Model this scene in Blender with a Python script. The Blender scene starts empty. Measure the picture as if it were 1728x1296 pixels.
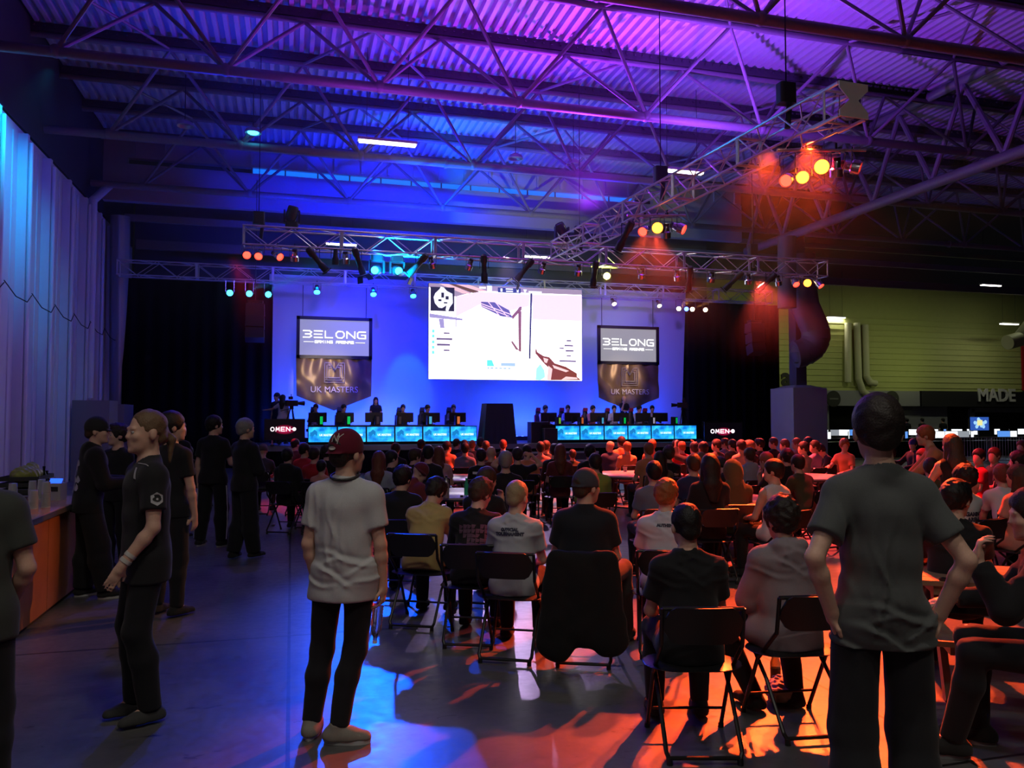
import bpy, bmesh, math, random
import numpy as np
from mathutils import Vector, Matrix, Euler
random.seed(7); rng = np.random.RandomState(5)
scene = bpy.context.scene
COL = scene.collection
PI = math.pi
# ------------------------------------------------------------------ camera
W_, H_, F_ = 1728, 1296, 1340.0
YAW, PITCH, CZ = math.radians(15.5), math.atan2(56, 1340), 1.87
cam = bpy.data.cameras.new('camera'); camo = bpy.data.objects.new('camera', cam); COL.objects.link(camo)
cam.sensor_fit = 'HORIZONTAL'; cam.sensor_width = 36; cam.lens = 36*F_/W_; cam.clip_end = 300
camo.location = (0, 0, CZ); camo.rotation_euler = (PI/2+PITCH, 0, -YAW)
scene.camera = camo
CF = Vector((math.sin(YAW)*math.cos(PITCH), math.cos(YAW)*math.cos(PITCH), math.sin(PITCH)))
CR = Vector((math.cos(YAW), -math.sin(YAW), 0)); CU = CR.cross(CF)
def ray(px, py): return CF + CR*((px-864)/F_) + CU*((648-py)/F_)
def atz(px, py, z):                      # where a sight line meets a level
    d = ray(px, py); t = (z-CZ)/d.z; return Vector((d.x*t, d.y*t, z))
def aty(px, py, y):                      # ... or a plane across the hall
    d = ray(px, py); t = y/d.y; return Vector((d.x*t, y, CZ+d.z*t))
def atd(px, py, D):                      # ... or a camera depth
    d = ray(px, py); return Vector((d.x*D, d.y*D, CZ+d.z*D))
def atx(px, py, x):
    d = ray(px, py); t = x/d.x; return Vector((x, d.y*t, CZ+d.z*t))
# ------------------------------------------------------------------ view, world
vs = scene.view_settings
vs.view_transform = 'Standard'; vs.look = 'None'; vs.gamma = 1; vs.use_curve_mapping = False; vs.exposure = 0.0
scene.display_settings.display_device = 'sRGB'
cy = scene.cycles
cy.use_denoising = True; cy.max_bounces = 6; cy.diffuse_bounces = 2; cy.glossy_bounces = 3; cy.transmission_bounces = 6
cy.volume_bounces = 0; cy.sample_clamp_indirect = 4; cy.sample_clamp_direct = 0; cy.caustics_reflective = False; cy.caustics_refractive = False
w = bpy.data.worlds.new('world'); scene.world = w; w.use_nodes = True
w.node_tree.nodes['Background'].inputs[0].default_value = (.35, .38, .5, 1)
w.node_tree.nodes['Background'].inputs[1].default_value = 0.003
cy.volume_step_rate = 3; cy.volume_max_steps = 24
# ------------------------------------------------------------------ hall and stage lights
def link_light(name, d, loc, target=None):
    o = bpy.data.objects.new(name, d); COL.objects.link(o); o.location = loc
    if target is not None:
        o.rotation_euler = (Vector(target)-Vector(loc)).to_track_quat('-Z', 'Y').to_euler()
    return o
def spot(name, loc, target, color, power, angle=40, blend=.5, size=.08):
    d = bpy.data.lights.new(name, 'SPOT'); d.color = color; d.energy = power
    d.spot_size = math.radians(angle); d.spot_blend = blend; d.shadow_soft_size = size
    return link_light(name, d, loc, target)
def area(name, loc, target, color, power, sx, sy):
    d = bpy.data.lights.new(name, 'AREA'); d.shape = 'RECTANGLE'; d.size = sx; d.size_y = sy
    d.color = color; d.energy = power
    return link_light(name, d, loc, target)
bar_x = atz(53, 1060, 0).x
RED, ORA = (1, .02, .03), (1, .075, .010)
# uplight on the roof deck
spot('uplight_violet', (8.0, 20.6, 7.7), (5.4, 16.6, 12.0), (.32, .022, 1), 4200, 140, .9, .12)
spot('uplight_violet', (2.0, 17.0, 5.0), (3.2, 16.6, 12.0), (.36, .03, 1), 1300, 100, 1, .2)
spot('uplight_blue', (-2.0, 21.8, 7.7), (-1.2, 19, 12.0), (.0, .02, 1), 420, 150, .9, .2)
spot('uplight_blue', (4.0, 24.0, 7.7), (5, 24.6, 12.0), (.0, .01, 1), 1800, 160, .9, .2)
spot('uplight_blue', (10.5, 25.0, 7.7), (10, 25.0, 12.0), (.02, .01, 1), 700, 140, .9, .2)
spot('uplight_violet', (9.6, 17.0, 7.9), (11.6, 17.4, 12.0), (.26, .05, 1), 2300, 140, .9, .08)
# bulkhead behind the roof, blue
spot('bulkhead_wash', (4.2, 26.5, 7.9), (4.6, 30.2, 11.0), (0, .012, 1), 3200, 120, .9, .2)
spot('bulkhead_wash', (0.0, 26.5, 7.6), (0.5, 30.2, 9.8), (0, .01, 1), 1100, 100, 1, .2)
# left wall: cyan head up high, violet wash
spot('wall_cyan', (-5.0, 18.6, 9.3), (-6.5, 20.4, 7.7), (0, .45, 1), 950, 62, 1, .1)
spot('wall_blue', (-4.6, 19.2, 8.8), (-6.5, 22.6, 6.4), (.03, .07, 1), 260, 100, 1, .2)
spot('wall_violet', (-2.6, 17.0, 5.0), (-6.5, 23.0, 4.2), (.30, .15, 1), 150, 110, 1, .4)
# cyclorama behind the players
for i, x in enumerate((0.5, 3.5, 9.0, 13.5)):
    area('cyc_uplight', (x, 30.3, 1.25), (x, 31.5, 3.2), (.015, .06, 1), 190, 2.4, .15)
spot('cyc_top_blue', (2.5, 27.5, 7.8), (3.0, 31.5, 4.2), (.0, .004, 1), 3000, 75, 1, .2)
spot('cyc_top_blue', (8.0, 27.5, 7.8), (8.3, 31.5, 3.0), (.0, .004, 1), 5000, 80, 1, .2)
spot('cyc_violet', (13.0, 25.0, 7.6), (14.0, 31.5, 5.4), (.20, .11, 1), 900, 60, 1, .2)
spot('cyc_violet', (1.0, 24.6, 7.6), (0.3, 31.5, 5.8), (.11, .08, 1), 750, 60, 1, .2)
# warm white key onto the banners and players
spot('banner_key', (1.0, 21.0, 5.9), (1.2, 30.5, 3.5), (1, .78, .52), 2600, 15, .7, .1)
spot('banner_key', (11.0, 21.0, 5.9), (13.2, 30.5, 3.5), (1, .72, .46), 2600, 13, .7, .1)
spot('player_key', (3.5, 21.4, 5.9), (3.2, 28.8, 1.6), (1, .8, .95), 420, 30, .8, .1)
spot('player_key', (11.0, 21.4, 5.9), (12.2, 28.8, 1.6), (1, .72, .75), 480, 28, .8, .1)
# red and orange washes over the audience, from the truss clusters
spot('audience_orange', (8.35, 11.4, 6.5), atz(1370, 1030, 0), ORA, 26000, 34, .25, .10)
spot('audience_orange', (7.9, 11.9, 6.5), atz(1190, 1170, 0), ORA, 21000, 27, .6, .10)
spot('audience_red', (8.7, 11.6, 6.5), atz(1600, 830, .8), RED, 5200, 56, .6, .10)
spot('audience_red', (7.9, 16.7, 6.2), atz(960, 770, 1.0), (1, .085, .035), 14000, 52, .6, .10)
spot('audience_red', (8.1, 16.9, 6.2), atz(1230, 775, 1.0), (1, .075, .04), 15000, 52, .6, .10)
spot('audience_red', (14.2, 22.0, 6.2), atz(1380, 765, 1.0), (1, .07, .05), 11000, 52, .6, .10)
spot('audience_red', (-1.6, 22.2, 6.2), atz(545, 770, 1.0), (1, .02, .04), 3400, 34, .8, .10)
spot('bar_warm', (8.2, 11.6, 6.5), (bar_x, 7.6, .5), (1, .34, .10), 3200, 13, .6, .10)
# blue pool on the open floor, violet sheen further on
spot('floor_blue', (2.2, 22.0, 6.6), atz(672, 1110, 0), (.0, .07, 1), 8500, 15, 1, .10)
spot('floor_blue', (-0.8, 15.0, 9.2), atz(520, 1060, 0), (.01, .025, 1), 1000, 50, 1, .2)
spot('floor_lilac', (6.0, 22.3, 6.6), atz(900, 940, 0), (.75, .50, 1), 3000, 22, .8, .10)
# far aisle lamps over the gaming desks on the right
for (x, y) in ((27, 37), (34, 36), (42, 36)):
    area('aisle_tube', (x, y, 8.4), (x, y+3, 0), (.95, 1, .62), 60, 1.6, .3)
spot('aisle_glow', (26.0, 36.5, 4.4), (27.5, 42, 6.0), (.9, 1, .35), 80, 120, 1, .3)
spot('aisle_glow', (38.0, 38.0, 4.4), (36.5, 42, 6.0), (.9, 1, .35), 70, 120, 1, .3)
# narrow beams that show in the haze: the rear lamps throw up and out over the audience
def beam_px(px, py, y): return aty(px, py, y)
for (x0_, y0_, x1_, y1_, p_) in ((453, 491, 560, 436, 2600), (421, 490, 520, 452, 1500), (636, 466, 668, 425, 900), (676, 466, 720, 436, 900)):
    near_ = 21.6 if x0_ > 600 else 29.3
    spot('beam_cyan', beam_px(x0_, y0_, near_), beam_px(x1_, y1_, near_-4 if near_ > 25 else 22.8), (0, .38, 1), p_*2, 11 if near_ > 25 else 60, .5, .03)
spot('beam_blue', beam_px(535, 470, 29.5), beam_px(533, 600, 31.0), (0, .10, 1), 2200, 22, .6, .03)
spot('beam_blue', beam_px(630, 475, 29.5), beam_px(628, 600, 31.0), (0, .10, 1), 2200, 22, .6, .03)
spot('beam_blue', beam_px(697, 494, 29.0), beam_px(690, 620, 31.0), (0, .04, 1), 2500, 30, .6, .03)
for (x0_, y0_, x1_, y1_) in ((1146, 520, 1186, 488), (1169, 521, 1262, 480), (1191, 522, 1300, 484)):
    spot('beam_orange', beam_px(x0_, y0_, 29.3), beam_px(x1_, y1_, 24.5), (1, .42, .10), 5200, 8, .4, .03)
spot('beam_yellow', beam_px(1023, 476, 21.6), beam_px(1005, 455, 23.5), (.9, 1, .1), 700, 60, .5, .03)
# ------------------------------------------------------------------ materials
MATS = {}
def _bsdf(m): return m.node_tree.nodes['Principled BSDF']
def mat(name, col=(.5, .5, .5), rough=.6, metal=0., emit=None, es=1., bump=0., bscale=40., var=0., trans=0., alpha=1., spec=None, sheen=0.):
    if name in MATS: return MATS[name]
    m = bpy.data.materials.new(name); m.use_nodes = True; nt = m.node_tree; b = _bsdf(m)
    b.inputs['Base Color'].default_value = (*col, 1); b.inputs['Roughness'].default_value = rough; b.inputs['Metallic'].default_value = metal
    if emit: b.inputs['Emission Color'].default_value = (*emit, 1); b.inputs['Emission Strength'].default_value = es
    if trans: b.inputs['Transmission Weight'].default_value = trans; b.inputs['IOR'].default_value = 1.3
    if alpha < 1: b.inputs['Alpha'].default_value = alpha
    if spec is not None: b.inputs['Specular IOR Level'].default_value = spec
    if sheen: b.inputs['Sheen Weight'].default_value = sheen
    if bump or var:
        tc = nt.nodes.new('ShaderNodeTexCoord'); n = nt.nodes.new('ShaderNodeTexNoise'); n.inputs['Scale'].default_value = bscale
        n.inputs['Detail'].default_value = 4; nt.links.new(tc.outputs['Object'], n.inputs['Vector'])
        if bump:
            bp = nt.nodes.new('ShaderNodeBump'); bp.inputs['Strength'].default_value = bump; bp.inputs['Distance'].default_value = .02
            nt.links.new(n.outputs['Fac'], bp.inputs['Height']); nt.links.new(bp.outputs['Normal'], b.inputs['Normal'])
        if var:
            mx = nt.nodes.new('ShaderNodeMix'); mx.data_type = 'RGBA'
            mx.inputs['A'].default_value = (*[c*(1-var) for c in col], 1); mx.inputs['B'].default_value = (*[min(1, c*(1+var)) for c in col], 1)
            nt.links.new(n.outputs['Fac'], mx.inputs['Factor']); nt.links.new(mx.outputs['Result'], b.inputs['Base Color'])
    MATS[name] = m
    return m
def cloth(name, col, rough=.85): return mat('cloth_'+name, col, rough, bump=.05, bscale=160, var=.10, sheen=.1, spec=.2)
SKIN = mat('skin', (.58, .35, .26), .5, bump=.05, bscale=120, var=.08, spec=.3)
SKIND = mat('skin_deep', (.22, .11, .07), .5, bump=.05, bscale=120, var=.08, spec=.3)
HAIRC = {'black': (.006, .005, .005), 'dark': (.016, .010, .008), 'brown': (.05, .028, .015), 'light': (.14, .085, .045), 'blond': (.34, .24, .13),
         'ginger': (.26, .085, .025), 'auburn': (.13, .035, .018), 'grey': (.22, .21, .2)}
def hairm(k):
    return mat('hair_'+k, HAIRC[k], .55, bump=.3, bscale=120, var=.35, spec=.35)
BLK = mat('black_plastic', (.012, .012, .013), .45); BLKM = mat('black_metal', (.015, .015, .016), .35, .3)
ALU = mat('truss_aluminium', (.68, .68, .70), .36, .5, bump=.05, bscale=30, var=.1)
STEEL = mat('painted_roof_steel', (.20, .20, .20), .5, .1, bump=.05, bscale=15, var=.15)
CHROME = mat('polished_can', (.6, .6, .6), .22, 1.)
RUB = mat('rubber', (.02, .02, .02), .8)
# ------------------------------------------------------------------ object helpers
def tag(o, label=None, cat=None, group=None, kind=None):
    if label: o['label'] = label
    if cat: o['category'] = cat
    if group: o['group'] = group
    if kind: o['kind'] = kind
    return o
def newobj(name, data, m=None, parent=None, loc=None, rot=None):
    o = bpy.data.objects.new(name, data); COL.objects.link(o)
    if parent is not None: o.parent = parent
    if loc is not None: o.location = loc
    if rot is not None: o.rotation_euler = rot
    if m is not None and data is not None: data.materials.clear() if hasattr(data, 'materials') else None; data.materials.append(m)
    return o
def thing(name, label, cat, loc=(0, 0, 0), rz=0, group=None, kind=None):
    o = bpy.data.objects.new(name, None); COL.objects.link(o); o.empty_display_size = .1
    o.location = loc; o.rotation_euler = (0, 0, rz)
    return tag(o, label, cat, group, kind)
def copy_tree(o, parent=None):
    c = o.copy(); COL.objects.link(c); c.parent = parent
    for ch in o.children: copy_tree(ch, c)
    return c
class MB:
    def __init__(s): s.v = []; s.f = []
    def add(s, vs, fs):
        n = len(s.v); s.v += [tuple(v) for v in vs]; s.f += [tuple(i+n for i in f) for f in fs]; return s
    def box(s, c, d, R=None, taper=1.):
        hx, hy, hz = d[0]/2, d[1]/2, d[2]/2; vs = []
        for z in (-1, 1):
            t = taper if z > 0 else 1.
            for (x, y) in ((-1, -1), (1, -1), (1, 1), (-1, 1)):
                v = Vector((x*hx*t, y*hy*t, z*hz))
                if R is not None: v = R @ v
                vs.append(v+Vector(c))
        return s.add(vs, [(3, 2, 1, 0), (4, 5, 6, 7), (0, 1, 5, 4), (1, 2, 6, 5), (2, 3, 7, 6), (3, 0, 4, 7)])
    def rbox(s, c, d, r, R=None, n=3):          # box with rounded vertical edges
        pts = []
        for (sx, sy, a0) in ((1, 1, 0), (-1, 1, 90), (-1, -1, 180), (1, -1, 270)):
            for k in range(n+1):
                a = math.radians(a0+90*k/n); pts.append((sx*(d[0]/2-r)+r*math.cos(a), sy*(d[1]/2-r)+r*math.sin(a)))
        return s.prism(pts, -d[2]/2, d[2]/2, c, R)
    def prism(s, pts, z0, z1, c=(0, 0, 0), R=None):
        n = len(pts); vs = []
        for z in (z0, z1):
            for p in pts:
                v = Vector((p[0], p[1], z))
                if R is not None: v = R @ v
                vs.append(v+Vector(c))
        fs = [tuple(range(n))[::-1], tuple(range(n, 2*n))]+[(i, (i+1) % n, n+(i+1) % n, n+i) for i in range(n)]
        return s.add(vs, fs)
    def tube(s, a, b, r, n=8, r2=None, cap=True):
        a = Vector(a); b = Vector(b); d = b-a
        if d.length < 1e-6: return s
        q = d.to_track_quat('Z', 'Y'); r2 = r if r2 is None else r2; vs = []
        for (p, rr) in ((a, r), (b, r2)):
            for k in range(n):
                t = 2*PI*k/n; vs.append(p+q @ Vector((math.cos(t)*rr, math.sin(t)*rr, 0)))
        fs = [(i, (i+1) % n, n+(i+1) % n, n+i) for i in range(n)]
        if cap: fs += [tuple(range(n))[::-1], tuple(range(n, 2*n))]
        return s.add(vs, fs)
    def path(s, pts, r, n=8):
        for i in range(len(pts)-1): s.tube(pts[i], pts[i+1], r, n)
        for p in pts[1:-1]: s.ball(p, r*1.01, n, 4)
        return s
    def ball(s, c, r, n=10, m=6):
        if not hasattr(r, '__len__'): r = (r, r, r)
        vs = [(c[0], c[1], c[2]-r[2])]
        for j in range(1, m):
            ph = -PI/2+PI*j/m
            for k in range(n):
                t = 2*PI*k/n; vs.append((c[0]+r[0]*math.cos(ph)*math.cos(t), c[1]+r[1]*math.cos(ph)*math.sin(t), c[2]+r[2]*math.sin(ph)))
        vs.append((c[0], c[1], c[2]+r[2])); L = len(vs)-1; fs = []
        for k in range(n):
            fs.append((0, 1+(k+1) % n, 1+k)); fs.append((L, L-n+k, L-n+(k+1) % n))
            for j in range(m-2): a = 1+j*n; fs.append((a+k, a+(k+1) % n, a+n+(k+1) % n, a+n+k))
        return s.add(vs, fs)
    def lathe(s, prof, c=(0, 0, 0), n=20, R=None):
        vs = []; fs = []
        for (r, z) in prof:
            for k in range(n):
                t = 2*PI*k/n; v = Vector((r*math.cos(t), r*math.sin(t), z))
                if R is not None: v = R @ v
                vs.append(v+Vector(c))
        for j in range(len(prof)-1):
            for k in range(n): fs.append((j*n+k, j*n+(k+1) % n, (j+1)*n+(k+1) % n, (j+1)*n+k))
        if prof[0][0] > 1e-5: fs.append(tuple(range(n))[::-1])
        if prof[-1][0] > 1e-5: fs.append(tuple(range((len(prof)-1)*n, len(prof)*n)))
        return s.add(vs, fs)
    def mesh(s, name, smooth=False):
        me = bpy.data.meshes.new(name); me.from_pydata([tuple(v) for v in s.v], [], s.f); me.update()
        if smooth:
            me.polygons.foreach_set('use_smooth', [True]*len(me.polygons))
            try: me.set_sharp_from_angle(angle=math.radians(40))
            except Exception: pass
        return me
    def build(s, name, m, parent=None, smooth=False, loc=None, rot=None):
        return newobj(name, s.mesh(name, smooth), m, parent, loc, rot)
def text(name, s, size, m, parent, loc, rot=(PI/2, 0, 0), ext=.004, align='CENTER', sx=1.0, bold=0.):
    c = bpy.data.curves.new(name, 'FONT'); c.body = s; c.size = size; c.extrude = ext; c.align_x = align; c.align_y = 'CENTER'; c.offset = bold
    c.resolution_u = 3
    tmp = bpy.data.objects.new('tmp', c); me = bpy.data.meshes.new_from_object(tmp); me.name = name; bpy.data.objects.remove(tmp); bpy.data.curves.remove(c)
    o = newobj(name, me, m, parent, loc, rot); o.scale = (sx, 1, 1); return o
def strokes(mb, lines, w, sc, org, t=.006):      # lettering laid out in the XZ plane, facing -Y
    for ln in lines:
        for (a, b) in zip(ln[:-1], ln[1:]):
            p = Vector((org[0]+a[0]*sc, org[1], org[2]+a[1]*sc)); q = Vector((org[0]+b[0]*sc, org[1], org[2]+b[1]*sc))
            d = (q-p); L = d.length; u = d/L; n = Vector((-u.z, 0, u.x)); e = u*w*.42
            vs = [p-e-n*w/2, q+e-n*w/2, q+e+n*w/2, p-e+n*w/2]
            mb.add([v+Vector((0, -t, 0)) for v in vs]+[v for v in vs], [(0, 1, 2, 3), (7, 6, 5, 4), (0, 4, 5, 1), (1, 5, 6, 2), (2, 6, 7, 3), (3, 7, 4, 0)])
# ------------------------------------------------------------------ smooth bodies: union of tapered limbs on a grid, surfaced
class SDF:
    def __init__(s, h): s.h = h; s.pr = []; s.cuts = []; s.noise = None
    def cap(s, a, b, ra, rb, k=.02, u=None, f=1., sub=False, flat=False):
        s.pr.append(('c', np.array(a, float), np.array(b, float), ra, rb, k, None if u is None else np.array(u, float), f, sub, flat)); return s
    def ell(s, c, r, R=None, k=.015, sub=False):
        s.pr.append(('e', np.array(c, float), np.array(r, float), None if R is None else np.array(R), None, k, None, 1, sub, False)); return s
    def plane(s, p, n): s.cuts.append((np.array(p, float), np.array(n, float)/np.linalg.norm(n))); return s
    def bounds(s):
        lo = np.full(3, 1e9); hi = -lo
        for q in s.pr:
            if q[8]: continue
            if q[0] == 'c': m = max(q[3], q[4])*max(1, q[7]); lo = np.minimum(lo, np.minimum(q[1], q[2])-m); hi = np.maximum(hi, np.maximum(q[1], q[2])+m)
            else: m = q[2].max(); lo = np.minimum(lo, q[1]-m); hi = np.maximum(hi, q[1]+m)
        return lo-s.h*3, hi+s.h*3
    def grid(s):
        lo, hi = s.bounds(); h = s.h; n = np.ceil((hi-lo)/h).astype(int)+1
        D = np.full(n, .2, np.float32); ax = [lo[i]+h*np.arange(n[i]) for i in range(3)]
        for q in s.pr:
            k = q[5]; mg = k+3*h+.02
            if q[0] == 'c': m = max(q[3], q[4])*max(1, q[7]); a = np.minimum(q[1], q[2])-m-mg; b = np.maximum(q[1], q[2])+m+mg
            else: m = q[2].max() if q[3] is not None else q[2]; a = q[1]-m-mg; b = q[1]+m+mg
            i0 = np.maximum(0, ((a-lo)/h).astype(int)); i1 = np.minimum(n, ((b-lo)/h).astype(int)+2)
            if (i1 <= i0).any(): continue
            sl = tuple(slice(i0[i], i1[i]) for i in range(3))
            X, Y, Z = np.meshgrid(*[ax[i][sl[i]] for i in range(3)], indexing='ij')
            P = np.stack([X, Y, Z], -1)
            if q[0] == 'c':
                pa = P-q[1]; ba = q[2]-q[1]; fl = (P-q[2]) @ (ba/max(np.linalg.norm(ba), 1e-6)) if q[9] else None
                if q[6] is not None:
                    u = q[6]; pa = pa+(pa @ u)[..., None]*u*(1/q[7]-1); ba = ba+(ba @ u)*u*(1/q[7]-1)
                t = np.clip((pa @ ba)/max(ba @ ba, 1e-9), 0, 1)
                d = np.linalg.norm(pa-t[..., None]*ba, axis=-1)-(q[3]+(q[4]-q[3])*t)
                if fl is not None: d = np.maximum(d, fl)
            else:
                p = P-q[1]
                if q[3] is not None: p = p @ q[3]
                r = q[2]; k0 = np.linalg.norm(p/r, axis=-1); k1 = np.linalg.norm(p/(r*r), axis=-1)
                d = k0*(k0-1)/np.maximum(k1, 1e-6)
            E = D[sl]
            if q[8]:
                d = -d; hh = np.clip(.5-.5*(E-d)/k, 0, 1); D[sl] = E+(d-E)*hh+k*hh*(1-hh)
            else:
                hh = np.clip(.5+.5*(E-d)/k, 0, 1); D[sl] = E+(d-E)*hh-k*hh*(1-hh)
        if s.cuts or s.noise:
            X, Y, Z = np.meshgrid(*ax, indexing='ij')
            if s.noise: D = D+s.noise(X, Y, Z).astype(np.float32)
            for (p, nn) in s.cuts: D = np.maximum(D, (X-p[0])*nn[0]+(Y-p[1])*nn[1]+(Z-p[2])*nn[2])
        D[0] = D[-1] = .1; D[:, 0] = D[:, -1] = .1; D[:, :, 0] = D[:, :, -1] = .1
        return D, lo
    def mesh(s, name, relax=1):
        D, lo = s.grid(); S = D < 0; h = s.h
        n = np.array(D.shape)-1; cnt = np.zeros(n, np.int8); acc = np.zeros((*n, 3), np.float32); w8 = np.zeros(n, np.float32)
        sl = lambda o, L: slice(o, o+L)
        for dx in (0, 1):
            for dy in (0, 1):
                for dz in (0, 1): cnt += S[sl(dx, n[0]), sl(dy, n[1]), sl(dz, n[2])]
        act = (cnt > 0) & (cnt < 8); idx = np.full(n, -1, np.int64); idx[act] = np.arange(act.sum())
        quads = []
        for a in range(3):
            A = [slice(None)]*3; B = [slice(None)]*3; A[a] = slice(0, -1); B[a] = slice(1, None)
            d0 = D[tuple(A)]; d1 = D[tuple(B)]; cr = (d0 < 0) != (d1 < 0)
            t = np.where(cr, d0/np.where(cr, d0-d1, 1), 0).astype(np.float32)
            b, c = [(1, 2), (2, 0), (0, 1)][a]
            for ob in (0, 1):
                for oc in (0, 1):
                    q = [None]*3; q[a] = slice(0, n[a]); q[b] = sl(ob, n[b]); q[c] = sl(oc, n[c]); q = tuple(q)
                    w_ = cr[q].astype(np.float32); w8 += w_; acc[..., a] += t[q]*w_; acc[..., b] += ob*w_; acc[..., c] += oc*w_
            I = np.argwhere(cr); ok = (I[:, b] > 0) & (I[:, c] > 0) & (I[:, b] < n[b]) & (I[:, c] < n[c]); I = I[ok]
            sg = d0[tuple(I.T)] < 0
            def cell(ob, oc):
                J = I.copy(); J[:, b] -= ob; J[:, c] -= oc; return idx[tuple(J.T)]
            Q = np.stack([cell(1, 1), cell(0, 1), cell(0, 0), cell(1, 0)], 1)
            Q[~sg] = Q[~sg][:, ::-1]; quads.append(Q)
        Q = np.concatenate(quads); C = np.argwhere(act)
        V = (C+acc[act]/np.maximum(w8[act], 1)[:, None])*h+lo
        for _ in range(relax):
            sm = np.zeros_like(V); ct = np.zeros(len(V))
            for i in range(4):
                for j in (1, 3): np.add.at(sm, Q[:, i], V[Q[:, (i+j) % 4]]); np.add.at(ct, Q[:, i], 1)
            V = V*.5+.5*sm/np.maximum(ct, 1)[:, None]
        me = bpy.data.meshes.new(name)
        me.vertices.add(len(V)); me.vertices.foreach_set('co', V.astype(np.float32).ravel())
        me.loops.add(len(Q)*4); me.loops.foreach_set('vertex_index', Q.astype(np.int32).ravel())
        me.polygons.add(len(Q)); me.polygons.foreach_set('loop_start', np.arange(0, len(Q)*4, 4, dtype=np.int32))
        me.polygons.foreach_set('use_smooth', np.ones(len(Q), bool))
        me.update(calc_edges=True); me.validate()
        return me
# ------------------------------------------------------------------ people
V = lambda *a: Vector(a)
def nrm(t): v = Vector(t); return v.normalized()
ARMS = {   # per side sx (-1 left, +1 right): (upper arm direction, forearm direction, hand direction, palm normal, curl)
 'down': lambda s: ((s*.16, -.02, -1), (s*.06, .14, -1), (0, .12, -1), (-s, 0, 0), .5),
 'lap': lambda s: ((s*.22, .35, -1), (-s*.35, .95, -.12), (-s*.5, .8, -.1), (0, 0, -1), .5),
 'knee': lambda s: ((s*.12, .75, -.8), (-s*.10, .75, -.55), (-s*.3, .7, -.6), (0, -.4, -1), .6),
 'table': lambda s: ((s*.25, .75, -.75), (-s*.35, 1, .15), (-s*.4, .9, 0), (0, 0, -1), .5),
 'fold': lambda s: ((s*.25, .25, -1), (-s*.95, .5, .15), (-s, .2, .1), (0, -1, 0), .4),
 'chin': lambda s: ((s*.2, .8, -.75), (-s*.25, .1, 1), (-s*.1, -.2, 1), (0, -1, 0), 1.1),
 'head': lambda s: ((s*.9, .35, .35), (-s*.7, -.1, .75), (-s*1, -.3, .1), (0, -1, 0), .4),
 'raise': lambda s: ((s*.3, .8, .2), (-s*.15, .5, .9), (-s*.1, .3, 1), (-s, 0, 0), .8),
 'hip': lambda s: ((s*.75, -.40, -.95), (-s*.48, .42, -.85), (-s*.3, .5, -.85), (-s*.7, -.3, 0), .35),
 'reach': lambda s: ((s*.5, .8, -.35), (s*.25, 1, .05), (s*.2, 1, 0), (0, 0, -1), .4),
}
def skel(H=1.75, seated=False, lean=0., side=0., twist=0., hy=0., hp=0., aL='down', aR='down', legs=None, girth=1., sh=1., rooted=(0, 0)):
    k = H/1.75; girth *= .93; sh *= .955; a = math.radians(lean); b = math.radians(side)
    u = nrm((math.sin(b), math.sin(a), math.cos(a)*math.cos(b)))
    tw = Matrix.Rotation(math.radians(twist), 3, 'Z'); r = tw @ V(1, 0, 0); r = (r-u*r.dot(u)).normalized(); f = u.cross(r)
    P0 = V(rooted[0], rooted[1], .545 if seated else .95*k)
    if seated: P0.z = .545
    j = dict(k=k, hk=k*1.07, u=u, r=r, f=f, P=P0, g=girth, seated=seated)
    j['N'] = P0+u*.50*k-f*.01
    for s, nm, arm in ((-1, 'L', aL), (1, 'R', aR)):
        S = P0+u*.438*k+r*s*.163*k*sh; j['S'+nm] = S
        sp = ARMS[arm](s) if isinstance(arm, str) else arm
        M = Matrix((r, f, V(0, 0, 1))).transposed()
        d1, d2, d3, pn = [(M @ V(*q)).normalized() for q in sp[:4]]
        E = S+d1*.285*k; Wr = E+d2*.245*k; j['E'+nm] = E; j['W'+nm] = Wr
        pn = (pn-d3*pn.dot(d3)).normalized(); j['H'+nm] = (d3, pn, sp[4])
        if seated:
            df = ((s*.085, 0, -.01), (s*.14, .43*k, .0), (s*.14, .40*k, None), (s*.04, 1))
        else: df = ((s*.095*k, 0, -.03*k), (s*.11*k, .02, -.46*k), (s*.12*k, -.02, None), (s*.2, 1))
        lg = (legs or {}).get(nm, df); lg = tuple(lg[i] if lg[i] is not None else df[i] for i in range(4))
        j['h'+nm] = P0+V(*lg[0]); j['K'+nm] = P0+V(*lg[1])
        an = lg[2]; j['A'+nm] = V(P0.x+an[0], P0.y+an[1], .085 if an[2] is None else an[2])
        j['T'+nm] = nrm((lg[3][0], lg[3][1], 0))
    Rh = Matrix.Rotation(math.radians(hy+twist*.5), 3, 'Z') @ Matrix.Rotation(math.radians(-hp-lean*.3), 3, 'X')
    j['Rh'] = Rh; j['C'] = j['N']+u*.075*k+Rh @ V(0, .018, .105)*k*1.05
    return j
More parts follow.
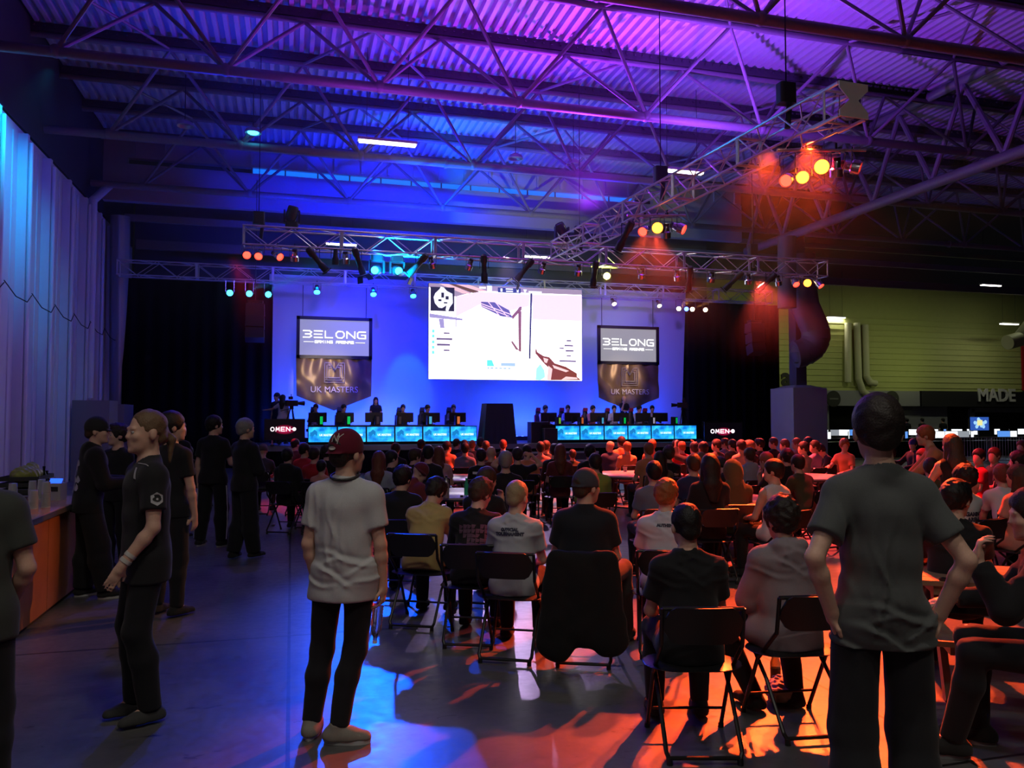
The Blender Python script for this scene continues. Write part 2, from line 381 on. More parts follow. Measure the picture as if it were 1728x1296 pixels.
def hand(sd, W, spec, side, k, h, scale=1.):
    d, n, curl = spec; t = d.cross(n)*(-side)        # thumb side
    rf = max(.0085*scale, h*.85)
    q = lambda x: tuple(x)
    sd.cap(q(W-d*.01), q(W+d*.035), .025, .028, .012)
    sd.cap(q(W+d*.035), q(W+d*.075), .036, .036, .012, u=q(n), f=.40)
    for i, (o, L) in enumerate(((.028, .92), (.010, 1.), (-.009, .95), (-.027, .78))):
        p = W+d*.080+t*o; dd = d.copy(); c = curl*(.85+.12*i)
        for m, (l, a) in enumerate(((.036, .35), (.026, .75), (.020, .5))):
            ang = c*a; dd = (dd*math.cos(ang)+(n*math.cos(0))*math.sin(ang)); dd.normalize()
            e = p+dd*l*L; sd.cap(q(p), q(e), rf*(1-.06*m), rf*(1-.06*(m+1)), .004); p = e
            n2 = n-dd*n.dot(dd)
            if n2.length > .2: pass
    p = W+d*.025+t*.024; dd = (d*.62+t*.62+n*.35).normalized()
    e = p+dd*.040; sd.cap(q(p), q(e), .013, max(.0105, rf), .01); dd = (d*.85+t*.25+n*.35*max(.4, curl)).normalized()
    sd.cap(q(e), q(e+dd*.030), max(.0105, rf), max(.009, rf), .005)
def torso(sd, j, g, low=-.03, chest=0.):
    P, u, r, k, G = j['P'], j['u'], j['r'], j['k'], j['g']; q = tuple
    sd.cap(q(P+u*low*k), q(P+u*.07*k), .100*k*G+g, .098*k*G+g, .05, u=q(r), f=1.42)
    sd.cap(q(P+u*.07*k), q(P+u*.20*k), .098*k*G+g, .100*k*G+g, .05, u=q(r), f=1.30)
    sd.cap(q(P+u*.20*k), q(P+u*.37*k), .100*k*G+g, .108*k*G+g+chest, .05, u=q(r), f=1.36)
    sd.cap(q(j['SL']-u*.005-r*-.02), q(j['SR']-u*.005-r*.02), .058*k*G**.5+g, .058*k*G**.5+g, .05)
    for s in 'LR': sd.cap(q(j['N']+u*.020*k), q(j['S'+s]+u*.002), .050*k+g*.5, .048*k+g*.6, .04)
def legs(sd, j, g=0., loose=1., which='LR', full=True, flat=False):
    q = tuple; k, G = j['k'], j['g']
    for s in which:
        hp, K, A, T = j['h'+s], j['K'+s], j['A'+s], j['T'+s]
        sd.cap(q(hp), q(K), .088*k*G+g, .056*k*loose+g, .04)
        if full:
            m = K.lerp(A, .35)-T*.015; e = A+(K-A).normalized()*.005
            sd.cap(q(K), q(m), .055*k*loose+g, .056*k*loose+g, .03); sd.cap(q(m), q(e if flat else A), .056*k*loose+g, (.044 if flat else .037)*k*loose+g, .03, flat=flat)
def headprims(sd, j, face=True):
    k = j['hk']; C = j['C']; R = j['Rh']; L = lambda x, y, z: tuple(C+R @ V(x, y, z)*k)
    sd.ell(L(0, -.014, .030), (.075*k, .094*k, .088*k), R, .03)
    sd.ell(L(0, .026, -.028), (.061*k, .068*k, .088*k), R, .02)
    sd.ell(L(0, .048, -.080), (.040*k, .038*k, .032*k), R, .025)
    for s in (-1, 1):
        sd.ell(L(s*.076, -.008, -.012), (.011*k, .020*k, .032*k), R, .008)
        if face: sd.ell(L(s*.034, .066, -.022), (.024*k, .02*k, .02*k), R, .02)
    if face:
        sd.cap(L(-.034, .078, .020), L(.034, .078, .020), .012*k, .012*k, .012)
        for s in (-1, 1): sd.ell(L(s*.031, .096, .000), (.017*k, .012*k, .011*k), R, .010, sub=True)
        sd.cap(L(0, .085, .004), L(0, .097, -.024), .008*k, .0125*k, .012)
        sd.cap(L(-.012, .088, -.028), L(.012, .088, -.028), .009*k, .009*k, .006)
        sd.cap(L(-.018, .083, -.058), L(.018, .083, -.058), .0085*k, .0085*k, .005)
        sd.cap(L(-.014, .082, -.070), L(.014, .082, -.070), .0080*k, .0080*k, .004)
        sd.ell(L(0, .076, -.096), (.022*k, .018*k, .016*k), R, .012)
def geo_body(j, h, bare=1.):
    sd = SDF(h); q = tuple; k = j['k']; G = j['g']; g2 = G**.6
    torso(sd, j, 0)
    sd.cap(q(j['N']-j['u']*.02), q(j['C']-j['Rh'] @ V(0, .02, .05)*k), .060*k*g2, .054*k*g2, .03)
    headprims(sd, j, h < .016)
    for s, sg in (('L', -1), ('R', 1)):
        S, E, W = j['S'+s], j['E'+s], j['W'+s]
        M = S.lerp(E, .35); sd.cap(q(S), q(M), .052*k*g2, .050*k*g2, .03); sd.cap(q(M), q(E), .050*k*g2, .037*k*g2, .02)
        M = E.lerp(W, .3); sd.cap(q(E), q(M), .038*k*g2, .039*k*g2, .02); sd.cap(q(M), q(W), .039*k*g2, .027*k, .02)
        hand(sd, W, j['H'+s], sg, k, h)
        A = j['A'+s]; legs(sd, j, 0, 1, s)
        sd.cap(q(A), q(A+j['T'+s]*.13+V(0, 0, .045-A.z if A.z < .12 else -.05)), .038*k, .026*k, .02)
    return sd.mesh('body')
def wr(amp, ph=0., zs=26.):
    """folds: soft swells plus, on loose cloth, sharp creases that slant across the lower back and hang from the shoulders"""
    r_ = random.Random(int(ph*10)+11); cr = []
    if amp > .009:
        for i in range(9): cr.append(('h', r_.uniform(.86, 1.20), r_.uniform(-.35, .35), r_.uniform(-.18, .18), r_.uniform(.07, .16), r_.uniform(.5, 1)))
        for i in range(6): cr.append(('v', r_.uniform(-.17, .17), r_.uniform(-.25, .25), r_.uniform(1.05, 1.35), r_.uniform(.10, .2), r_.uniform(.4, .9)))
    def f(X, Y, Z):
        d = np.minimum(1.2, .35+np.maximum(0, 1.32-Z)*1.4)
        o = amp*.5*d*(np.sin(Z*17+X*9*np.sin(Z*4+ph)+2.2*np.sin(X*7+Y*5+ph))*.5+.5*np.sin(X*24-Z*13+2*np.sin(Z*9)+ph)+.25*np.sin(Z*41+5*np.sin(X*9+ph)))
        for (k, a, m, c, l, s_) in cr:
            if k == 'h': u = Z-a-m*X-.015*np.sin(X*22+a*50); w = np.exp(-((X-c)/l)**2)
            else: u = X-a-m*(Z-1.2)-.012*np.sin(Z*19+a*40); w = np.exp(-((Z-c)/l)**2)
            o = o-amp*.85*s_*w*(np.exp(-(u/.011)**2)-.55*np.exp(-((u-.024)/.016)**2))
        return o
    return f
def geo_shirt(j, h, sleeve='short', g=.016, hem=-.10, amp=.003, ph=0., hood=False, collar=False):
    sd = SDF(h); q = tuple; k = j['k']; u = j['u']; P = j['P']; G = j['g']
    torso(sd, j, g, low=hem-.12, chest=.004)
    for s in 'LR': sd.cap(q(j['h'+s]), q(j['h'+s].lerp(j['K'+s], .25 if j['seated'] else .5)), .088*k*G+g+.004, .082*k*G+g, .04)
    sd.cap(q(P-u*.12*k-j['f']*.02), q(P-j['f']*.012), .103*k*G+g, .101*k*G+g, .05, u=q(j['r']), f=1.32)
    for s in 'LR':
        S, E, W = j['S'+s], j['E'+s], j['W'+s]; g2 = G**.6
        if sleeve == 'short':
            e = S.lerp(E, .66); sd.cap(q(S), q(e), .056*k*g2+g*.7, .050*k*g2+g*.9, .03, flat=True)
        elif sleeve == 'long':
            sd.cap(q(S), q(E), .056*k*g2+g, .045*k*g2+g, .035); sd.cap(q(E), q(E.lerp(W, .95)), .046*k*g2+g, .032*k+g*.8, .02, flat=True)
    if hood:
        N = j['N']; f = j['f']
        sd.cap(q(N-f*.055-j['r']*.07+u*.03), q(N-f*.055+j['r']*.07+u*.03), .050, .050, .03); sd.ell(q(N-f*.085-u*.05), (.10, .045, .10), None, .03)
    if collar: sd.cap(q(j['N']+u*.02), q(j['N']+u*.065), .073, .070, .01, flat=True)
    sd.cap(q(j['N']+u*.045+j['f']*.015), q(j['N']+u*.2+j['f']*.02), .062*k, .075*k, .006, sub=True)
    sd.plane(q(P+u*hem*k), q(-u)); sd.noise = wr(amp, ph)
    if sleeve == 'none':
        for s, sg in (('L', -1), ('R', 1)): sd.cap(q(j['S'+s]+j['r']*sg*.05+u*.05), q(j['S'+s]+j['r']*sg*.035-u*.10), .058, .05, .01, sub=True)
    return sd.mesh('shirt', 3)
def geo_trousers(j, h, g=.014, amp=.003, ph=1., top=.05, shorts=False, loose=1.):
    sd = SDF(h); q = tuple; k = j['k']; P = j['P']; u = j['u']; G = j['g']
    sd.cap(q(P-u*.03*k), q(P+u*.20*k), .100*k*G+g, .100*k*G+g, .05, u=q(j['r']), f=1.42)
    legs(sd, j, g, loose, full=not shorts, flat=True)
    sd.plane(q(P+u*(.15 if j['seated'] else top*k)), q(u)); sd.noise = wr(amp, ph, 34.)
    return sd.mesh('trousers', 2)
def geo_hair(j, h, style='short', ph=0.):
    sd = SDF(h); k = j['hk']; C = j['C']; R = j['Rh']; q = tuple; L = lambda x, y, z: tuple(C+R @ V(x, y, z)*k)
    hi = .010 if style in ('buzz',) else .018 if style in ('short', 'long', 'pony', 'fade') else .034 if style in ('curly', 'afro') else .024
    if style == 'bun': hi = .012
    if style == 'pony': hi = .004
    sd.ell(L(0, -.016, .034), ((.075+hi*.7)*k, (.094+hi*.8)*k, (.088+hi)*k), R, .02)
    if style in ('messy', 'quiff'): sd.ell(L(.01, .045, .105), (.055*k, .05*k, .028*k), R, .03)
    sd.ell(L(0, -.070, -.030), (.058*k, .040*k, .045*k), R, .02)
    sd.ell(L(0, .115, -.035), (.090*k, .078*k, .088*k), R, .012, sub=True)
    if style == 'pony': sd.ell(L(0, .135, .02), (.10*k, .085*k, .095*k), R, .012, sub=True)
    for s in (-1, 1): sd.ell(L(s*.085, .010, -.035), (.022*k, .034*k, .040*k), R, .006, sub=True)
    if style == 'long':
        dn = V(0, 0, -1)*.30*k; b0 = C+R @ V(0, -.055, .0)*k; mid = j['N']-j['f']*.085+j['u']*.0; end = j['N']-j['f']*.125-j['u']*.17
        sd.cap(q(b0), q(mid), .075*k, .062*k, .03, u=q(j['r']), f=1.25); sd.cap(q(mid), q(end), .060*k, .030*k, .03, u=q(j['r']), f=1.7)
        for s in (-1, 1): sd.cap(L(s*.070, -.015, .02), L(s*.078, -.01, -.15), .026*k, .03*k, .02)
    if style == 'pony':
        a = C+R @ V(0, -.105, .0)*k; sd.cap(q(a), q(a+R @ V(0, -.035, -.05)), .020, .026, .02); sd.cap(q(a+R @ V(0, -.035, -.05)), q(a+R @ V(0, -.03, -.19)), .026, .010, .02)
    if style == 'bun': sd.ell(L(0, -.10, .07), (.045*k, .045*k, .04*k), R, .02)
    am = {'curly': .009, 'afro': .010, 'messy': .007}.get(style, .003); fr = 75 if style in ('curly', 'afro') else 60
    sd.noise = lambda X, Y, Z: am*np.sin(X*fr+ph+2*np.sin(Z*40))*np.sin(Y*fr*.9+1.3)*np.sin(Z*fr*.8+ph)+am*.5*np.sin((X+Y)*130+ph)*np.sin(Z*60)
    return sd.mesh('hair')
def geo_hat(j, h, style='cap', back=False):
    sd = SDF(h); k = j['hk']; C = j['C']; R = j['Rh']; L = lambda x, y, z: tuple(C+R @ V(x, y, z)*k); q = tuple
    sd.ell(L(0, -.012, .034), (.087*k, .106*k, .106*k), R, .02)
    if style == 'cap':
        y = -1 if back else 1
        sd.plane(L(0, 0, .002), q(R @ V(0, 0, -1)))
        sd.ell(L(0, y*.098, .006), (.060*k, .066*k, .010*k), R @ Matrix.Rotation(-y*.32, 3, 'X'), .012)
    elif style == 'beanie':
        sd.plane(L(0, 0, -.005), q(R @ V(0, -.25, -1))); sd.cap(L(-.03, -.01, .012), L(.03, -.01, .012), .09*k, .09*k, .01, u=q(R @ V(0, 0, 1)), f=.28)
    elif style == 'hood':
        sd.ell(L(0, -.025, .0), (.112*k, .120*k, .135*k), R, .02); sd.cap(L(0, -.05, -.06), tuple(j['N']-j['f']*.05), .10*k, .085*k, .03)
        sd.ell(L(0, .13, -.01), (.09*k, .10*k, .12*k), R, .012, sub=True)
    return sd.mesh({'cap': 'cap', 'beanie': 'beanie', 'hood': 'hood'}[style])
def geo_shoe(j, s, h, g=0.):
    sd = SDF(h); q = tuple; A = j['A'+s]; T = j['T'+s]; S = T.cross(V(0, 0, 1)); b = A.z-.085
    B = V(A.x, A.y, b)
    sd.cap(q(B-T*.050+V(0, 0, .045)), q(B+T*.06+V(0, 0, .042)), .046, .049, .03)
    sd.cap(q(B+T*.06+V(0, 0, .042)), q(B+T*.150+V(0, 0, .034)), .050, .038, .03)
    sd.cap(q(B-T*.02+V(0, 0, .04)), q(B-T*.005+V(0, 0, .115)), .050, .047, .03, flat=True)
    sd.plane((0, 0, b+.022), (0, 0, -1)); return sd.mesh('shoe')
def geo_sole(j, s):
    A = j['A'+s]; T = j['T'+s]; S = T.cross(V(0, 0, 1)); b = A.z-.085; mb = MB(); pts = []
    for i in range(20):
        t = 2*PI*i/20; y = .050+.135*math.cos(t); x = .044*math.sin(t)*(1+.12*math.cos(t)); y += 0
        v = V(A.x, A.y, 0)+T*y+S*x; pts.append((v.x, v.y))
    mb.prism(pts, b+.001, b+.026); return mb.mesh('sole', True)
GEO = {}
def cached(key, fn):
    if key not in GEO: GEO[key] = fn()
    return GEO[key]
def obj_mat(o, m):
    if not o.data.materials: o.data.materials.append(None)
    o.material_slots[0].link = 'OBJECT'; o.material_slots[0].material = m
def put(name, me, m, parent=None):
    o = bpy.data.objects.new(name, me); COL.objects.link(o)
    if parent is not None: o.parent = parent
    obj_mat(o, m); return o
def person(key, pose, loc, rz, label, h=.018, skin=None, shirt=('tee', (.1, .1, .1)), sk=None, trousers=(.012, .012, .015), hair='short', hc='dark',
           hat=None, hatc=None, shoes=(.02, .02, .02), sole=None, scale=1., group=None, sh={}, tr={}, eyes=False, hat_back=False):
    """One person: the body is the object, hair and clothes are its parts. Meshes are shared between people of one pose."""
    pk = (key, h); j = cached(('j',)+pk, lambda: skel(**pose))
    b = put('person', cached(('b',)+pk, lambda: geo_body(j, h)), skin or SKIN)
    b.location = loc; b.rotation_euler = (0, 0, rz); b.scale = (scale,)*3
    tag(b, label, 'person', group)
    sleeve = sk or 'short'
    shn = {'short': 'shirt', 'long': 'sweater', 'none': 'tank_top'}[sleeve]
    if sh.get('hood'): shn = 'hoodie'
    put(shn, cached(('s', sleeve, str(sh))+pk, lambda: geo_shirt(j, h*.95, sleeve, **sh)), cloth(shirt[0], shirt[1]), b)
    put('trousers', cached(('t', str(tr))+pk, lambda: geo_trousers(j, h, **tr)), cloth('trousers_%02x%02x%02x' % tuple(int(c*255) for c in trousers), trousers), b)
    if hair: put('hair', cached(('h', hair)+pk, lambda: geo_hair(j, h*.8, hair)), hairm(hc), b)
    if hat: put(hat, cached(('hat', hat, hat_back)+pk, lambda: geo_hat(j, h*.8, hat, hat_back)), cloth('hat_%02x%02x%02x' % tuple(int(c*255) for c in hatc), hatc), b)
    for s in 'LR':
        so = put('shoe', cached(('sh', s)+pk, lambda: geo_shoe(j, s, min(h, .014))), cloth('shoe_%02x%02x%02x' % tuple(int(c*255) for c in shoes), shoes), b)
        if sole: put('sole', cached(('so', s)+pk, lambda: geo_sole(j, s)), mat('sole_%02x%02x%02x' % tuple(int(c*255) for c in sole), sole, .6), so)
    if eyes:
        for s in (-1, 1):
            c = j['C']+j['Rh'] @ V(s*.031, .079, .0)*j['hk']
            e = MB().ball(c, .0125, 12, 8).build('eye', mat('eye_white', (.34, .32, .30), .4), b, True)
            MB().ball(c+j['Rh'] @ V(0, .0085, 0), .0055, 10, 6).build('iris', mat('iris', (.03, .03, .035), .2), e, True)
    return b, j
# ================================================================== THE HALL
def st(name, mb, m, **k):
    o = mb.build(name, m, None, **k); o['kind'] = 'structure'; return o
# floor: polished, scuffed concrete
def floor_mat():
    m = mat('worn_concrete', (.2, .2, .2), .4); nt = m.node_tree; b = _bsdf(m); N = nt.nodes.new; L = nt.links.new
    tc = N('ShaderNodeTexCoord')
    n1 = N('ShaderNodeTexNoise'); n1.inputs['Scale'].default_value = .9; n1.inputs['Detail'].default_value = 7; n1.inputs['Roughness'].default_value = .65
    n2 = N('ShaderNodeTexNoise'); n2.inputs['Scale'].default_value = 14; n2.inputs['Detail'].default_value = 5
    mp = N('ShaderNodeMapping'); mp.inputs['Scale'].default_value = (1, 3.0, 1); mp.inputs['Rotation'].default_value = (0, 0, .5)
    n3 = N('ShaderNodeTexNoise'); n3.inputs['Scale'].default_value = 5.5; n3.inputs['Detail'].default_value = 3; n3.inputs['Distortion'].default_value = 1.2
    L(tc.outputs['Object'], n1.inputs['Vector']); L(tc.outputs['Object'], n2.inputs['Vector']); L(tc.outputs['Object'], mp.inputs['Vector']); L(mp.outputs['Vector'], n3.inputs['Vector'])
    r1 = N('ShaderNodeValToRGB'); r1.color_ramp.elements[0].position = .3; r1.color_ramp.elements[0].color = (.055, .055, .058, 1); r1.color_ramp.elements[1].position = .72; r1.color_ramp.elements[1].color = (.155, .15, .148, 1)
    L(n1.outputs['Fac'], r1.inputs['Fac'])
    r3 = N('ShaderNodeValToRGB'); r3.color_ramp.elements[0].position = .27; r3.color_ramp.elements[0].color = (.25, .25, .25, 1); r3.color_ramp.elements[1].position = .33; r3.color_ramp.elements[1].color = (1, 1, 1, 1)
    L(n3.outputs['Fac'], r3.inputs['Fac'])
    mx = N('ShaderNodeMix'); mx.data_type = 'RGBA'; mx.blend_type = 'MULTIPLY'; mx.inputs['Factor'].default_value = 1
    L(r1.outputs['Color'], mx.inputs['A']); L(r3.outputs['Color'], mx.inputs['B'])
    br = N('ShaderNodeTexBrick'); br.inputs['Scale'].default_value = .28; br.inputs['Mortar Size'].default_value = .0035; br.offset = 0
    br.inputs['Color1'].default_value = br.inputs['Color2'].default_value = (1, 1, 1, 1); br.inputs['Mortar'].default_value = (.12, .12, .12, 1)
    br.inputs['Brick Width'].default_value = 1; br.inputs['Row Height'].default_value = 1
    L(tc.outputs['Object'], br.inputs['Vector'])
    m2 = N('ShaderNodeMix'); m2.data_type = 'RGBA'; m2.blend_type = 'MULTIPLY'; m2.inputs['Factor'].default_value = 1
    L(mx.outputs['Result'], m2.inputs['A']); L(br.outputs['Color'], m2.inputs['B']); L(m2.outputs['Result'], b.inputs['Base Color'])
    rr = N('ShaderNodeMapRange'); rr.inputs['To Min'].default_value = .22; rr.inputs['To Max'].default_value = .46
    L(n2.outputs['Fac'], rr.inputs['Value']); L(rr.outputs['Result'], b.inputs['Roughness'])
    bp = N('ShaderNodeBump'); bp.inputs['Strength'].default_value = .12; bp.inputs['Distance'].default_value = .01
    L(n2.outputs['Fac'], bp.inputs['Height']); L(bp.outputs['Normal'], b.inputs['Normal'])
    return m
st('floor', MB().box((20, 22, -.1), (60, 56, .2)), floor_mat())
XW = -6.5; XG = 18.8; YB = 30.3; ZD = 11.9
# corrugated roof deck, ribs running down the hall
mb = MB(); prof = []; x = -8.0; per = .27
while x < 44: prof += [(x, ZD), (x+.10, ZD), (x+.125, ZD+.13), (x+.245, ZD+.13)]; x += per
n = len(prof); vs = [(p[0], y, p[1]) for y in (8.0, YB+.1) for p in prof]; mb.add(vs, [(i, i+1, n+i+1, n+i) for i in range(n-1)])
mb.box((18, 19, ZD+.25), (52, 23, .1)); st('ceiling', mb, mat('roof_deck', (.55, .55, .57), .45, .1, bump=.05, bscale=6, var=.06))
mb = MB()
for yk in (13.3, 18.5, 23.6, 28.7):
    for s in (-1.3, 1.3):
        for xx in np.arange(-6.4, 18, .48): pass
# left wall: pale insulated panels with box pilasters
WP = mat('wall_panel_paint', (.62, .62, .64), .5, bump=.04, bscale=5, var=.05)
mb = MB(); mb.box((XW-.1, 13, 4.47), (.2, 46, 8.95))
for i in range(30):
    y = 21.7-1.95*8+i*.975
    if y > 35: break
    mb.box((XW+.012, y+.49, 4.4), (.03, .03, 8.7))
st('wall_left', mb, WP)
for i in range(15):
    y = 21.7-1.95*8+i*1.95
    st('trim_%d' % (i+1), MB().box((XW+.10, y, 4.4), (.22, .16, 8.8)).tube((XW+.26, y+.02, 0), (XW+.26, y+.02, 8.6), .05, 8), WP)
mb = MB(); mb.box((XW-.1, 13, 10.6), (.25, 46, 3.2)); st('wall_left_upper', mb, mat('dark_cladding', (.03, .03, .035), .7))
mb = MB()
for i in range(9): y = 14+i*1.95; mb.path([(XW+.33, y, 4.9), (XW+.42, y+.5, 4.62), (XW+.42, y+1.3, 4.6), (XW+.33, y+1.95, 4.85)], .012, 6)
tag(mb.build('cable', RUB, smooth=True), 'thin black cable looped along the pale left wall', 'cable')
mb = MB(); mb.box(((XW+20.5)/2, 36.6, 6), (20.5-XW, .3, 12.4)); st('wall_back', mb, mat('dark_back_wall', (.10, .10, .11), .8, var=.2, bscale=2))
# bulkhead across the hall above the stage, with a lit clerestory strip
BH = mat('bulkhead_paint', (.42, .42, .46), .6, var=.1, bscale=1.2)
zs = aty(700, 308, YB).z
mb = MB(); mb.box(((XW+XG)/2, YB+.2, (zs-.12+9.5)/2), (XG-XW, .3, zs-.12-9.5)); mb.box(((XW+XG)/2, YB+.25, (zs+.12+12.3)/2), (XG-XW, .3, 12.3-zs-.12))
for i in range(26): mb.box((XW+1+i*1.0, YB+.06, (zs+.2+12.0)/2), (.10, .12, 12.0-zs-.2))
for sx in (XW+.8, 14.6): mb.box(((sx+(XW if sx < 0 else XG))/2, YB+.2, zs), (abs(sx-(XW if sx < 0 else XG)), .3, .26))
st('wall_bulkhead', mb, BH)
x0, x1 = aty(425, 290, YB).x, aty(1075, 340, YB).x
st('window_1', MB().box(((x0+x1)/2, YB+.28, zs), (x1-x0, .03, .24)), mat('lit_clerestory', (.02, .03, .06), .5, emit=(.005, .14, 1), es=1.3))
mb = MB()
for i in range(14): mb.box((x0+(x1-x0)*i/13, YB+.22, zs), (.05, .06, .24))
st('trim_20', mb, STEEL)
for i, (y, z, r) in enumerate(((31.2, 9.1, .14), (33.5, 8.6, .2), (33.0, 10.2, .12))):
    st('beam_%d' % (i+1), MB().box(((XW+44)/2+.3, y, z), (44-XW-.6, r, r*1.8)), STEEL)
# roof trusses: one lower chord, two upper chords, splayed braces
NX = [-4.9+3.4*i for i in range(8)]
def roof_truss(yk, label, ext=False):
    t = thing('roof_truss', label, 'roof truss', (0, yk, 9.6), group=None)
    xs = [x+23.8 for x in NX[:6]] if ext else NX
    a, b = (xs[0]-1.6, xs[-1]+.1) if not ext else (xs[0]-3.4, xs[-1]+1.6)
    m = MB().tube((a, 0, 0), (b, 0, 0), .115, 12)
    for x in xs: m.ball((x, 0, .02), .15, 10, 6)
    m.tube((xs[3]-.9, 0, 0), (xs[3]-.82, 0, 0), .15, 12); m.build('lower_chord', STEEL, t, True)
    for s in (-1, 1):
        m = MB().tube((a, s*1.3, 2.0), (b, s*1.3, 2.0), .075, 10); m.build('upper_chord', STEEL, t, True)
        m = MB().box(((a+b)/2, s*1.3, 2.18), (b-a, .16, .22))
        for xx in np.arange(a+.1, b, .24): m.box((xx, s*1.3-.11, 2.2), (.05, .05, .05))
        m.build('purlin', mat('dark_purlin', (.05, .05, .055), .6), t)
    me = None
    for x in xs:
        for sx in (-1, 1):
            for s in (-1, 1):
                if x+sx*1.7 < XW+.2: continue
                MB().tube((x, 0, .03), (x+sx*1.7, s*1.3, 1.97), .048, 8).build('brace', STEEL, t, True)
    if not ext:
        for i, x in enumerate(xs[:-1]):
            MB().tube((x+1.7, -1.3, 2.0), (x+1.7+(3.4 if i % 2 else -3.4)*.5*1, 1.3 if 0 else -3.75, 2.0), .04, 6).build('plan_brace', STEEL, t, True)
    return t
for yk, lb in ((13.3, 'grey tubular roof truss nearest overhead, crossing the top right corner'), (18.5, 'grey tubular roof truss second from the viewer, under the violet roof'),
               (23.6, 'grey tubular roof truss with a bright fluorescent lamp hanging on it'), (28.7, 'farthest grey tubular roof truss, in front of the blue bulkhead')):
    roof_truss(yk, lb)
roof_truss(18.5, 'dark roof truss over the side hall, running into the girder nearest the top right', True)
roof_truss(23.6, 'dark roof truss over the side hall, middle one beyond the girder', True)
roof_truss(28.7, 'dark roof truss over the side hall, farthest beyond the girder', True)
# longitudinal girder and column
t = thing('girder', 'deep grey steel girder running along the right side of the roof', 'girder', (XG, 0, 9.0))
MB().tube((0, 9, 0), (0, 30, 0), .17, 12).build('lower_chord', STEEL, t, True); MB().tube((0, 9, 2.7), (0, 30, 2.7), .14, 12).build('upper_chord', STEEL, t, True)
for i in range(8):
    y = 9.5+i*2.55; MB().tube((0, y, .1), (0, y+1.3, 2.6), .08, 8).build('brace', STEEL, t, True); MB().tube((0, y+1.3, 2.6), (0, y+2.55, .1), .08, 8).build('brace', STEEL, t, True)
pc = atz(1347, 661, 3.15); k_ = 27.6/pc.y if pc.y else 1
cx = atd(1347, 661, 31.3).x; cyy = atd(1347, 661, 31.3).y
t = thing('column', 'dark steel roof column rising from a pale boxed base behind the audience', 'column', (cx, cyy, 0), 0)
MB().box((0, 0, 6.1), (.46, .46, 6.2)).build('shaft', mat('column_paint', (.10, .085, .09), .6), t)
mb = MB().box((0, 0, 1.5), (1.5, 1.5, 3.0)); mb.box((0, 0, 3.05), (1.45, 1.45, .14), taper=.45); mb.build('boxed_base', mat('column_casing', (.46, .45, .45), .7, var=.06, bscale=2), t)
# air ducts by the column and wall pipes
DUCT = mat('galvanised_duct', (.34, .34, .33), .4, .5, bump=.05, bscale=8)
def duct(name, label, pts, r, m=DUCT):
    return tag(MB().path([tuple(p) for p in pts], r, 20).build(name, m, smooth=True), label, 'duct')
Dd = 30.0
P_ = lambda a, b, D=Dd: atd(a, b, D)
duct('air_duct', 'fat curved air duct bending round the right of the dark column', [P_(1352, 430), P_(1353, 480), P_(1358, 515), P_(1368, 538), P_(1376, 556), P_(1377, 572), P_(1370, 586), P_(1357, 595), P_(1342, 598)], .52, mat('duct_dark', (.16, .15, .15), .5, .3))
duct('air_duct', 'upright dark air duct high on the left of the column', [P_(1328, 400, 29), P_(1328, 520, 29)], .33, mat('duct_dark', (.16, .15, .15), .5, .3))
duct('wall_pipe', 'pale drain pipe with an angled top beside the end of the left wall', [atx(150, 672, -6.2), atx(157, 338, -6.2), atx(186, 312, -6.0)], .13, WP)
duct('air_duct', 'wide dim upright duct left of the stage drapes', [atx(203, 650, -6.0)+V(0, 0, -2), atx(203, 365, -6.0)], .33)
b0 = atx(143, 676, -6.0); mb = MB().box((-5.7, b0.y, b0.z/2), (1.0, 1.2, b0.z)); tag(mb.build('plinth', mat('plinth_paint', (.22, .21, .2), .8)), 'pale box plinth at the foot of the angled wall pipe', 'plinth')
mb = MB().box((-5.9, 29.6, 1.15), (1.1, 1.6, 2.3)); tag(mb.build('half_wall', mat('plinth_paint', (.22, .21, .2), .8)), 'low grey block wall between the plinth and the stage drapes', 'wall block')
# side hall on the right: far wall, shop fronts
YF = 42.0
LIME = mat('side_hall_panels', (.42, .45, .16), .7, bump=.05, bscale=3, var=.08)
mb = MB(); mb.box((37, YF+.15, 6.8), (34, .3, 6.6))
for i in range(13): mb.box((37, YF-.02, 3.75+i*.36), (34, .05, .03))
st('wall_far', mb, LIME)
mb = MB().box((33.6, YF+.05, 3.05), (10.0, .4, .95)); st('trim_21', mb, mat('fascia_pale', (.24, .24, .27), .7))
mb = MB().box((45, YF+.0, 3.05), (12.6, .4, 1.0)); st('trim_22', mb, mat('fascia_dark', (.01, .01, .013), .6))
mb = MB().box((37, YF+1.6, 1.4), (34, .3, 2.8)); st('wall_shopfront', mb, mat('shop_dark', (.012, .012, .015), .7))
PALE = mat('shop_pale', (.22, .22, .25), .7)
mb = MB(); mb.box((31.6, YF+.3, 1.3), (.9, .3, 2.6)); mb.box((39.0, YF+.6, 1.35), (4.6, .3, 2.6)); mb.box((47.0, YF+.5, 2.35), (7.5, .2, .3)); mb.box((43.3, YF+.5, 1.2), (.35, .2, 2.4)); st('wall_partition', mb, PALE)
mb = MB().box((49.2, YF-.15, 5.6), (4.6, .1, 3.9)); tag(mb.build('red_panel', mat('red_panel', (.45, .008, .01), .7)), 'large plain red panel on the far wall at the right edge', 'banner')
a = aty(1327, 637, YF-.1)
text('letter_sign', 'a', 1.55, mat('sign_dark', (.02, .02, .02), .6), None, (a.x, YF-.06, a.z), ext=.03, bold=.05); tag(bpy.data.objects['letter_sign'], 'big dark letter a on the lime wall left of the column', 'sign')
a = aty(1683, 668, YF-.25)
o = text('shop_lettering', 'MADE', 1.15, mat('sign_pale', (.5, .5, .5), .6), None, (a.x-.1, YF-.28, a.z), ext=.04, bold=.03); tag(o, 'pale capital letters on the dark shop fascia under the red panel', 'sign')
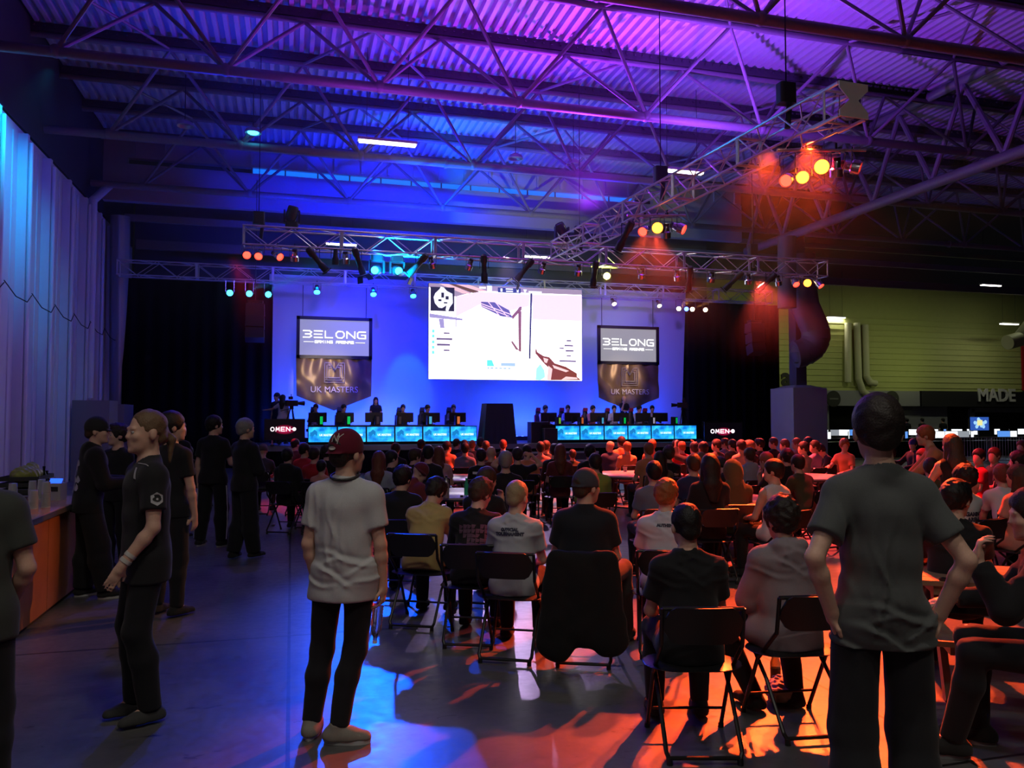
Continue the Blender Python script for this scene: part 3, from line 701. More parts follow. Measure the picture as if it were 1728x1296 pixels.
for px, lb in ((1406, 'round dark logo disc on the pale fascia nearest the column'), (1505, 'round dark logo disc on the pale fascia behind the grey T-shirt man')):
    a = aty(px, 673, YF-.2); d = thing('logo_disc', lb, 'sign', (a.x, YF-.2, a.z))
    MB().lathe([(.5, 0), (.5, .05)], R=Matrix.Rotation(PI/2, 3, 'X'), n=28).build('disc', mat('sign_dark', (.02, .02, .02), .6), d, True)
    MB().box((0, -.07, 0), (.62, .02, .10)).build('lettering', mat('sign_grey', (.12, .12, .12), .6), d)
for i, (a_, x_, lb) in enumerate(((1430, 0, 'first pale downpipe from the column on the lime wall'), (1447, 0, 'middle pale downpipe with a kicked foot on the lime wall'), (1461, 0, 'third pale downpipe curving right on the lime wall'))):
    f_ = [(1431, 545), (1431, 645)] if i == 0 else [(1446, 545), (1449, 640), (1456, 660), (1466, 668)] if i == 1 else [(1460, 548), (1462, 635), (1468, 645), (1478, 647)]
    duct('downpipe', lb, [aty(p[0], p[1], YF-.24) for p in f_], .20, mat('pipe_pale', (.5, .5, .32), .6))
duct('air_duct', 'pale fat duct bend high by the right edge under the side hall roof', [aty(1740, 548, 36), aty(1722, 572, 36), aty(1700, 578, 36)], .42, mat('pipe_pale', (.5, .5, .32), .6))
# fluorescent battens
TUBE = mat('lit_tube', (1, 1, 1), .3, emit=(1, .95, .84), es=9.)
def batten(p, L, label, energy=26, es=None, rz=0):
    t = thing('fluorescent_lamp', label, 'ceiling lamp', p, rz, 'fluorescent roof lamps')
    MB().box((0, 0, .09), (L, .24, .07)).build('housing', mat('lamp_white', (.5, .5, .5), .5), t)
    for s in (-1, 1): MB().tube((-L/2+.04, s*.06, .03), (L/2-.04, s*.06, .03), .028, 8).build('tube', TUBE, t, True)
    for s in (-1, 1): MB().tube((s*L*.35, 0, .1), (s*L*.35, 0, ZD+.1-p[2]), .008, 5).build('hanger', BLKM, t)
    if energy:
        l = area('lamp_light', (0, 0, -.03), None, (1, .93, .8), energy, L, .2); l.parent = t
for (px, py, z, L, lb, e) in ((654, 244, 9.35, 1.62, 'bright fluorescent lamp hanging above the left part of the stage', 40), (1151, 292, 9.35, 1.45, 'fluorescent lamp behind the diagonal lighting truss, between two roof trusses', 30),
        (576, 414, 9.0, 1.3, 'far fluorescent lamp seen through the left half of the front lighting truss', 0), (905, 435, 9.0, 1.3, 'far fluorescent lamp seen just left of where the two lighting trusses meet', 0),
        (1672, 483, 8.8, 1.3, 'upper fluorescent lamp over the side hall at the far right', 20), (1411, 537, 8.0, 1.3, 'fluorescent lamp over the side hall nearest the column', 20),
        (1703, 548, 7.6, 1.4, 'lower fluorescent lamp over the side hall at the far right', 20)):
    batten(atz(px, py, z), L, lb, e)
for (x, y, lb) in ((-2, -3.0, 'added unseen fluorescent fill lamp overhead, behind and left of the viewer'), (3.5, -2.5, 'added unseen fluorescent fill lamp overhead, behind and right of the viewer'), (1.0, 1.5, 'added unseen fluorescent fill lamp directly overhead of the viewer')):
    batten(V(x, y, 9.3), 1.5, lb, 100)  # fill lamps added out of view to brighten the backs of near people
# pendant high-bay reflectors and sprinkler domes
for px, py, lb, on in ((427, 225, 'small blue-lit dome lamp under the roof above the left wall end', 1), (312, 213, 'unlit dome lamp under the roof left of the blue one', 0), (870, 268, 'unlit dome lamp under the middle of the roof', 0),
                       (968, 278, 'unlit dome lamp right of the middle one', 0), (1322, 312, 'unlit dome lamp behind the orange lamp cluster', 0), (1392, 320, 'unlit dome lamp right of the orange lamp cluster', 0)):
    p = atz(px, py, 9.9); t = thing('dome_lamp', lb, 'ceiling lamp', p, 0, 'dome lamps under the roof')
    MB().lathe([(.05, .18), (.20, .10), (.24, 0), (.22, 0), (.18, .08)], n=20).build('reflector', mat('dome_grey', (.4, .4, .45), .4, .3), t, True)
    MB().tube((0, 0, .15), (0, 0, 1.9), .012, 6).build('rod', BLKM, t)
    if on: MB().ball((0, 0, .02), (.16, .16, .05), 14, 6).build('lens', mat('lens_cyan_small', (.1, .5, 1), .3, emit=(.05, .6, 1), es=7), t, True)
# ================================================================== LIGHTING RIG
def box_truss(A, B, label, s=.5, bay=.62, sect=2.5):
    A = Vector(A); B = Vector(B); d = B-A; L = d.length; rz = math.atan2(d.y, d.x)
    t = thing('lighting_truss', label, 'lighting truss', A, rz); t.rotation_euler = (0, -math.asin(d.z/L), rz)
    nsec = max(1, round(L/sect)); sl = L/nsec
    for k in range(nsec):
        x0 = k*sl; x1 = x0+sl; sec = MB()
        for y in (-s/2, s/2):
            for z in (-s/2, s/2): sec.tube((x0, y, z), (x1, y, z), .025, 8)
        for x in (x0+.02, x1-.02):
            for q in ((( -1, -1), (1, -1)), ((1, -1), (1, 1)), ((1, 1), (-1, 1)), ((-1, 1), (-1, -1))):
                sec.tube((x, q[0][0]*s/2, q[0][1]*s/2), (x, q[1][0]*s/2, q[1][1]*s/2), .022, 6)
        o = sec.build('section', ALU, t, True)
        nb = max(2, round(sl/bay)); nb += nb % 2; w = sl/nb; lat = MB()
        for i in range(nb):
            a, b = (-1, 1) if i % 2 else (1, -1)
            for y in (-s/2, s/2): lat.tube((x0+i*w, y, a*s/2), (x0+(i+1)*w, y, b*s/2), .0135, 6)
            for z in (-s/2, s/2): lat.tube((x0+i*w, a*s/2, z), (x0+(i+1)*w, b*s/2, z), .0135, 6)
        lat.build('lattice', ALU, o, True)
    return t
TZ = 6.9
pF0, pF1 = aty(410, 398, 22.1), aty(1389, 456, 22.1)
FZ = (pF0.z+pF1.z)/2
box_truss((pF0.x, 22.1, FZ), (pF1.x, 22.1, FZ), 'wide aluminium lighting truss crossing in front of the stage')
pR0, pR1 = aty(199, 453, 30.0), aty(1298, 502, 30.0); RZ_ = (pR0.z+pR1.z)/2
box_truss((pR0.x, 30.0, RZ_), (pR1.x, 30.0, RZ_), 'rear aluminium lighting truss along the top of the stage backdrop')
pJ = aty(943, 412, 21.7); pN = atz(1414, 172, FZ+.1)
box_truss((pJ.x, 21.7, FZ+.02), (pN.x, pN.y, FZ+.02), 'aluminium lighting truss running from the front truss towards the audience')
# end plate of the near truss
dN = Vector((pJ.x-pN.x, 21.7-pN.y, 0)); aN = math.atan2(dN.y, dN.x)-PI/2
t = thing('corner_block', 'perforated pale corner block bolted to the near end of the diagonal truss', 'truss block', (pN.x, pN.y, FZ), aN)
PLT = mat('plate_pale', (.8, .8, .8), .6)
for s in (-1, 1):
    mb = MB().prism([(-.27, -.27), (.27, -.27), (.27, -.17), (.08, 0), (.27, .17), (.27, .27), (-.27, .27), (-.27, .17), (-.08, 0), (-.27, -.17)], -.01, .01, (0, -.16+.27*s*0, 0), Matrix.Rotation(PI/2, 3, 'X'))
    if s > 0: mb.build('plate', PLT, t, loc=(0, -.17, 0))
for x in (-.25, .25):
    for z in (-.25, .25): MB().tube((x, -.30, z), (x, .28, z), .03, 8).build('tube', ALU, t, True)
def stem(t, h):
    MB().tube((0, 0, 0), (0, 0, h), .012, 6).build('hook_clamp', BLKM, t)
# fixtures hang from a clamp at their origin; aim is a direction
def par(p, aim, label, lens=None, es=0, size=.11, black=False, L=.26, grp=None, drop=.26, name='par_can'):
    t = thing(name, label, 'stage lamp', p, 0, grp)
    C = V(0, 0, -drop); a = nrm(aim); q = a.to_track_quat('Z', 'Y').to_matrix(); side = q @ V(1, 0, 0)
    body = BLK if black else CHROME
    MB().lathe([(size*.55, -L*.55), (size*.62, -L*.5), (size*.72, -L*.1), (size, 0), (size, L*.5), (size*.93, L*.5), (size*.9, L*.3)], C, 18, q).build('can', body, t, True)
    MB().lathe([(size*.6, -L*.75), (size*.6, -L*.5)], C, 12, q).build('lamp_base', BLK, t, True)
    yk = MB(); e = side*(size+.02)
    yk.tube(C+e, C+e+V(0, 0, drop*.9), .009, 5); yk.tube(C-e, C-e+V(0, 0, drop*.9), .009, 5); yk.tube(C+e+V(0, 0, drop*.9), C-e+V(0, 0, drop*.9), .009, 5)
    yk.build('yoke', BLKM if black else CHROME, t, True); stem(t, .08)
    if lens:
        o = MB().lathe([(size*.88, L*.34), (size*.6, L*.38), (0.001, L*.40)], C, 18, q).build('lens', mat('lens_'+lens[0], lens[1], .3, emit=lens[1], es=es), t, True)
    return t
def profile_spot(p, aim, label, grp=None, drop=.34, barn=False):
    t = thing('profile_spotlight', label, 'stage lamp', p, 0, grp)
    C = V(0, 0, -drop); a = nrm(aim); q = a.to_track_quat('Z', 'Y').to_matrix(); side = q @ V(1, 0, 0)
    MB().lathe([(.05, -.42), (.09, -.38), (.10, -.2), (.075, -.16), (.072, .1), (.095, .14), (.095, .34), (.08, .34), (.075, .2)], C, 16, q).build('barrel', BLK, t, True)
    MB().box(C+q @ V(0, 0, .37), (.22, .22, .03), q).build('gel_frame', BLKM, t)
    yk = MB(); e = side*.12
    yk.tube(C+e, C+e+V(0, 0, drop*.9), .010, 5); yk.tube(C-e, C-e+V(0, 0, drop*.9), .010, 5); yk.tube(C+e+V(0, 0, drop*.9), C-e+V(0, 0, drop*.9), .010, 5); yk.build('yoke', BLKM, t, True); stem(t, .08)
    if barn:
        for s in (-1, 1): MB().box(C+q @ V(0, s*.16, .46), (.24, .015, .18), q @ Matrix.Rotation(-s*.35, 3, 'X')).build('barn_door', BLKM, t)
    return t
def moving_head(p, aim, label, lens=None, es=0, up=False, grp=None):
    t = thing('moving_head', label, 'stage lamp', p, 0, grp); s = 1 if up else -1
    MB().rbox((0, 0, s*.10), (.34, .26, .16), .05).build('base', BLK, t)
    yk = MB(); yk.box((-.19, 0, s*.34), (.05, .14, .36)); yk.box((.19, 0, s*.34), (.05, .14, .36)); yk.box((0, 0, s*.19), (.42, .16, .04)); yk.build('yoke_arm', BLK, t)
    a = nrm(aim); q = a.to_track_quat('Z', 'Y').to_matrix(); C = V(0, 0, s*.42)
    MB().lathe([(.08, -.22), (.14, -.16), (.155, .0), (.14, .18), (.12, .22), (.11, .2)], C, 18, q).build('head', mat('moving_head_shell', (.03, .03, .035), .25), t, True)
    if lens: MB().lathe([(.105, .205), (.07, .215), (.001, .22)], C, 16, q).build('lens', mat('lens_'+lens[0], lens[1], .3, emit=lens[1], es=es), t, True)
    return t
LC = {'orange': ('orange', (1, .20, .012)), 'red': ('red', (1, .035, .02)), 'cyan': ('cyan', (.03, .50, 1)), 'blue': ('blue', (.05, .12, 1)), 'warm': ('warm', (1, .80, .50)), 'yellow': ('yellow', (1, .9, .35))}
FB = FZ-.25
def fr(px, y=21.85): return V(aty(px, 440, y).x, y, FB)
tocam = lambda p, px=864, py=760: (atz(px, py, 1.2)-p)
cam_ = V(0, 0, CZ)
p = fr(416); par(p, (.1, -.9, -.5), 'chrome lamp glowing red at the left end of the front truss', LC['red'], 7)
p = fr(437); par(p, (-.1, -.8, -.6), 'second chrome lamp glowing red from the left end of the front truss', LC['red'], 7)
p = fr(468); par(p, (.6, -.7, -.5), 'third chrome lamp glowing red, turned right, on the front truss', LC['red'], 7)
par(fr(497), (0, .5, -.9), 'unlit chrome lamp right of the three red ones on the front truss')
profile_spot(fr(536), (.75, .3, -.8), 'black profile spotlight tilted down right, first from the red lamps')
par(fr(566), (0, .2, -1), 'black can lamp hanging straight down beside the cyan beams', None, 0, .09, True, .34)
par(fr(583), (.05, .3, -1), 'short chrome can lamp hanging straight down beside the cyan beams')
profile_spot(fr(606), (.35, .2, -.9), 'black profile spotlight with open barn doors left of the cyan beams', barn=True)
# bright cyan heads (tilted towards the hall)
moving_head(V(aty(636, 440, 22.35).x, 22.35, FB), (-.35, -.85, -.25), 'moving head blazing cyan, left of the pair on the front truss', LC['cyan'], 9)
moving_head(V(aty(670, 440, 22.35).x, 22.35, FB), (.1, -.85, -.2), 'moving head blazing cyan, right of the pair on the front truss', LC['cyan'], 9)
profile_spot(fr(704), (-.6, .3, -.7), 'black profile spotlight tilted down left beside the cyan heads', barn=True)
par(fr(729), (.3, .4, -.9), 'chrome can lamp right of the cyan heads on the front truss', None)
par(fr(792), (-.3, .4, -.9), 'chrome can lamp in the middle of the front truss, above the big screen')
profile_spot(fr(817), (.1, .3, -1), 'black profile spotlight hanging straight down over the big screen')
profile_spot(fr(884), (-.6, .3, -.8), 'black profile spotlight with barn doors over the right part of the big screen', barn=True)
par(fr(915), (-.2, .4, -.9), 'chrome can lamp near the junction of the trusses')
par(fr(976), (.1, .5, -.9), 'chrome can lamp just right of the junction of the trusses')
profile_spot(fr(1003), (0, .4, -1), 'black profile spotlight beside the yellow glowing lamp')
par(V(aty(1023, 440, 22.35).x, 22.35, FB), (-.2, -.9, -.25), 'lamp glowing pale yellow right of the truss junction', LC['yellow'], 8)
par(fr(1083), (.1, .4, -.9), 'chrome can lamp above the right hanging banner')
par(fr(1143), (.3, .4, -.9), 'first of the chrome lamps right of the right banner', None)
profile_spot(fr(1163), (.1, .4, -1), 'black profile spotlight between chrome lamps on the right half of the truss')
par(fr(1200), (0, .4, -.9), 'yellowish chrome lamp facing down on the right half of the truss', None, 0, .12)
profile_spot(fr(1236), (-.6, .5, -.7), 'black profile spotlight aimed down left in the orange haze')
par(fr(1262), (.2, .4, -.9), 'chrome can lamp right of the orange haze')
profile_spot(fr(1292), (-.6, .5, -.7), 'rightmost black profile spotlight on the front truss')
par(fr(1313), (.3, .2, -.9), 'chrome can lamp next to the red cluster at the right truss end')
p = fr(1341); par(p, (-.1, -.7, -.7), 'chrome lamp glowing red left in the right end cluster', LC['red'], 7)
p = fr(1362); par(p, (cam_-p), 'lamp blazing orange at the right end of the front truss', LC['orange'], 14, .13)
p = fr(1381); par(p, (.3, -.6, -.8), 'chrome lamp glowing red right in the right end cluster', LC['red'], 7)
# clusters on the diagonal truss
def dg(px, off=0.):
    lo, hi = 0., 1.
    for _ in range(40):
        m = (lo+hi)/2; q = Vector((pJ.x, 21.7, 0)).lerp(Vector((pN.x, pN.y, 0)), m); v = q.dot(CR)/max(q.dot(CF), .1)*F_+864
        if v < px: lo = m
        else: hi = m
    q = Vector((pJ.x, 21.7, 0)).lerp(Vector((pN.x, pN.y, 0)), lo); return V(q.x+off, q.y, FB)
def near(px, D): q = atd(px, 240, D); return V(q.x, q.y, FB)
def lamp_bar(c, L, ang, label):
    t = thing('lamp_bar', label, 'lamp bar', c, ang)
    MB().tube((-L/2, 0, 0), (L/2, 0, 0), .025, 8).build('bar', ALU, t, True)
    for s in (-1, 1): MB().tube((s*.25, 0, 0), (s*.25, 0, .12), .02, 6).build('clamp', BLKM, t)
cN = near(1386, 13.4); cN = V(cN.x, cN.y, FB-.06); lamp_bar(cN, 1.5, -YAW, 'cross bar carrying the near orange lamp cluster under the diagonal truss')
def onb(c, px):
    for u in range(-100, 101):
        q = c+CR*(u*.012)
        if q.dot(CR)/q.dot(CF)*F_+864 >= px: return V(q.x, q.y, c.z-.02)
par(onb(cN, 1383), cam_-cN, 'big lamp blazing orange in the near cluster of the diagonal truss', LC['orange'], 14, .13)
par(onb(cN, 1352), cam_-cN+V(-1.5, 0, 0), 'lamp blazing orange, left and lower in the near cluster', LC['orange'], 14, .11, drop=.44)
par(onb(cN, 1325), (-.9, -.7, -.5), 'lamp glowing red at the left of the near cluster', LC['red'], 7, .11, drop=.48)
par(onb(cN, 1434), (.8, -.7, -.4), 'lamp glowing red at the right of the near cluster', LC['red'], 7, .12)
par(onb(cN, 1408), (.2, .3, -.9), 'unlit chrome lamp in the middle of the near cluster', drop=.3)
q = V(pN.x+.15, pN.y-.1, FB+.5); par(q, (-.5, -.3, -.5), 'large unlit chrome floodlight above the right of the near cluster', None, 0, .15, False, .3)
cM = dg(1110); cM = V(cM.x, cM.y, FB-.06); lamp_bar(cM, 1.3, -YAW, 'cross bar carrying the far orange lamp cluster under the diagonal truss')
par(onb(cM, 1108), cam_-cM, 'lamp blazing orange in the far cluster of the diagonal truss', LC['orange'], 14, .13)
par(onb(cM, 1086), (-.8, -.7, -.5), 'lamp glowing red left in the far cluster of the diagonal truss', LC['red'], 7, .11, drop=.32)
par(onb(cM, 1144), (.7, -.7, -.5), 'lamp glowing red right in the far cluster of the diagonal truss', LC['red'], 7, .12)
par(onb(cM, 1122), (.1, .3, -.9), 'unlit chrome lamp under the far orange cluster', drop=.36)
q = dg(1072); profile_spot(V(q.x-.25, q.y, FB), (-.3, .4, -.8), 'black profile spotlight left under the far orange cluster')
# things standing on top of the trusses
def top(px, y): return V(aty(px, 400, y).x, y, FZ+.26)
moving_head(top(492, 22.1), (.2, -.3, .9), 'blue-lit moving head standing on the left part of the front truss', None, 0, True)
moving_head(top(948, 21.9), (-.5, -.3, .8), 'moving head standing where the two trusses meet', None, 0, True)
HO = mat('hoist_body', (.02, .02, .02), .4)
def hoist(p, label, zt=11.6):
    t = thing('chain_hoist', label, 'chain hoist', p)
    MB().rbox((0, 0, .25), (.30, .2, .34), .05).build('motor', HO, t); MB().tube((0, 0, .4), (0, 0, zt-p[2]), .012, 5).build('chain', BLKM, t); MB().tube((.09, .05, .1), (.05, .05, -.3), .05, 8).build('chain_bag', HO, t)
hoist((pN.x-.3, pN.y+.9, FZ+.3), 'chain hoist holding the near end of the diagonal truss'); hoist((pF0.x+.4, 22.1, FZ+.26), 'chain hoist holding the left end of the front truss')
hoist((dg(1118).x, dg(1118).y, FZ+.3), 'chain hoist with a control box above the far orange cluster'); hoist((top(978, 21.5).x, 21.5, FZ+.3), 'chain hoist above the junction of the trusses'); hoist((top(1270, 22.1).x, 22.1, FZ+.26), 'chain hoist holding the right part of the front truss')
# small row facing the hall on the rear truss
RB = RZ_-.25
def rr(px, y=29.7): return V(aty(px, 480, y).x, y, RB)
lb_ = {388: 'leftmost of the three cyan lamps left of the hanging speaker', 421: 'middle of the three cyan lamps left of the hanging speaker', 453: 'cyan lamp just right of the hanging speaker top'}
for px in (388, 421, 453): p = rr(px, 29.75); par(p, cam_-p, lb_[px], LC['cyan'], 9, .12, drop=.5)
for px, py, lb in ((535, 466, 'cyan lamp facing down on the rear truss above the left banner'), (630, 471, 'cyan lamp facing down on the rear truss, second from the left banner'), (697, 490, 'small blue lamp on the rear truss at the left corner of the big screen')):
    p = rr(px, 29.75); par(p, (0, -.6, -.8), lb, LC['cyan'], 9, .12)
for px, lb in ((1035, 'white lamp facing down on the rear truss right of the big screen'), (1111, 'white lamp facing down on the rear truss above the right banner')):
    p = rr(px, 29.75); par(p, (0, -.7, -.7), lb, LC['warm'], 9, .10)
for px, c, lb in ((1145, 'warm', 'leftmost warm white lamp at the top right edge of the backdrop'), (1158, 'blue', 'blue lamp between warm ones at the top right edge of the backdrop'), (1168, 'warm', 'warm white lamp right of the blue one over the backdrop edge'), (1190, 'warm', 'rightmost warm white lamp over the black drape')):
    p = rr(px, 29.75); par(p, cam_-p, lb, LC[c], 12, .10, drop=.42)
# hanging loudspeakers
def hang_spk(p, label, h=1.25):
    t = thing('hanging_loudspeaker', label, 'loudspeaker', p)
    for k in range(3): MB().box((0, -.05*k, -.22-.43*k), (.62, .5, .40), Matrix.Rotation(-.14*k, 3, 'X'), .96).build('cabinet', BLK, t)
    MB().box((0, 0, .05), (.5, .3, .10)).build('fly_frame', BLKM, t); MB().tube((0, 0, .1), (0, 0, RZ_+3-p[2]), .012, 5).build('chain', BLKM, t)
hang_spk(aty(431, 512, 28.4), 'black loudspeaker stack hanging at the left edge of the backdrop'); hang_spk(aty(1273, 545, 28.4), 'dark loudspeaker stack hanging before the right black drape')
# ================================================================== STAGE
SZ = .93; YT = 27.6; YS = 27.15; YC = 31.5
def X(px, y): return aty(px, 700, y).x
def Zp(px, py, y): return aty(px, py, y).z
SX0, SX1 = X(425, YS), X(1262, YS)
DECK = mat('stage_deck', (.06, .06, .065), .35, bump=.05, bscale=8, var=.2)
t = thing('stage', 'black raised stage with a pale front lip across the end of the hall', 'stage', ((SX0+SX1)/2, 29.2, 0))
wst = SX1-SX0
MB().box((0, 0, SZ-.06), (wst, 2*(29.2-YS), .12)).build('deck', DECK, t)
MB().box((0, -(29.2-YS)-.02, SZ-.09), (wst, .05, .17)).build('front_lip', mat('stage_lip', (.16, .15, .16), .6), t)
mb = MB(); n = 160
vs = []; 
for k in range(n+1):
    x = -wst/2+wst*k/n; y = -(29.2-YS)-.03+.02*math.sin(k*1.7); vs += [(x, y, .0), (x, y, SZ-.17)]
mb.add(vs, [(2*k, 2*k+2, 2*k+3, 2*k+1) for k in range(n)]); mb.build('skirt', mat('black_drape', (.004, .004, .005), .95, spec=.1), t)
xa, xb = X(862, YS), X(1003, YS)
t = thing('stage_steps', 'wide low steps at the middle of the stage front between the two desks', 'steps', ((xa+xb)/2, YS-.55, 0))
for i in range(2):
    o = MB().box((0, .30-i*.35+.02, (SZ-.28*(i+1))/2), ((xb-xa)*(1-.0*i), .35, SZ-.28*(i+1))).build('step', DECK, t)
    MB().box((0, .30-i*.35-.16, SZ-.28*(i+1)-.03), ((xb-xa), .03, .05)).build('nosing', mat('step_nosing', (.45, .45, .5), .5), o)
# backdrop cloths
def drape(name, x0, x1, y, z0, z1, m, label, amp=.06, wl=.45, slant=(0, 0), sag=0.):
    mb = MB(); nx = max(8, int(abs(x1-x0)/wl*8)); nz = 10; vs = []
    for j in range(nz+1):
        v = j/nz
        for i in range(nx+1):
            u = i/nx; xa = x0+slant[0]*(1-v); xb = x1+slant[1]*(1-v); xx = xa+(xb-xa)*u
            a = amp*(1-.3*v); vs.append((xx, y+a*math.sin(xx*2*PI/wl+.6*math.sin(xx*1.7))*(.6+.4*math.sin(xx*.9+2)), z0+(z1-z0)*v-sag*4*u*(1-u)*v))
    for k in list(vs): vs.append((k[0], k[1]+.02, k[2]))
    w = nx+1; N = w*(nz+1); fs = []
    for j in range(nz):
        for i in range(nx): a = j*w+i; fs += [(a, a+1, a+w+1, a+w), (N+a+w, N+a+w+1, N+a+1, N+a)]
    mb.add(vs, fs); o = mb.build(name, m, None, True); return tag(o, label, 'drape' if name != 'backdrop_cloth' else 'backdrop')
BD = mat('black_drape', (.004, .004, .005), .95, spec=.1)
cx0, cx1 = aty(453, 600, YC).x, aty(1158, 600, YC).x
drape('backdrop_cloth', cx0, cx1, YC, SZ-.05, Zp(800, 478, YC), mat('white_cyclorama', (.62, .62, .66), .9), 'tall white stage backdrop washed in blue light', .012, 2.9, (.10, -.28))
drape('black_curtain', X(204, 31), cx0+.15, 31.0, .0, Zp(300, 473, 31), BD, 'black curtain closing the left side of the stage', .07, .5)
drape('black_curtain', cx1-.1, aty(1318, 600, 31).x, 31.1, .0, Zp(1240, 512, 31), BD, 'black curtain closing the right side of the stage', .07, .5)
# big LED wall with the match picture; picture coordinates measured on the screen itself
YL = 29.62
L0, L1 = aty(723, 600, YL).x, aty(982, 600, YL).x; Lt = (aty(723, 479.4, YL).z+aty(982, 488, YL).z)/2; Lb = (aty(723, 640, YL).z+aty(982, 642.8, YL).z)/2
led = thing('led_wall', 'huge bright video wall hanging over the stage showing a first-person shooter match', 'screen', ((L0+L1)/2, YL, Lb))
LW, LH = L1-L0, Lt-Lb
MB().box((0, .07, LH/2), (LW, .12, LH)).build('cabinet', BLK, led)
def em(name, c, s=1.4): return mat('pic_'+name, (0, 0, 0), 1, emit=c, es=s)
MB().box((0, 0, LH/2), (LW-.02, .02, LH-.02)).build('screen_surface', em('bright', (1, .93, 1), 3.2), led)
_lay = [0]
def pic(name, m, polys):
    _lay[0] += 1; mb = MB(); y = -.012-.002*_lay[0]
    for pl in polys:
        vs = [(-LW/2+LW*(p[0]-443)/932, y, LH*(1-(p[1]-447)/564)) for p in pl]; vs = [(min(LW/2, max(-LW/2, v[0])), v[1], min(LH, max(0, v[2]))) for v in vs]
        mb.add(vs, [tuple(range(len(vs)))])
    o = mb.build(name, m, led)
def rc(x, y, w, h): return [(x, y+h), (x+w, y+h), (x+w, y), (x, y)]
pic('roof_shade', em('dusk', (.30, .22, .36)), [[(443, 447), (1375, 447), (1375, 478), (900, 480), (745, 478), (600, 520), (520, 500), (443, 470)]])
pic('roof_stripe', em('rosy', (.75, .45, .55)), [[(500, 447), (560, 447), (700, 500), (640, 500)], [(600, 447), (680, 447), (790, 480), (745, 484)]])
pic('roof_stripe', em('brown', (.12, .05, .05)), [[(560, 447), (600, 447), (745, 486), (700, 494)]])
pic('pale_haze', em('lilac', (1.1, .88, 1.2), 1.), [[(600, 520), (740, 485), (1050, 490), (1040, 560), (900, 600), (745, 560), (600, 640)], [(1060, 490), (1375, 480), (1375, 640), (1062, 640)]])
pic('wall_edge', em('ink', (.03, .03, .09)), [[(1050, 480), (1062, 480), (1050, 880), (1040, 880)]])
pic('wall_edge', em('rust', (.22, .08, .09)), [[(975, 600), (995, 590), (993, 838), (978, 836)], [(935, 625), (985, 566), (996, 566), (996, 585), (940, 645)], [(930, 780), (940, 775), (982, 832), (960, 826)]])
pic('skylight', em('slate', (.10, .08, .25)), [[(750, 545), (830, 545), (920, 590), (940, 635), (870, 628), (750, 575)]])
pic('skylight_bar', em('pinkish', (.9, .6, .85)), [[(750, 553), (930, 612), (930, 618), (750, 559)], [(750, 565), (920, 624), (920, 629), (750, 571)], [(790, 545), (860, 628), (866, 628), (797, 545)], [(835, 547), (905, 630), (911, 630), (842, 547)]])
pic('box_house', em('mauve', (.42, .36, .75), 1), [[(447, 625), (640, 650), (640, 662), (447, 650)], [(500, 655), (530, 655), (535, 710), (510, 710)], [(600, 640), (606, 640), (606, 700), (600, 700)]])
pic('minimap', em('night', (.015, .012, .05)), [rc(452, 468, 140, 142)])
pic('minimap_shape', em('mapwhite', (.9, .9, 1.1), 1.3), [[(480, 505), (505, 480), (512, 465), (530, 470), (548, 490), (580, 505), (583, 560), (565, 585), (555, 612), (540, 605), (545, 575), (520, 592), (500, 590), (478, 565), (470, 530)]])
pic('minimap_room', em('night', (.015, .012, .05)), [rc(515, 500, 16, 30), rc(540, 520, 18, 20), rc(498, 540, 18, 12), rc(530, 556, 20, 8)])
pic('player_card', em('rowdark', (.12, .08, .20)), [rc(530, 735, 35, 9), rc(488, 768, 92, 12), rc(490, 802, 78, 12), rc(530, 836, 35, 9), rc(1275, 760, 30, 9), rc(1262, 790, 55, 10), rc(1268, 822, 52, 10), rc(1275, 853, 28, 9), rc(1230, 885, 105, 10), rc(1230, 808, 28, 8)])
pic('card_icon', em('mint', (.15, .95, .75)), [rc(462, 720, 14, 18), rc(462, 750, 14, 18), rc(462, 784, 14, 18), rc(462, 815, 14, 18), rc(462, 845, 14, 18)])
pic('score_bar', em('navy', (.02, .03, .12)), [rc(850, 455, 140, 30)])
pic('team_logo', em('mapwhite', (.9, .9, 1.1), 1.3), [rc(738, 455, 40, 12), [(785, 447), (815, 447), (815, 478), (785, 478)], rc(1038, 468, 82, 14), [(1005, 460), (1028, 460), (1016, 486)], rc(866, 460, 12, 20), rc(965, 460, 12, 20), rc(898, 458, 44, 8), rc(900, 472, 42, 8)])
pic('ability_panel', em('teal', (.12, .70, .65)), [[(785, 892), (815, 892), (830, 930), (785, 930)]]); pic('ability_bar', em('paleblue', (.35, .5, .75)), [rc(868, 908, 88, 20), rc(788, 936, 12, 10), rc(806, 936, 18, 10), rc(832, 936, 18, 10), rc(858, 936, 18, 10), rc(884, 936, 18, 10), rc(912, 936, 14, 10)])
pic('sleeve', em('aqua', (.35, .85, .90)), [[(1085, 940), (1110, 910), (1135, 950), (1140, 990), (1110, 1010), (1080, 1008)]])
pic('gun', em('gunbrown', (.20, .045, .03)), [[(1078, 835), (1085, 810), (1090, 838), (1130, 862), (1165, 868), (1200, 905), (1270, 925), (1340, 965), (1340, 985), (1365, 1005), (1150, 1008), (1180, 950), (1135, 910), (1080, 848)]])
pic('gun_part', em('gunlight', (.85, .55, .55)), [[(1128, 872), (1160, 880), (1150, 905), (1135, 900)], [(1185, 915), (1290, 950), (1270, 958), (1195, 935)], [(1160, 920), (1185, 940), (1175, 1008), (1150, 1008)], [(1270, 985), (1340, 990), (1345, 1000), (1240, 1005)]])
for x_, z_, s_, n_ in ((-LW/2+.25, LH-.10, .11, 'Mauzer'),): pass
for x in (-LW*.38, LW*.38): MB().box((x, .22, LH-.12), (.05, .30, .05)).build('hanging_bar', BLKM, led)
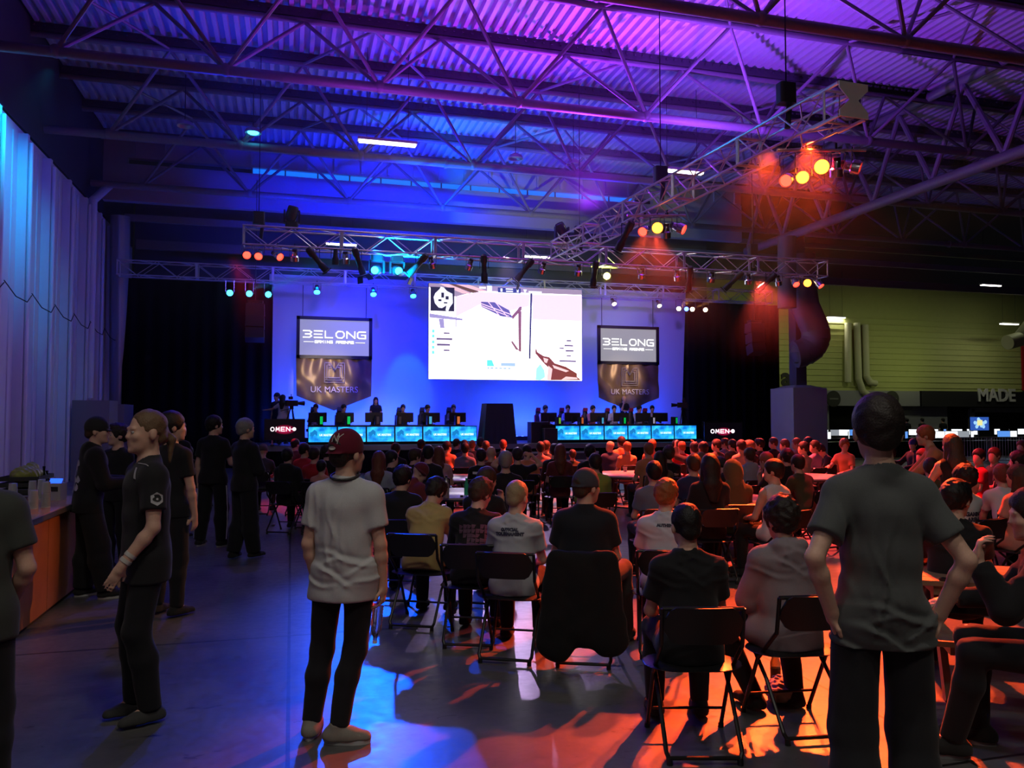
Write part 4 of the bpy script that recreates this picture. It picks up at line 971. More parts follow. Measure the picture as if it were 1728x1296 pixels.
# side screens with banners
BEL = {'B': [[(0, 1), (.75, 1), (1, .8), (.8, .5), (1, .2), (.75, 0), (0, 0)], [(.25, .5), (.8, .5)]], 'E': [[(0, 1), (1, 1)], [(0, .5), (.9, .5)], [(0, 0), (1, 0)]],
       'L': [[(0, 1), (0, 0), (.9, 0)]], 'O': [[(.25, 0), (0, .3), (0, .7), (.25, 1), (.6, 1)], [(.78, 1), (1, .7), (1, .3), (.75, 0), (.4, 0)]],
       'N': [[(0, 0), (0, 1), (1, 0), (1, 1)]], 'G': [[(1, 1), (.2, 1), (0, .8), (0, .2), (.2, 0), (1, 0), (1, .5), (.5, .5)]],
       'A': [[(0, 0), (0, .8), (.2, 1), (.8, 1), (1, .8), (1, 0)], [(0, .45), (1, .45)]], 'M': [[(0, 0), (0, 1), (.5, .5), (1, 1), (1, 0)]], 'I': [[(.5, 0), (.5, 1)]],
       'R': [[(0, 0), (0, 1), (1, 1), (1, .5), (0, .5)], [(.4, .5), (1, 0)]], 'S': [[(1, 1), (0, 1), (0, .5), (1, .5), (1, 0), (0, 0)]], ' ': []}
def lettering(mb, s, w, h, pitch, x0, y, z0, th):
    for i, ch in enumerate(s):
        for ln in BEL[ch]: strokes(mb, [[(a*w/h, b) for a, b in ln]], th, h, (x0+i*pitch, y, z0))
def side_screen(pxl, pxr, pyt, pyb, label, label2, e):
    y = 30.4; x0, x1 = X(pxl, y), X(pxr, y); zt = (Zp(pxl, pyt[0], y)+Zp(pxr, pyt[1], y))/2; zb = (Zp(pxl, pyb, y)+Zp(pxr, pyb+1, y))/2; w = x1-x0; h = zt-zb
    t = thing('side_screen', label, 'screen', ((x0+x1)/2, y, zb))
    fb = MB()
    for (cx_, cz_, a, b) in ((0, h-.06, w, .12), (0, .06, w, .12), (-w/2+.06, h/2, .12, h), (w/2-.06, h/2, .12, h)): fb.box((cx_, -.02, cz_), (a, .10, b))
    fb.build('frame', BLK, t); MB().box((0, .0, h/2), (w-.1, .03, h-.1)).build('screen_surface', mat('projection_%d' % int(e[2]*100), (.10, .10, .10), .8, emit=e, es=1), t)
    wm = mat('pic_letterwhite', (0, 0, 0), 1, emit=(1, 1, 1), es=1.5)
    p = w*.82/5.75; mb = MB(); lettering(mb, 'BELONG', p*.74, h*.155, p, -w*.41, -.035, h*.50, .045); mb.build('lettering', wm, t)
    mb = MB(); lettering(mb, 'GAMING ARENAS', w*.030, h*.055, w*.040, -w*.26, -.035, h*.37, .026)
    mb.build('small_lettering', wm, t)
    for s_ in (-1, 1): MB().box((s_*w*.34, -.035, h*.395), (w*.13, .008, .02)).build('rule_line', wm, t)
    for x in (-w*.42, w*.42): MB().tube((x, .05, h), (x, .05, RZ_-.2-zb), .012, 6).build('hanging_wire', BLKM, t)
    # banner
    b = thing('hanging_banner', label2, 'banner', ((x0+x1)/2, y, zb)); H2 = (zb-(Zp((pxl+pxr)/2, 693, y))); nx, nz = 60, 40; vs = []
    for j in range(nz+1):
        v = j/nz
        for i in range(nx+1):
            u = i/nx*2-1; dep = H2*(.72+.28*(1-abs(u)))*v
            yy = -.02+.10*v*(1-v)*math.sin(u*6+v*5)+.05*math.sin(u*9-4*v+1.2*math.sin(6*v))*v+.04*math.sin((abs(u)-.25*v)*14)*(1-v)
            vs.append((u*w*.5*(1-.02*v), yy, -dep))
    N = len(vs); vs += [(p_[0], p_[1]+.015, p_[2]) for p_ in vs]; W1 = nx+1; fs = []
    for j in range(nz):
        for i in range(nx): a = j*W1+i; fs += [(a, a+W1, a+W1+1, a+1), (N+a, N+a+1, N+a+W1+1, N+a+W1)]
    MB().add(vs, fs).build('cloth', mat('banner_satin', (.24, .16, .085), .38, .25, bump=.2, bscale=3, var=.25), b, True)
    em_ = mat('banner_print', (.75, .70, .74), .6); text('lettering', 'UK MASTERS', w*.112, em_, b, (0, -.16, -H2*.60), ext=.004, sx=.98)
    mb = MB(); q = w*.13
    for k in range(3):
        s_ = q*(1-.22*k); strokes(mb, [[(-1, 1), (-1, -1), (1, -1), (1, 1), (.45, 1), (0, .3), (-.45, 1), (-1, 1)]], .022, s_, (0, -.15, -H2*.27))
    strokes(mb, [[(-1, -.5), (1, -.5)], [(-1, -.75), (1, -.75)]], .016, q, (0, -.15, -H2*.27)); mb.build('crest', mat('banner_crest', (.36, .32, .30), .5), b)
side_screen(498.6, 627, (533.6, 536.5), 605, 'left side screen with white lettering, hanging over the left desk', 'brown satin pointed banner hanging under the left side screen', (.27, .27, .50))
side_screen(1008.6, 1112, (549, 552), 614.5, 'right side screen with white lettering, hanging over the right desk', 'brown satin pointed banner hanging under the right side screen', (.30, .29, .31))
# ---- the two players' desks
def tvmat():
    m = mat('desk_tv_picture', (0, 0, 0), .4); nt = m.node_tree; b = _bsdf(m); N = nt.nodes.new; L = nt.links.new
    tc = N('ShaderNodeTexCoord'); n = N('ShaderNodeTexNoise'); n.inputs['Scale'].default_value = 3.2; n.inputs['Detail'].default_value = 5; L(tc.outputs['Object'], n.inputs['Vector'])
    r = N('ShaderNodeValToRGB'); r.color_ramp.elements[0].position = .36; r.color_ramp.elements[0].color = (.002, .12, .50, 1); r.color_ramp.elements[1].position = .64; r.color_ramp.elements[1].color = (.03, .52, .95, 1)
    L(n.outputs['Fac'], r.inputs['Fac']); L(r.outputs['Color'], b.inputs['Emission Color']); b.inputs['Emission Strength'].default_value = 1.7; return m
TVM = tvmat()
def desk(px0, px1, pyt, pyb, n, label, side):
    x0, x1 = X(px0, YT), X(px1, YT); zt = (Zp(px0, pyt[0], YT)+Zp(px1, pyt[1], YT))/2; zb = max(SZ+.03, (Zp(px0, pyb[0], YT)+Zp(px1, pyb[1], YT))/2); w = (x1-x0)/n
    xd0, xd1 = (x0, X(765+20, YT)) if side < 0 else (X(915, YT), X(1176, YT))
    dk = thing('players_desk', label, 'desk', ((x0+x1)/2, YT+.55, SZ)); c = (x0+x1)/2
    MB().box(((xd0+xd1)/2-c, 0, zt-SZ+.015), (xd1-xd0, .95, .03)).build('desk_top', mat('desk_black', (.015, .015, .018), .4), dk)
    MB().box(((xd0+xd1)/2-c, -.42, (zt-SZ)/2), (xd1-xd0, .04, zt-SZ)).build('front_panel', mat('desk_black', (.015, .015, .018), .4), dk)
    for k in range(7): MB().box((xd0-c+.05+(xd1-xd0-.1)*k/6, .3, (zt-SZ)/2), (.05, .05, zt-SZ)).build('leg', BLKM, dk)
    nm = ['leftmost', 'second', 'third', 'fourth', 'fifth', 'rightmost']
    for k in range(n):
        tv = thing('television', '%s of the six blue screens on the front of the %s desk' % (nm[k], 'left' if side < 0 else 'right'), 'screen', (x0+w*(k+.5), YT, zb), 0, 'blue screens fronting the %s desk' % ('left' if side < 0 else 'right'))
        h = zt-zb
        MB().box((0, .03, h/2), (w-.008, .06, h)).build('casing', BLK, tv); MB().box((0, -.005, h/2), (w-.05, .008, h-.05)).build('picture', TVM, tv)
        mb = MB(); mb.add([(-w*.42, -.012, h*.62), (-w*.42, -.012, h*.40), (-w*.32, -.012, h*.40), (-w*.26, -.012, h*.52), (-w*.18, -.012, h*.40), (-w*.18, -.012, h*.66), (-w*.27, -.012, h*.80), (-w*.36, -.012, h*.66)][::1], [(0, 1, 2, 3, 4, 5, 6, 7)])
        mb.build('emblem', mat('pic_tvdeep', (0, 0, 0), 1, emit=(.01, .22, .62), es=1), tv)
        text('lettering', 'UK MASTERS', h*.17, mat('pic_tvwhite', (0, 0, 0), 1, emit=(.75, .95, 1), es=1.3), tv, (w*.13, -.014, h*.46), ext=.001, bold=.004, sx=.86)
        MB().box((w*.10, -.013, h*.33), (w*.30, .003, h*.03)).build('caption_line', mat('pic_tvdeep', (0, 0, 0), 1, emit=(.01, .22, .62), es=1), tv)
    return (zt+.03, x0, w)
ZDL, _, _ = desk(519.7, 805, (720, 718), (748, 744.5), 6, 'long black desk on the left of the stage behind six blue screens', -1)
ZDR, _, _ = desk(937, 1175.5, (717.7, 717.2), (742.6, 742), 6, 'long black desk on the right of the stage behind six blue screens', 1)
def monitor(px, y, z, label, wpx=28, grp=None, rz=0):
    t = thing('monitor', label, 'monitor', (X(px, y), y, z), rz, grp); w = .62
    MB().box((0, 0, .27), (w, .03, .34)).build('screen_case', BLK, t); MB().box((0, -.03, .17), (.07, .04, .26)).build('stand', BLK, t); MB().rbox((0, 0, .01), (.26, .2, .02), .05).build('foot', BLK, t)
for i, px in enumerate((536, 582, 631, 683, 728, 772)):
    monitor(px, YT+.70, ZDL, 'black monitor seen from behind, number %s from the left on the left desk' % ('one', 'two', 'three', 'four', 'five', 'six')[i], grp='monitors on the left desk', rz=.05)
for i, px in enumerate((926, 966, 1009, 1048, 1085, 1114)):
    monitor(px, YT+.70, ZDR, 'black monitor seen from behind, number %s from the left on the right desk' % ('one', 'two', 'three', 'four', 'five', 'six')[i], grp='monitors on the right desk', rz=-.05)
PCC = [('green', (.0, .9, .12)), ('lime', (.35, .9, .05)), ('white', (.6, .6, .7)), ('dim', (.08, .06, .06)), ('aqua', (.1, .6, .9)), ('orange', (1, .25, .05))]
for i, (px, c) in enumerate(((541, 0), (587, 0), (636, 3), (673, 3), (724, 4), (771, 5))):
    t = thing('pc_tower', 'small computer tower with %s lights on the left desk' % ('bright green', 'soft green', 'no', 'dull grey', 'aqua', 'orange')[i], 'computer', (X(px, YT+.35), YT+.32, ZDL)); MB().rbox((0, 0, .17), (.17, .32, .34), .02).build('case', BLKM, t)
    MB().box((.02, -.17, .17), (.09, .012, .26)).build('light_panel', mat('pcl_'+PCC[c][0]+'l', PCC[c][1], .4, emit=PCC[c][1], es=.5 if c != 3 else .1), t)
for i, (px, c) in enumerate(((941, 1), (979, 5), (1013, 4), (1050, 0), (1099, 2), (1137, 0))):
    t = thing('pc_tower', 'small computer tower with %s lights on the right desk' % ('lime', 'amber', 'aqua', 'green', 'white', 'deep green')[i], 'computer', (X(px, YT+.35), YT+.32, ZDR)); MB().rbox((0, 0, .14), (.15, .32, .28), .02).build('case', BLKM, t)
    MB().box((.02, -.17, .14), (.07, .012, .22)).build('light_panel', mat('pcl_'+PCC[c][0]+'r', PCC[c][1], .4, emit=PCC[c][1], es=.35), t)
# gaming chairs and players, facing the hall
def gaming_chair(p, col, cn, label):
    t = thing('gaming_chair', label, 'chair', p, 0, 'gaming chairs behind the desks'); m = mat('chair_'+cn, col, .5); mb_ = mat('chair_dark', (.015, .015, .02), .5)
    sd = SDF(.025); sd.cap((0, .22, .48), (0, .27, .95), .17, .15, .05, u=(0, 1, 0), f=.38); sd.cap((0, .28, .95), (0, .31, 1.22), .12, .10, .05, u=(0, 1, 0), f=.42)
    newobj('backrest', cached('gcb', lambda: sd.mesh('backrest')), None, t); o = t.children[-1]; obj_mat(o, mb_)
    for s in (-1, 1): MB().tube((s*.155, .20, .5), (s*.14, .25, 1.02), .035, 8, .03).build('side_bolster', m, t, True)
    MB().box((0, .245, 1.24), (.17, .06, .14)).build('headrest', m, t)
    MB().rbox((0, 0, .47), (.5, .5, .10), .10).build('seat', mb_, t); MB().tube((0, 0, .08), (0, 0, .43), .03, 8).build('gas_lift', BLKM, t)
    mb = MB()
    for k in range(5): a = k*2*PI/5; mb.tube((0, 0, .09), (.3*math.cos(a), .3*math.sin(a), .05), .025, 6)
    mb.build('base', BLKM, t)
PT = dict(H=1.80, seated=True, lean=5, aL='table', aR='table', hp=4)
PLN = dict(PT, lean=9, hp=8, hy=14)
YPp = YT+1.58
def headset(px, y, z, m, lb): pass
for i, (px, col, cn, shc, nm, key) in enumerate(((533, (.03, .04, .12), 'navy', ('plwhite', (.55, .55, .6)), 'white and black', 'pl0'), (578, (.03, .04, .12), 'navy', ('plblack', (.02, .02, .03)), 'black', 'pl1'),
        (680, (.03, .04, .12), 'navy', ('plnavy', (.03, .04, .09)), 'navy', 'pl0'), (719, (.03, .04, .12), 'navy', ('plblack', (.02, .02, .03)), 'black', 'pl1'), (765, (.03, .04, .12), 'navy', ('plgrey', (.10, .10, .14)), 'grey', 'pl0'))):
    x = X(px, YPp); n_ = ('first', 'second', 'fourth', 'fifth', 'sixth')[i]
    gaming_chair((x-.08, YPp+.15, SZ), col, cn, 'dark gaming chair behind the %s monitor of the left desk' % n_)
    person(key, PT if key == 'pl0' else PLN, (x, YPp, SZ+.02), PI+(.25 if i % 2 else -.1), 'player in %s top behind the %s monitor of the left desk' % (nm, n_), h=.018, shirt=shc, sk='long', hair='short', hc='dark', group='players on stage')
for i, (px, shc, nm, key) in enumerate(((918, ('plpale', (.5, .45, .5)), 'pale', 'pl1'), (958, ('plblue', (.15, .2, .5)), 'blue', 'pl0'), (998, ('plrose', (.45, .15, .2)), 'rose', 'pl1'), (1036, ('plwhite', (.55, .55, .6)), 'white', 'pl0'), (1076, ('plwhite', (.55, .55, .6)), 'white', 'pl1'), (1100, ('plpale', (.5, .45, .5)), 'pale', 'pl0'))):
    x = X(px, YPp); n_ = ('first', 'second', 'third', 'fourth', 'fifth', 'sixth')[i]
    gaming_chair((x-.10, YPp+.15, SZ), (.42, .01, .05), 'red', 'red and black gaming chair behind the %s monitor of the right desk' % n_)
    person(key, PT if key == 'pl0' else PLN, (x, YPp, SZ+.02), PI-(.25 if i % 2 else -.1), 'player in %s top behind the %s monitor of the right desk' % (nm, n_), h=.018, shirt=shc, sk='long', hair='short', hc='black', group='players on stage')
# standing people on stage
person('stA', dict(H=1.78, aL='down', aR='down', hy=-15), (X(467, 29.2), 29.2, SZ), PI-.7, 'person in navy T-shirt and cap standing on the left end of the stage', h=.018, shirt=('navy', (.02, .03, .09)), hat='cap', hatc=(.02, .03, .08))
person('stB', dict(H=1.70, aL=((-.9, .2, -.5), (-.9, .3, -.1), (-1, .2, 0), (0, 0, -1), .2), aR='down', hy=-20), (X(477, 28.6), 28.6, SZ), -.3, 'person with long dark hair and white T-shirt pointing left on the stage', h=.018, shirt=('white', (.62, .6, .62)), hair='long', hc='dark')
person('stC', dict(H=1.66, aL='lap', aR='lap', hp=5), (X(634, 29.6), 29.6, SZ), PI, 'person with long dark hair and black T-shirt standing behind the third monitor', h=.018, shirt=('plblack', (.02, .02, .03)), hair='long', hc='dark')
person('stD', dict(H=1.80, aL='fold', aR='chin', hp=10), (X(1053, 30.2), 30.2, SZ), PI+.1, 'bald bearded person in black T-shirt standing behind the right desk, hand on chin', h=.018, shirt=('plblack', (.02, .02, .03)), hair=None)
# draped tower and flight cases at centre
t = thing('draped_tower', 'tall block covered in black cloth standing at the middle of the stage', 'covered tower', (X(839, YT), YT, SZ))
ht = Zp(839, 681, YT)-SZ; hb = (X(864, YT)-X(813, YT))/2; vs = []; n = 64
for j in range(9):
    v = j/8
    for k in range(n):
        a = 2*PI*k/n; c_, s_ = math.cos(a), math.sin(a); m_ = max(abs(c_), abs(s_)); r = (hb*(1.08-.22*v))/m_*(1+.035*math.sin(k*1.9)*(1-v)); vs.append((c_*r, s_*r*.8, ht*v))
fs = [(j*n+k, j*n+(k+1) % n, (j+1)*n+(k+1) % n, (j+1)*n+k) for j in range(8) for k in range(n)]; fs.append(tuple(range(8*n, 9*n)))
MB().add(vs, fs).build('cloth_cover', mat('tower_cloth', (.02, .02, .03), .8), t, True); MB().box((0, 0, ht/2-.02), (hb*1.5, hb*1.1, ht-.06)).build('crate', BLK, t)
for (pa, pb, pt, yy, lb) in ((893, 925, 712, YT+.4, 'black flight case left of the right desk'), (915, 937, 723, YT-.05, 'smaller black case in front of the flight case by the right desk')):
    xa, xb = X(pa, yy), X(pb, yy); t = thing('flight_case', lb, 'case', ((xa+xb)/2, yy, SZ)); h_ = Zp(pa, pt, yy)-SZ
    MB().rbox((0, 0, h_/2), (xb-xa, .5, h_), .02).build('body', mat('case_black', (.02, .02, .024), .5), t)
    for s in (-1, 1): MB().box((s*((xb-xa)/2-.01), -.25, h_/2), (.03, .02, h_)).build('edge_trim', mat('case_edge', (.12, .12, .14), .4, .5), t)
# free-standing neon logo screens
def neon(px0, px1, pt, pb, y, label):
    xa, xb = X(px0, y), X(px1, y); z1, z0 = Zp(px0, pt, y), Zp(px0, pb, y); w, h = xb-xa, z1-z0; base = SZ if y > YS else 0
    t = thing('logo_screen', label, 'screen', ((xa+xb)/2, y, base)); zz = z0-base
    MB().box((0, 0, zz+h/2), (w, .07, h)).build('casing', BLK, t)
    m = mat('neon_picture', (0, 0, 0), .3); nt = m.node_tree; b = _bsdf(m)
    if not m.get('done'):
        m['done'] = 1; tc = nt.nodes.new('ShaderNodeTexCoord'); mp = nt.nodes.new('ShaderNodeMapping'); g = nt.nodes.new('ShaderNodeTexGradient'); g.gradient_type = 'SPHERICAL'
        mp.inputs['Scale'].default_value = (2.4, 1, 5.2); nt.links.new(tc.outputs['Object'], mp.inputs['Vector']); nt.links.new(mp.outputs['Vector'], g.inputs['Vector'])
        r = nt.nodes.new('ShaderNodeValToRGB'); r.color_ramp.elements[0].color = (.002, .001, .003, 1); r.color_ramp.elements[1].color = (.9, .01, .12, 1); r.color_ramp.elements[0].position = .15
        nt.links.new(g.outputs['Fac'], r.inputs['Fac']); nt.links.new(r.outputs['Color'], b.inputs['Emission Color']); b.inputs['Emission Strength'].default_value = .9
    o = MB().box((0, 0, 0), (w-.06, .006, h-.06)).build('picture', m, t); o.location = (0, -.04, zz+h/2)
    wm = mat('pic_neon', (0, 0, 0), 1, emit=(1, .85, .95), es=1.6); lh = h*.18; lw = w*.085; x = -w*.34; mb = MB(); zc = zz+h*.52-lh/2
    for ch in 'OMEN':
        L_ = {'O': [[(.5+.5*math.cos(a*PI/6), .5+.5*math.sin(a*PI/6)) for a in range(13)]], 'M': [[(0, 0), (.1, 1), (.5, .3), (.9, 1), (1, 0)]], 'E': [[(1, 1), (0, 1), (0, 0), (1, 0)], [(0, .5), (.85, .5)]], 'N': BEL['N']}[ch]
        strokes(mb, [[(p[0]*lw/lh, p[1]) for p in l] for l in L_], w*.02, lh, (x, -.048, zc), .004); x += lw*1.5
    mb.box((x+lw*.0, -.05, zc+lh/2), (lw*.5, .004, w*.018)); mb.build('lettering', wm, t)
    MB().lathe([(lw*.55, 0), (lw*.55, .005)], (x+lw*.75, -.05, zc+lh/2), 18, Matrix.Rotation(PI/2, 3, 'X')).build('dot_mark', wm, t)
    for s in (-1, 1):
        MB().tube((s*w*.3, 0, 0), (s*w*.3, 0, zz+.05), .03, 8).build('stand_post', CHROME, t); MB().box((s*w*.3, 0, .02), (.12, .5, .03)).build('stand_foot', BLKM, t)
neon(446, 515, 707, 743, 27.3, 'free-standing black screen with pink glowing logo left of the left desk')
neon(1188, 1252, 712, 745, 27.4, 'free-standing black screen with small glowing logo right of the right desk')
def tripod_camera(p, rz, label):
    t = thing('video_camera', label, 'camera', p, rz)
    MB().rbox((0, 0, 1.42), (.16, .42, .20), .03).build('camera_body', BLK, t); MB().lathe([(.05, 0), (.07, .16), (.085, .24), (.075, .24)], (0, .2, 1.42), 14, Matrix.Rotation(-PI/2, 3, 'X')).build('lens_barrel', BLK, t, True)
    MB().box((.05, -.05, 1.60), (.22, .10, .10)).tube((-.1, 0, 1.55), (.3, -.1, 1.72), .012, 6).build('viewfinder', BLK, t); MB().rbox((0, 0, 1.27), (.12, .12, .12), .03).build('fluid_head', BLK, t)
    MB().tube((0, 0, 1.25), (.3, -.45, 1.15), .012, 6).build('pan_handle', BLKM, t)
    for k in range(3): a = k*2*PI/3+.4; MB().tube((.04*math.cos(a), .04*math.sin(a), 1.22), (.42*math.cos(a), .42*math.sin(a), .0), .022, 6).build('leg', BLKM, t)
tripod_camera((X(492, 28.4), 28.4, SZ), -1.3, 'video camera on a tripod at the left end of the stage'); tripod_camera((X(1152, 28.6), 28.6, SZ), 1.2, 'video camera on a tripod at the right end of the stage')
t = thing('handrail', 'dark stair handrail frame standing by the right logo screen', 'handrail', (X(1198, 28.2), 28.2, SZ))
mb = MB(); 
for z in (.0, .35, .62, .75): mb.tube((-.32, 0, z+.02), (.34, 0, z+.02), .022, 6)
mb.build('rail', BLKM, t)
for x in (-.32, .34): MB().tube((x, 0, 0), (x, 0, .78), .022, 6).build('post', BLKM, t)
# flown uplight battens at the foot of the backdrop (the blue wash comes from them)
for i, x in enumerate((0.5, 3.5, 9.0, 13.5)):
    t = thing('led_batten', 'low black light batten at the foot of the backdrop, number %s from the left' % ('one', 'two', 'three', 'four')[i], 'stage lamp', (x, 30.45, SZ), 0, 'light battens behind the players')
    MB().box((0, 0, .10), (2.4, .14, .16)).build('housing', BLK, t)
    for k in range(10): MB().lathe([(.045, 0), (.04, .01), (.001, .012)], (-1.1+k*.245, 0, .18), 10).build('lens', mat('lens_blue', (.05, .12, 1), .3, emit=(.05, .12, 1), es=3), t)
# ================================================================== FURNITURE ON THE FLOOR
CHM = mat('chair_black', (.012, .012, .013), .38, .1)
def folding_chair(name='folding_chair'):
    t = thing(name, None, 'chair')
    sd = SDF(.012); sd.cap((-.10, .02, .452), (.10, .02, .452), .19, .19, .02, u=(0, 0, 1), f=.085)
    newobj('seat', sd.mesh('seat'), CHM, t)
    vs = []; n = 14
    for (dz) in (0, .20):
        for th in (0, .018):
            for k in range(n+1):
                u = k/n*2-1; r_ = max(0, abs(u)-.68)/.32; z = .64+dz+(-.075*r_**2.4 if dz else .075*r_**2.4); vs.append((u*.215, -.245-.035*(1-u*u)-th-.03*(dz/.2), z))
    w = n+1; fs = []
    for k in range(n):
        a = k; fs += [(a, a+1, 2*w+a+1, 2*w+a), (w+a, 3*w+a, 3*w+a+1, w+a+1), (a, w+a, w+a+1, a+1), (2*w+a, 2*w+a+1, 3*w+a+1, 3*w+a)]
    fs += [(0, 2*w, 3*w, w), (n, w+n, 3*w+n, 2*w+n)]; MB().add(vs, fs).build('backrest', CHM, t, True)
    for s in (-1, 1):
        MB().path([(s*.222, -.275, .83), (s*.222, -.235, .62), (s*.222, .02, .40), (s*.222, .235, .02)], .0125, 8).tube((s*.222, .232, .03), (s*.222, .24, .0), .017, 8).build('front_leg', CHM, t, True)
        MB().path([(s*.205, .12, .44), (s*.205, -.06, .30), (s*.205, -.27, .06), (s*.19, -.285, .03)], .0125, 8).tube((s*.19, -.283, .035), (s*.19, -.29, 0), .017, 8).build('rear_leg', CHM, t, True)
    MB().tube((-.19, -.284, .035), (.19, -.284, .035), .012, 8).build('rear_bar', CHM, t, True)
    MB().tube((-.222, .17, .14), (.222, .17, .14), .009, 8).build('front_bar', CHM, t, True)
    MB().tube((-.222, -.275, .83), (.222, -.275, .83), .0125, 8).build('top_bar', CHM, t, True)
    return t
CH0 = None
def chair(x, y, rz, label, group='black folding chairs'):
    global CH0
    if CH0 is None: CH0 = folding_chair(); t = CH0
    else: t = copy_tree(CH0)
    t.location = (x, y, 0); t.rotation_euler = (0, 0, rz); t['label'] = label; t['group'] = group; return t
TT = mat('table_laminate', (.42, .38, .40), .25, bump=.03, bscale=30, var=.08)
TABS = []
def round_table(x, y, r, label):
    TABS.append((V(x, y, 0), r))
    t = thing('round_table', label, 'table', (x, y, 0), random.uniform(0, 1), None)
    MB().lathe([(r-.01, .715), (r, .72), (r, .745), (r-.008, .75), (.001, .75)], n=48).build('table_top', TT, t, True)
    MB().lathe([(r-.02, .69), (r-.02, .716), (.001, .716)], n=48).build('apron', mat('table_edge', (.03, .03, .03), .5), t, True)
    for s in (-1, 1):
        for q in (-1, 1): MB().path([(s*r*.45, q*r*.35, .70), (s*r*.62, q*r*.35, .02)], .016, 8).build('leg', BLKM, t, True)
        MB().tube((s*r*.58, -r*.35, .12), (s*r*.58, r*.35, .12), .014, 8).build('leg_bar', BLKM, t, True)
    return t
def tb(px, py): p = atz(px, py, .75); return p.x, p.y
round_table(*tb(762, 805), .80, 'round table with pale top holding a pink bottle, farther of the two left of centre')
round_table(*tb(772, 831), .80, 'round table with pale top holding a tall steel bottle and a green bottle')
round_table(*tb(1075, 799), .90, 'round table with a red cup at the centre right of the audience')
round_table(*tb(1212, 838), .70, 'mostly hidden round table in front of the navy and olive tops')
round_table(*tb(1356, 803), .80, 'round table with bottles and cups behind the white tank top')
round_table(*tb(1590, 800), .75, 'round table hidden behind the jerseys at the far right')
# picnic table in the right foreground
PW = mat('picnic_wood', (.22, .13, .08), .5, bump=.2, bscale=12, var=.2)
pt0 = atz(1600, 985, .75)
t = thing('picnic_table', 'wooden picnic table with bench at the right, a plastic cup and phones on it', 'picnic table', (pt0.x+.75, pt0.y+.05, 0), -.55)
for k in range(5): MB().box((0, -.30+.15*k, .735), (1.8, .142, .035)).build('table_board', PW, t)
for s in (-1, 1):
    MB().box((0, s*.68, .44), (1.8, .26, .035)).build('bench_board', PW, t)
    MB().box((s*.65, 0, .41), (.07, 1.55, .09)).build('cross_beam', PW, t); MB().box((s*.65, 0, .69), (.07, .70, .07)).build('top_beam', PW, t)
    for q in (-1, 1):
        R = Matrix.Rotation(q*.45, 3, 'X'); MB().box((s*.65+.05*q*0, q*.37, .35), (.045, .09, .78), R).build('leg', PW, t)
# ================================================================== THE AUDIENCE
SCR = V((L0+L1)/2, YL, 0)
def face(p, j=0.): d = SCR-V(p.x, p.y, 0); return -math.atan2(d.x, d.y)+j
POSES = {
 'up': dict(H=1.74, seated=True, lean=-2, aL='lap', aR='lap'),
 'upL': dict(H=1.74, seated=True, lean=2, aL='lap', aR='table', hy=38),
 'upR': dict(H=1.74, seated=True, lean=2, aL='table', aR='lap', hy=-38),
 'fwd': dict(H=1.74, seated=True, lean=24, aL='knee', aR='knee', hp=-8),
 'tab': dict(H=1.74, seated=True, lean=16, aL='table', aR='table', hy=10),
 'tabR': dict(H=1.74, seated=True, lean=20, aL='table', aR='chin', hy=-25),
 'fold': dict(H=1.74, seated=True, lean=4, aL='fold', aR='fold', hy=8),
 'slump': dict(H=1.74, seated=True, lean=30, aL='table', aR='table', hp=22, hy=-12),
 'handhead': dict(H=1.74, seated=True, lean=6, aL='head', aR='head'),
 'photo': dict(H=1.74, seated=True, lean=0, aL='raise', aR='raise', hp=-6),
}
SHC = {'black': (.014, .014, .017), 'navy': (.02, .03, .10), 'darkgrey': (.05, .05, .055), 'red': (.42, .02, .03), 'orange': (.62, .22, .10), 'salmon': (.55, .25, .20), 'grey': (.20, .20, .21), 'slate': (.14, .16, .22),
       'white': (.62, .61, .62), 'olive': (.07, .065, .03), 'green': (.25, .32, .06), 'maroon': (.16, .03, .035), 'pink': (.55, .28, .32), 'bluegrey': (.30, .33, .42), 'brown': (.14, .08, .05), 'lilac': (.36, .22, .42), 'yellow': (.55, .38, .12), 'beige': (.42, .30, .22)}
def seat_head_z(pose):     # height of the head top for a pose
    j = cached(('j', pose, .018), lambda: skel(**POSES[pose])); c = j['C']; return c
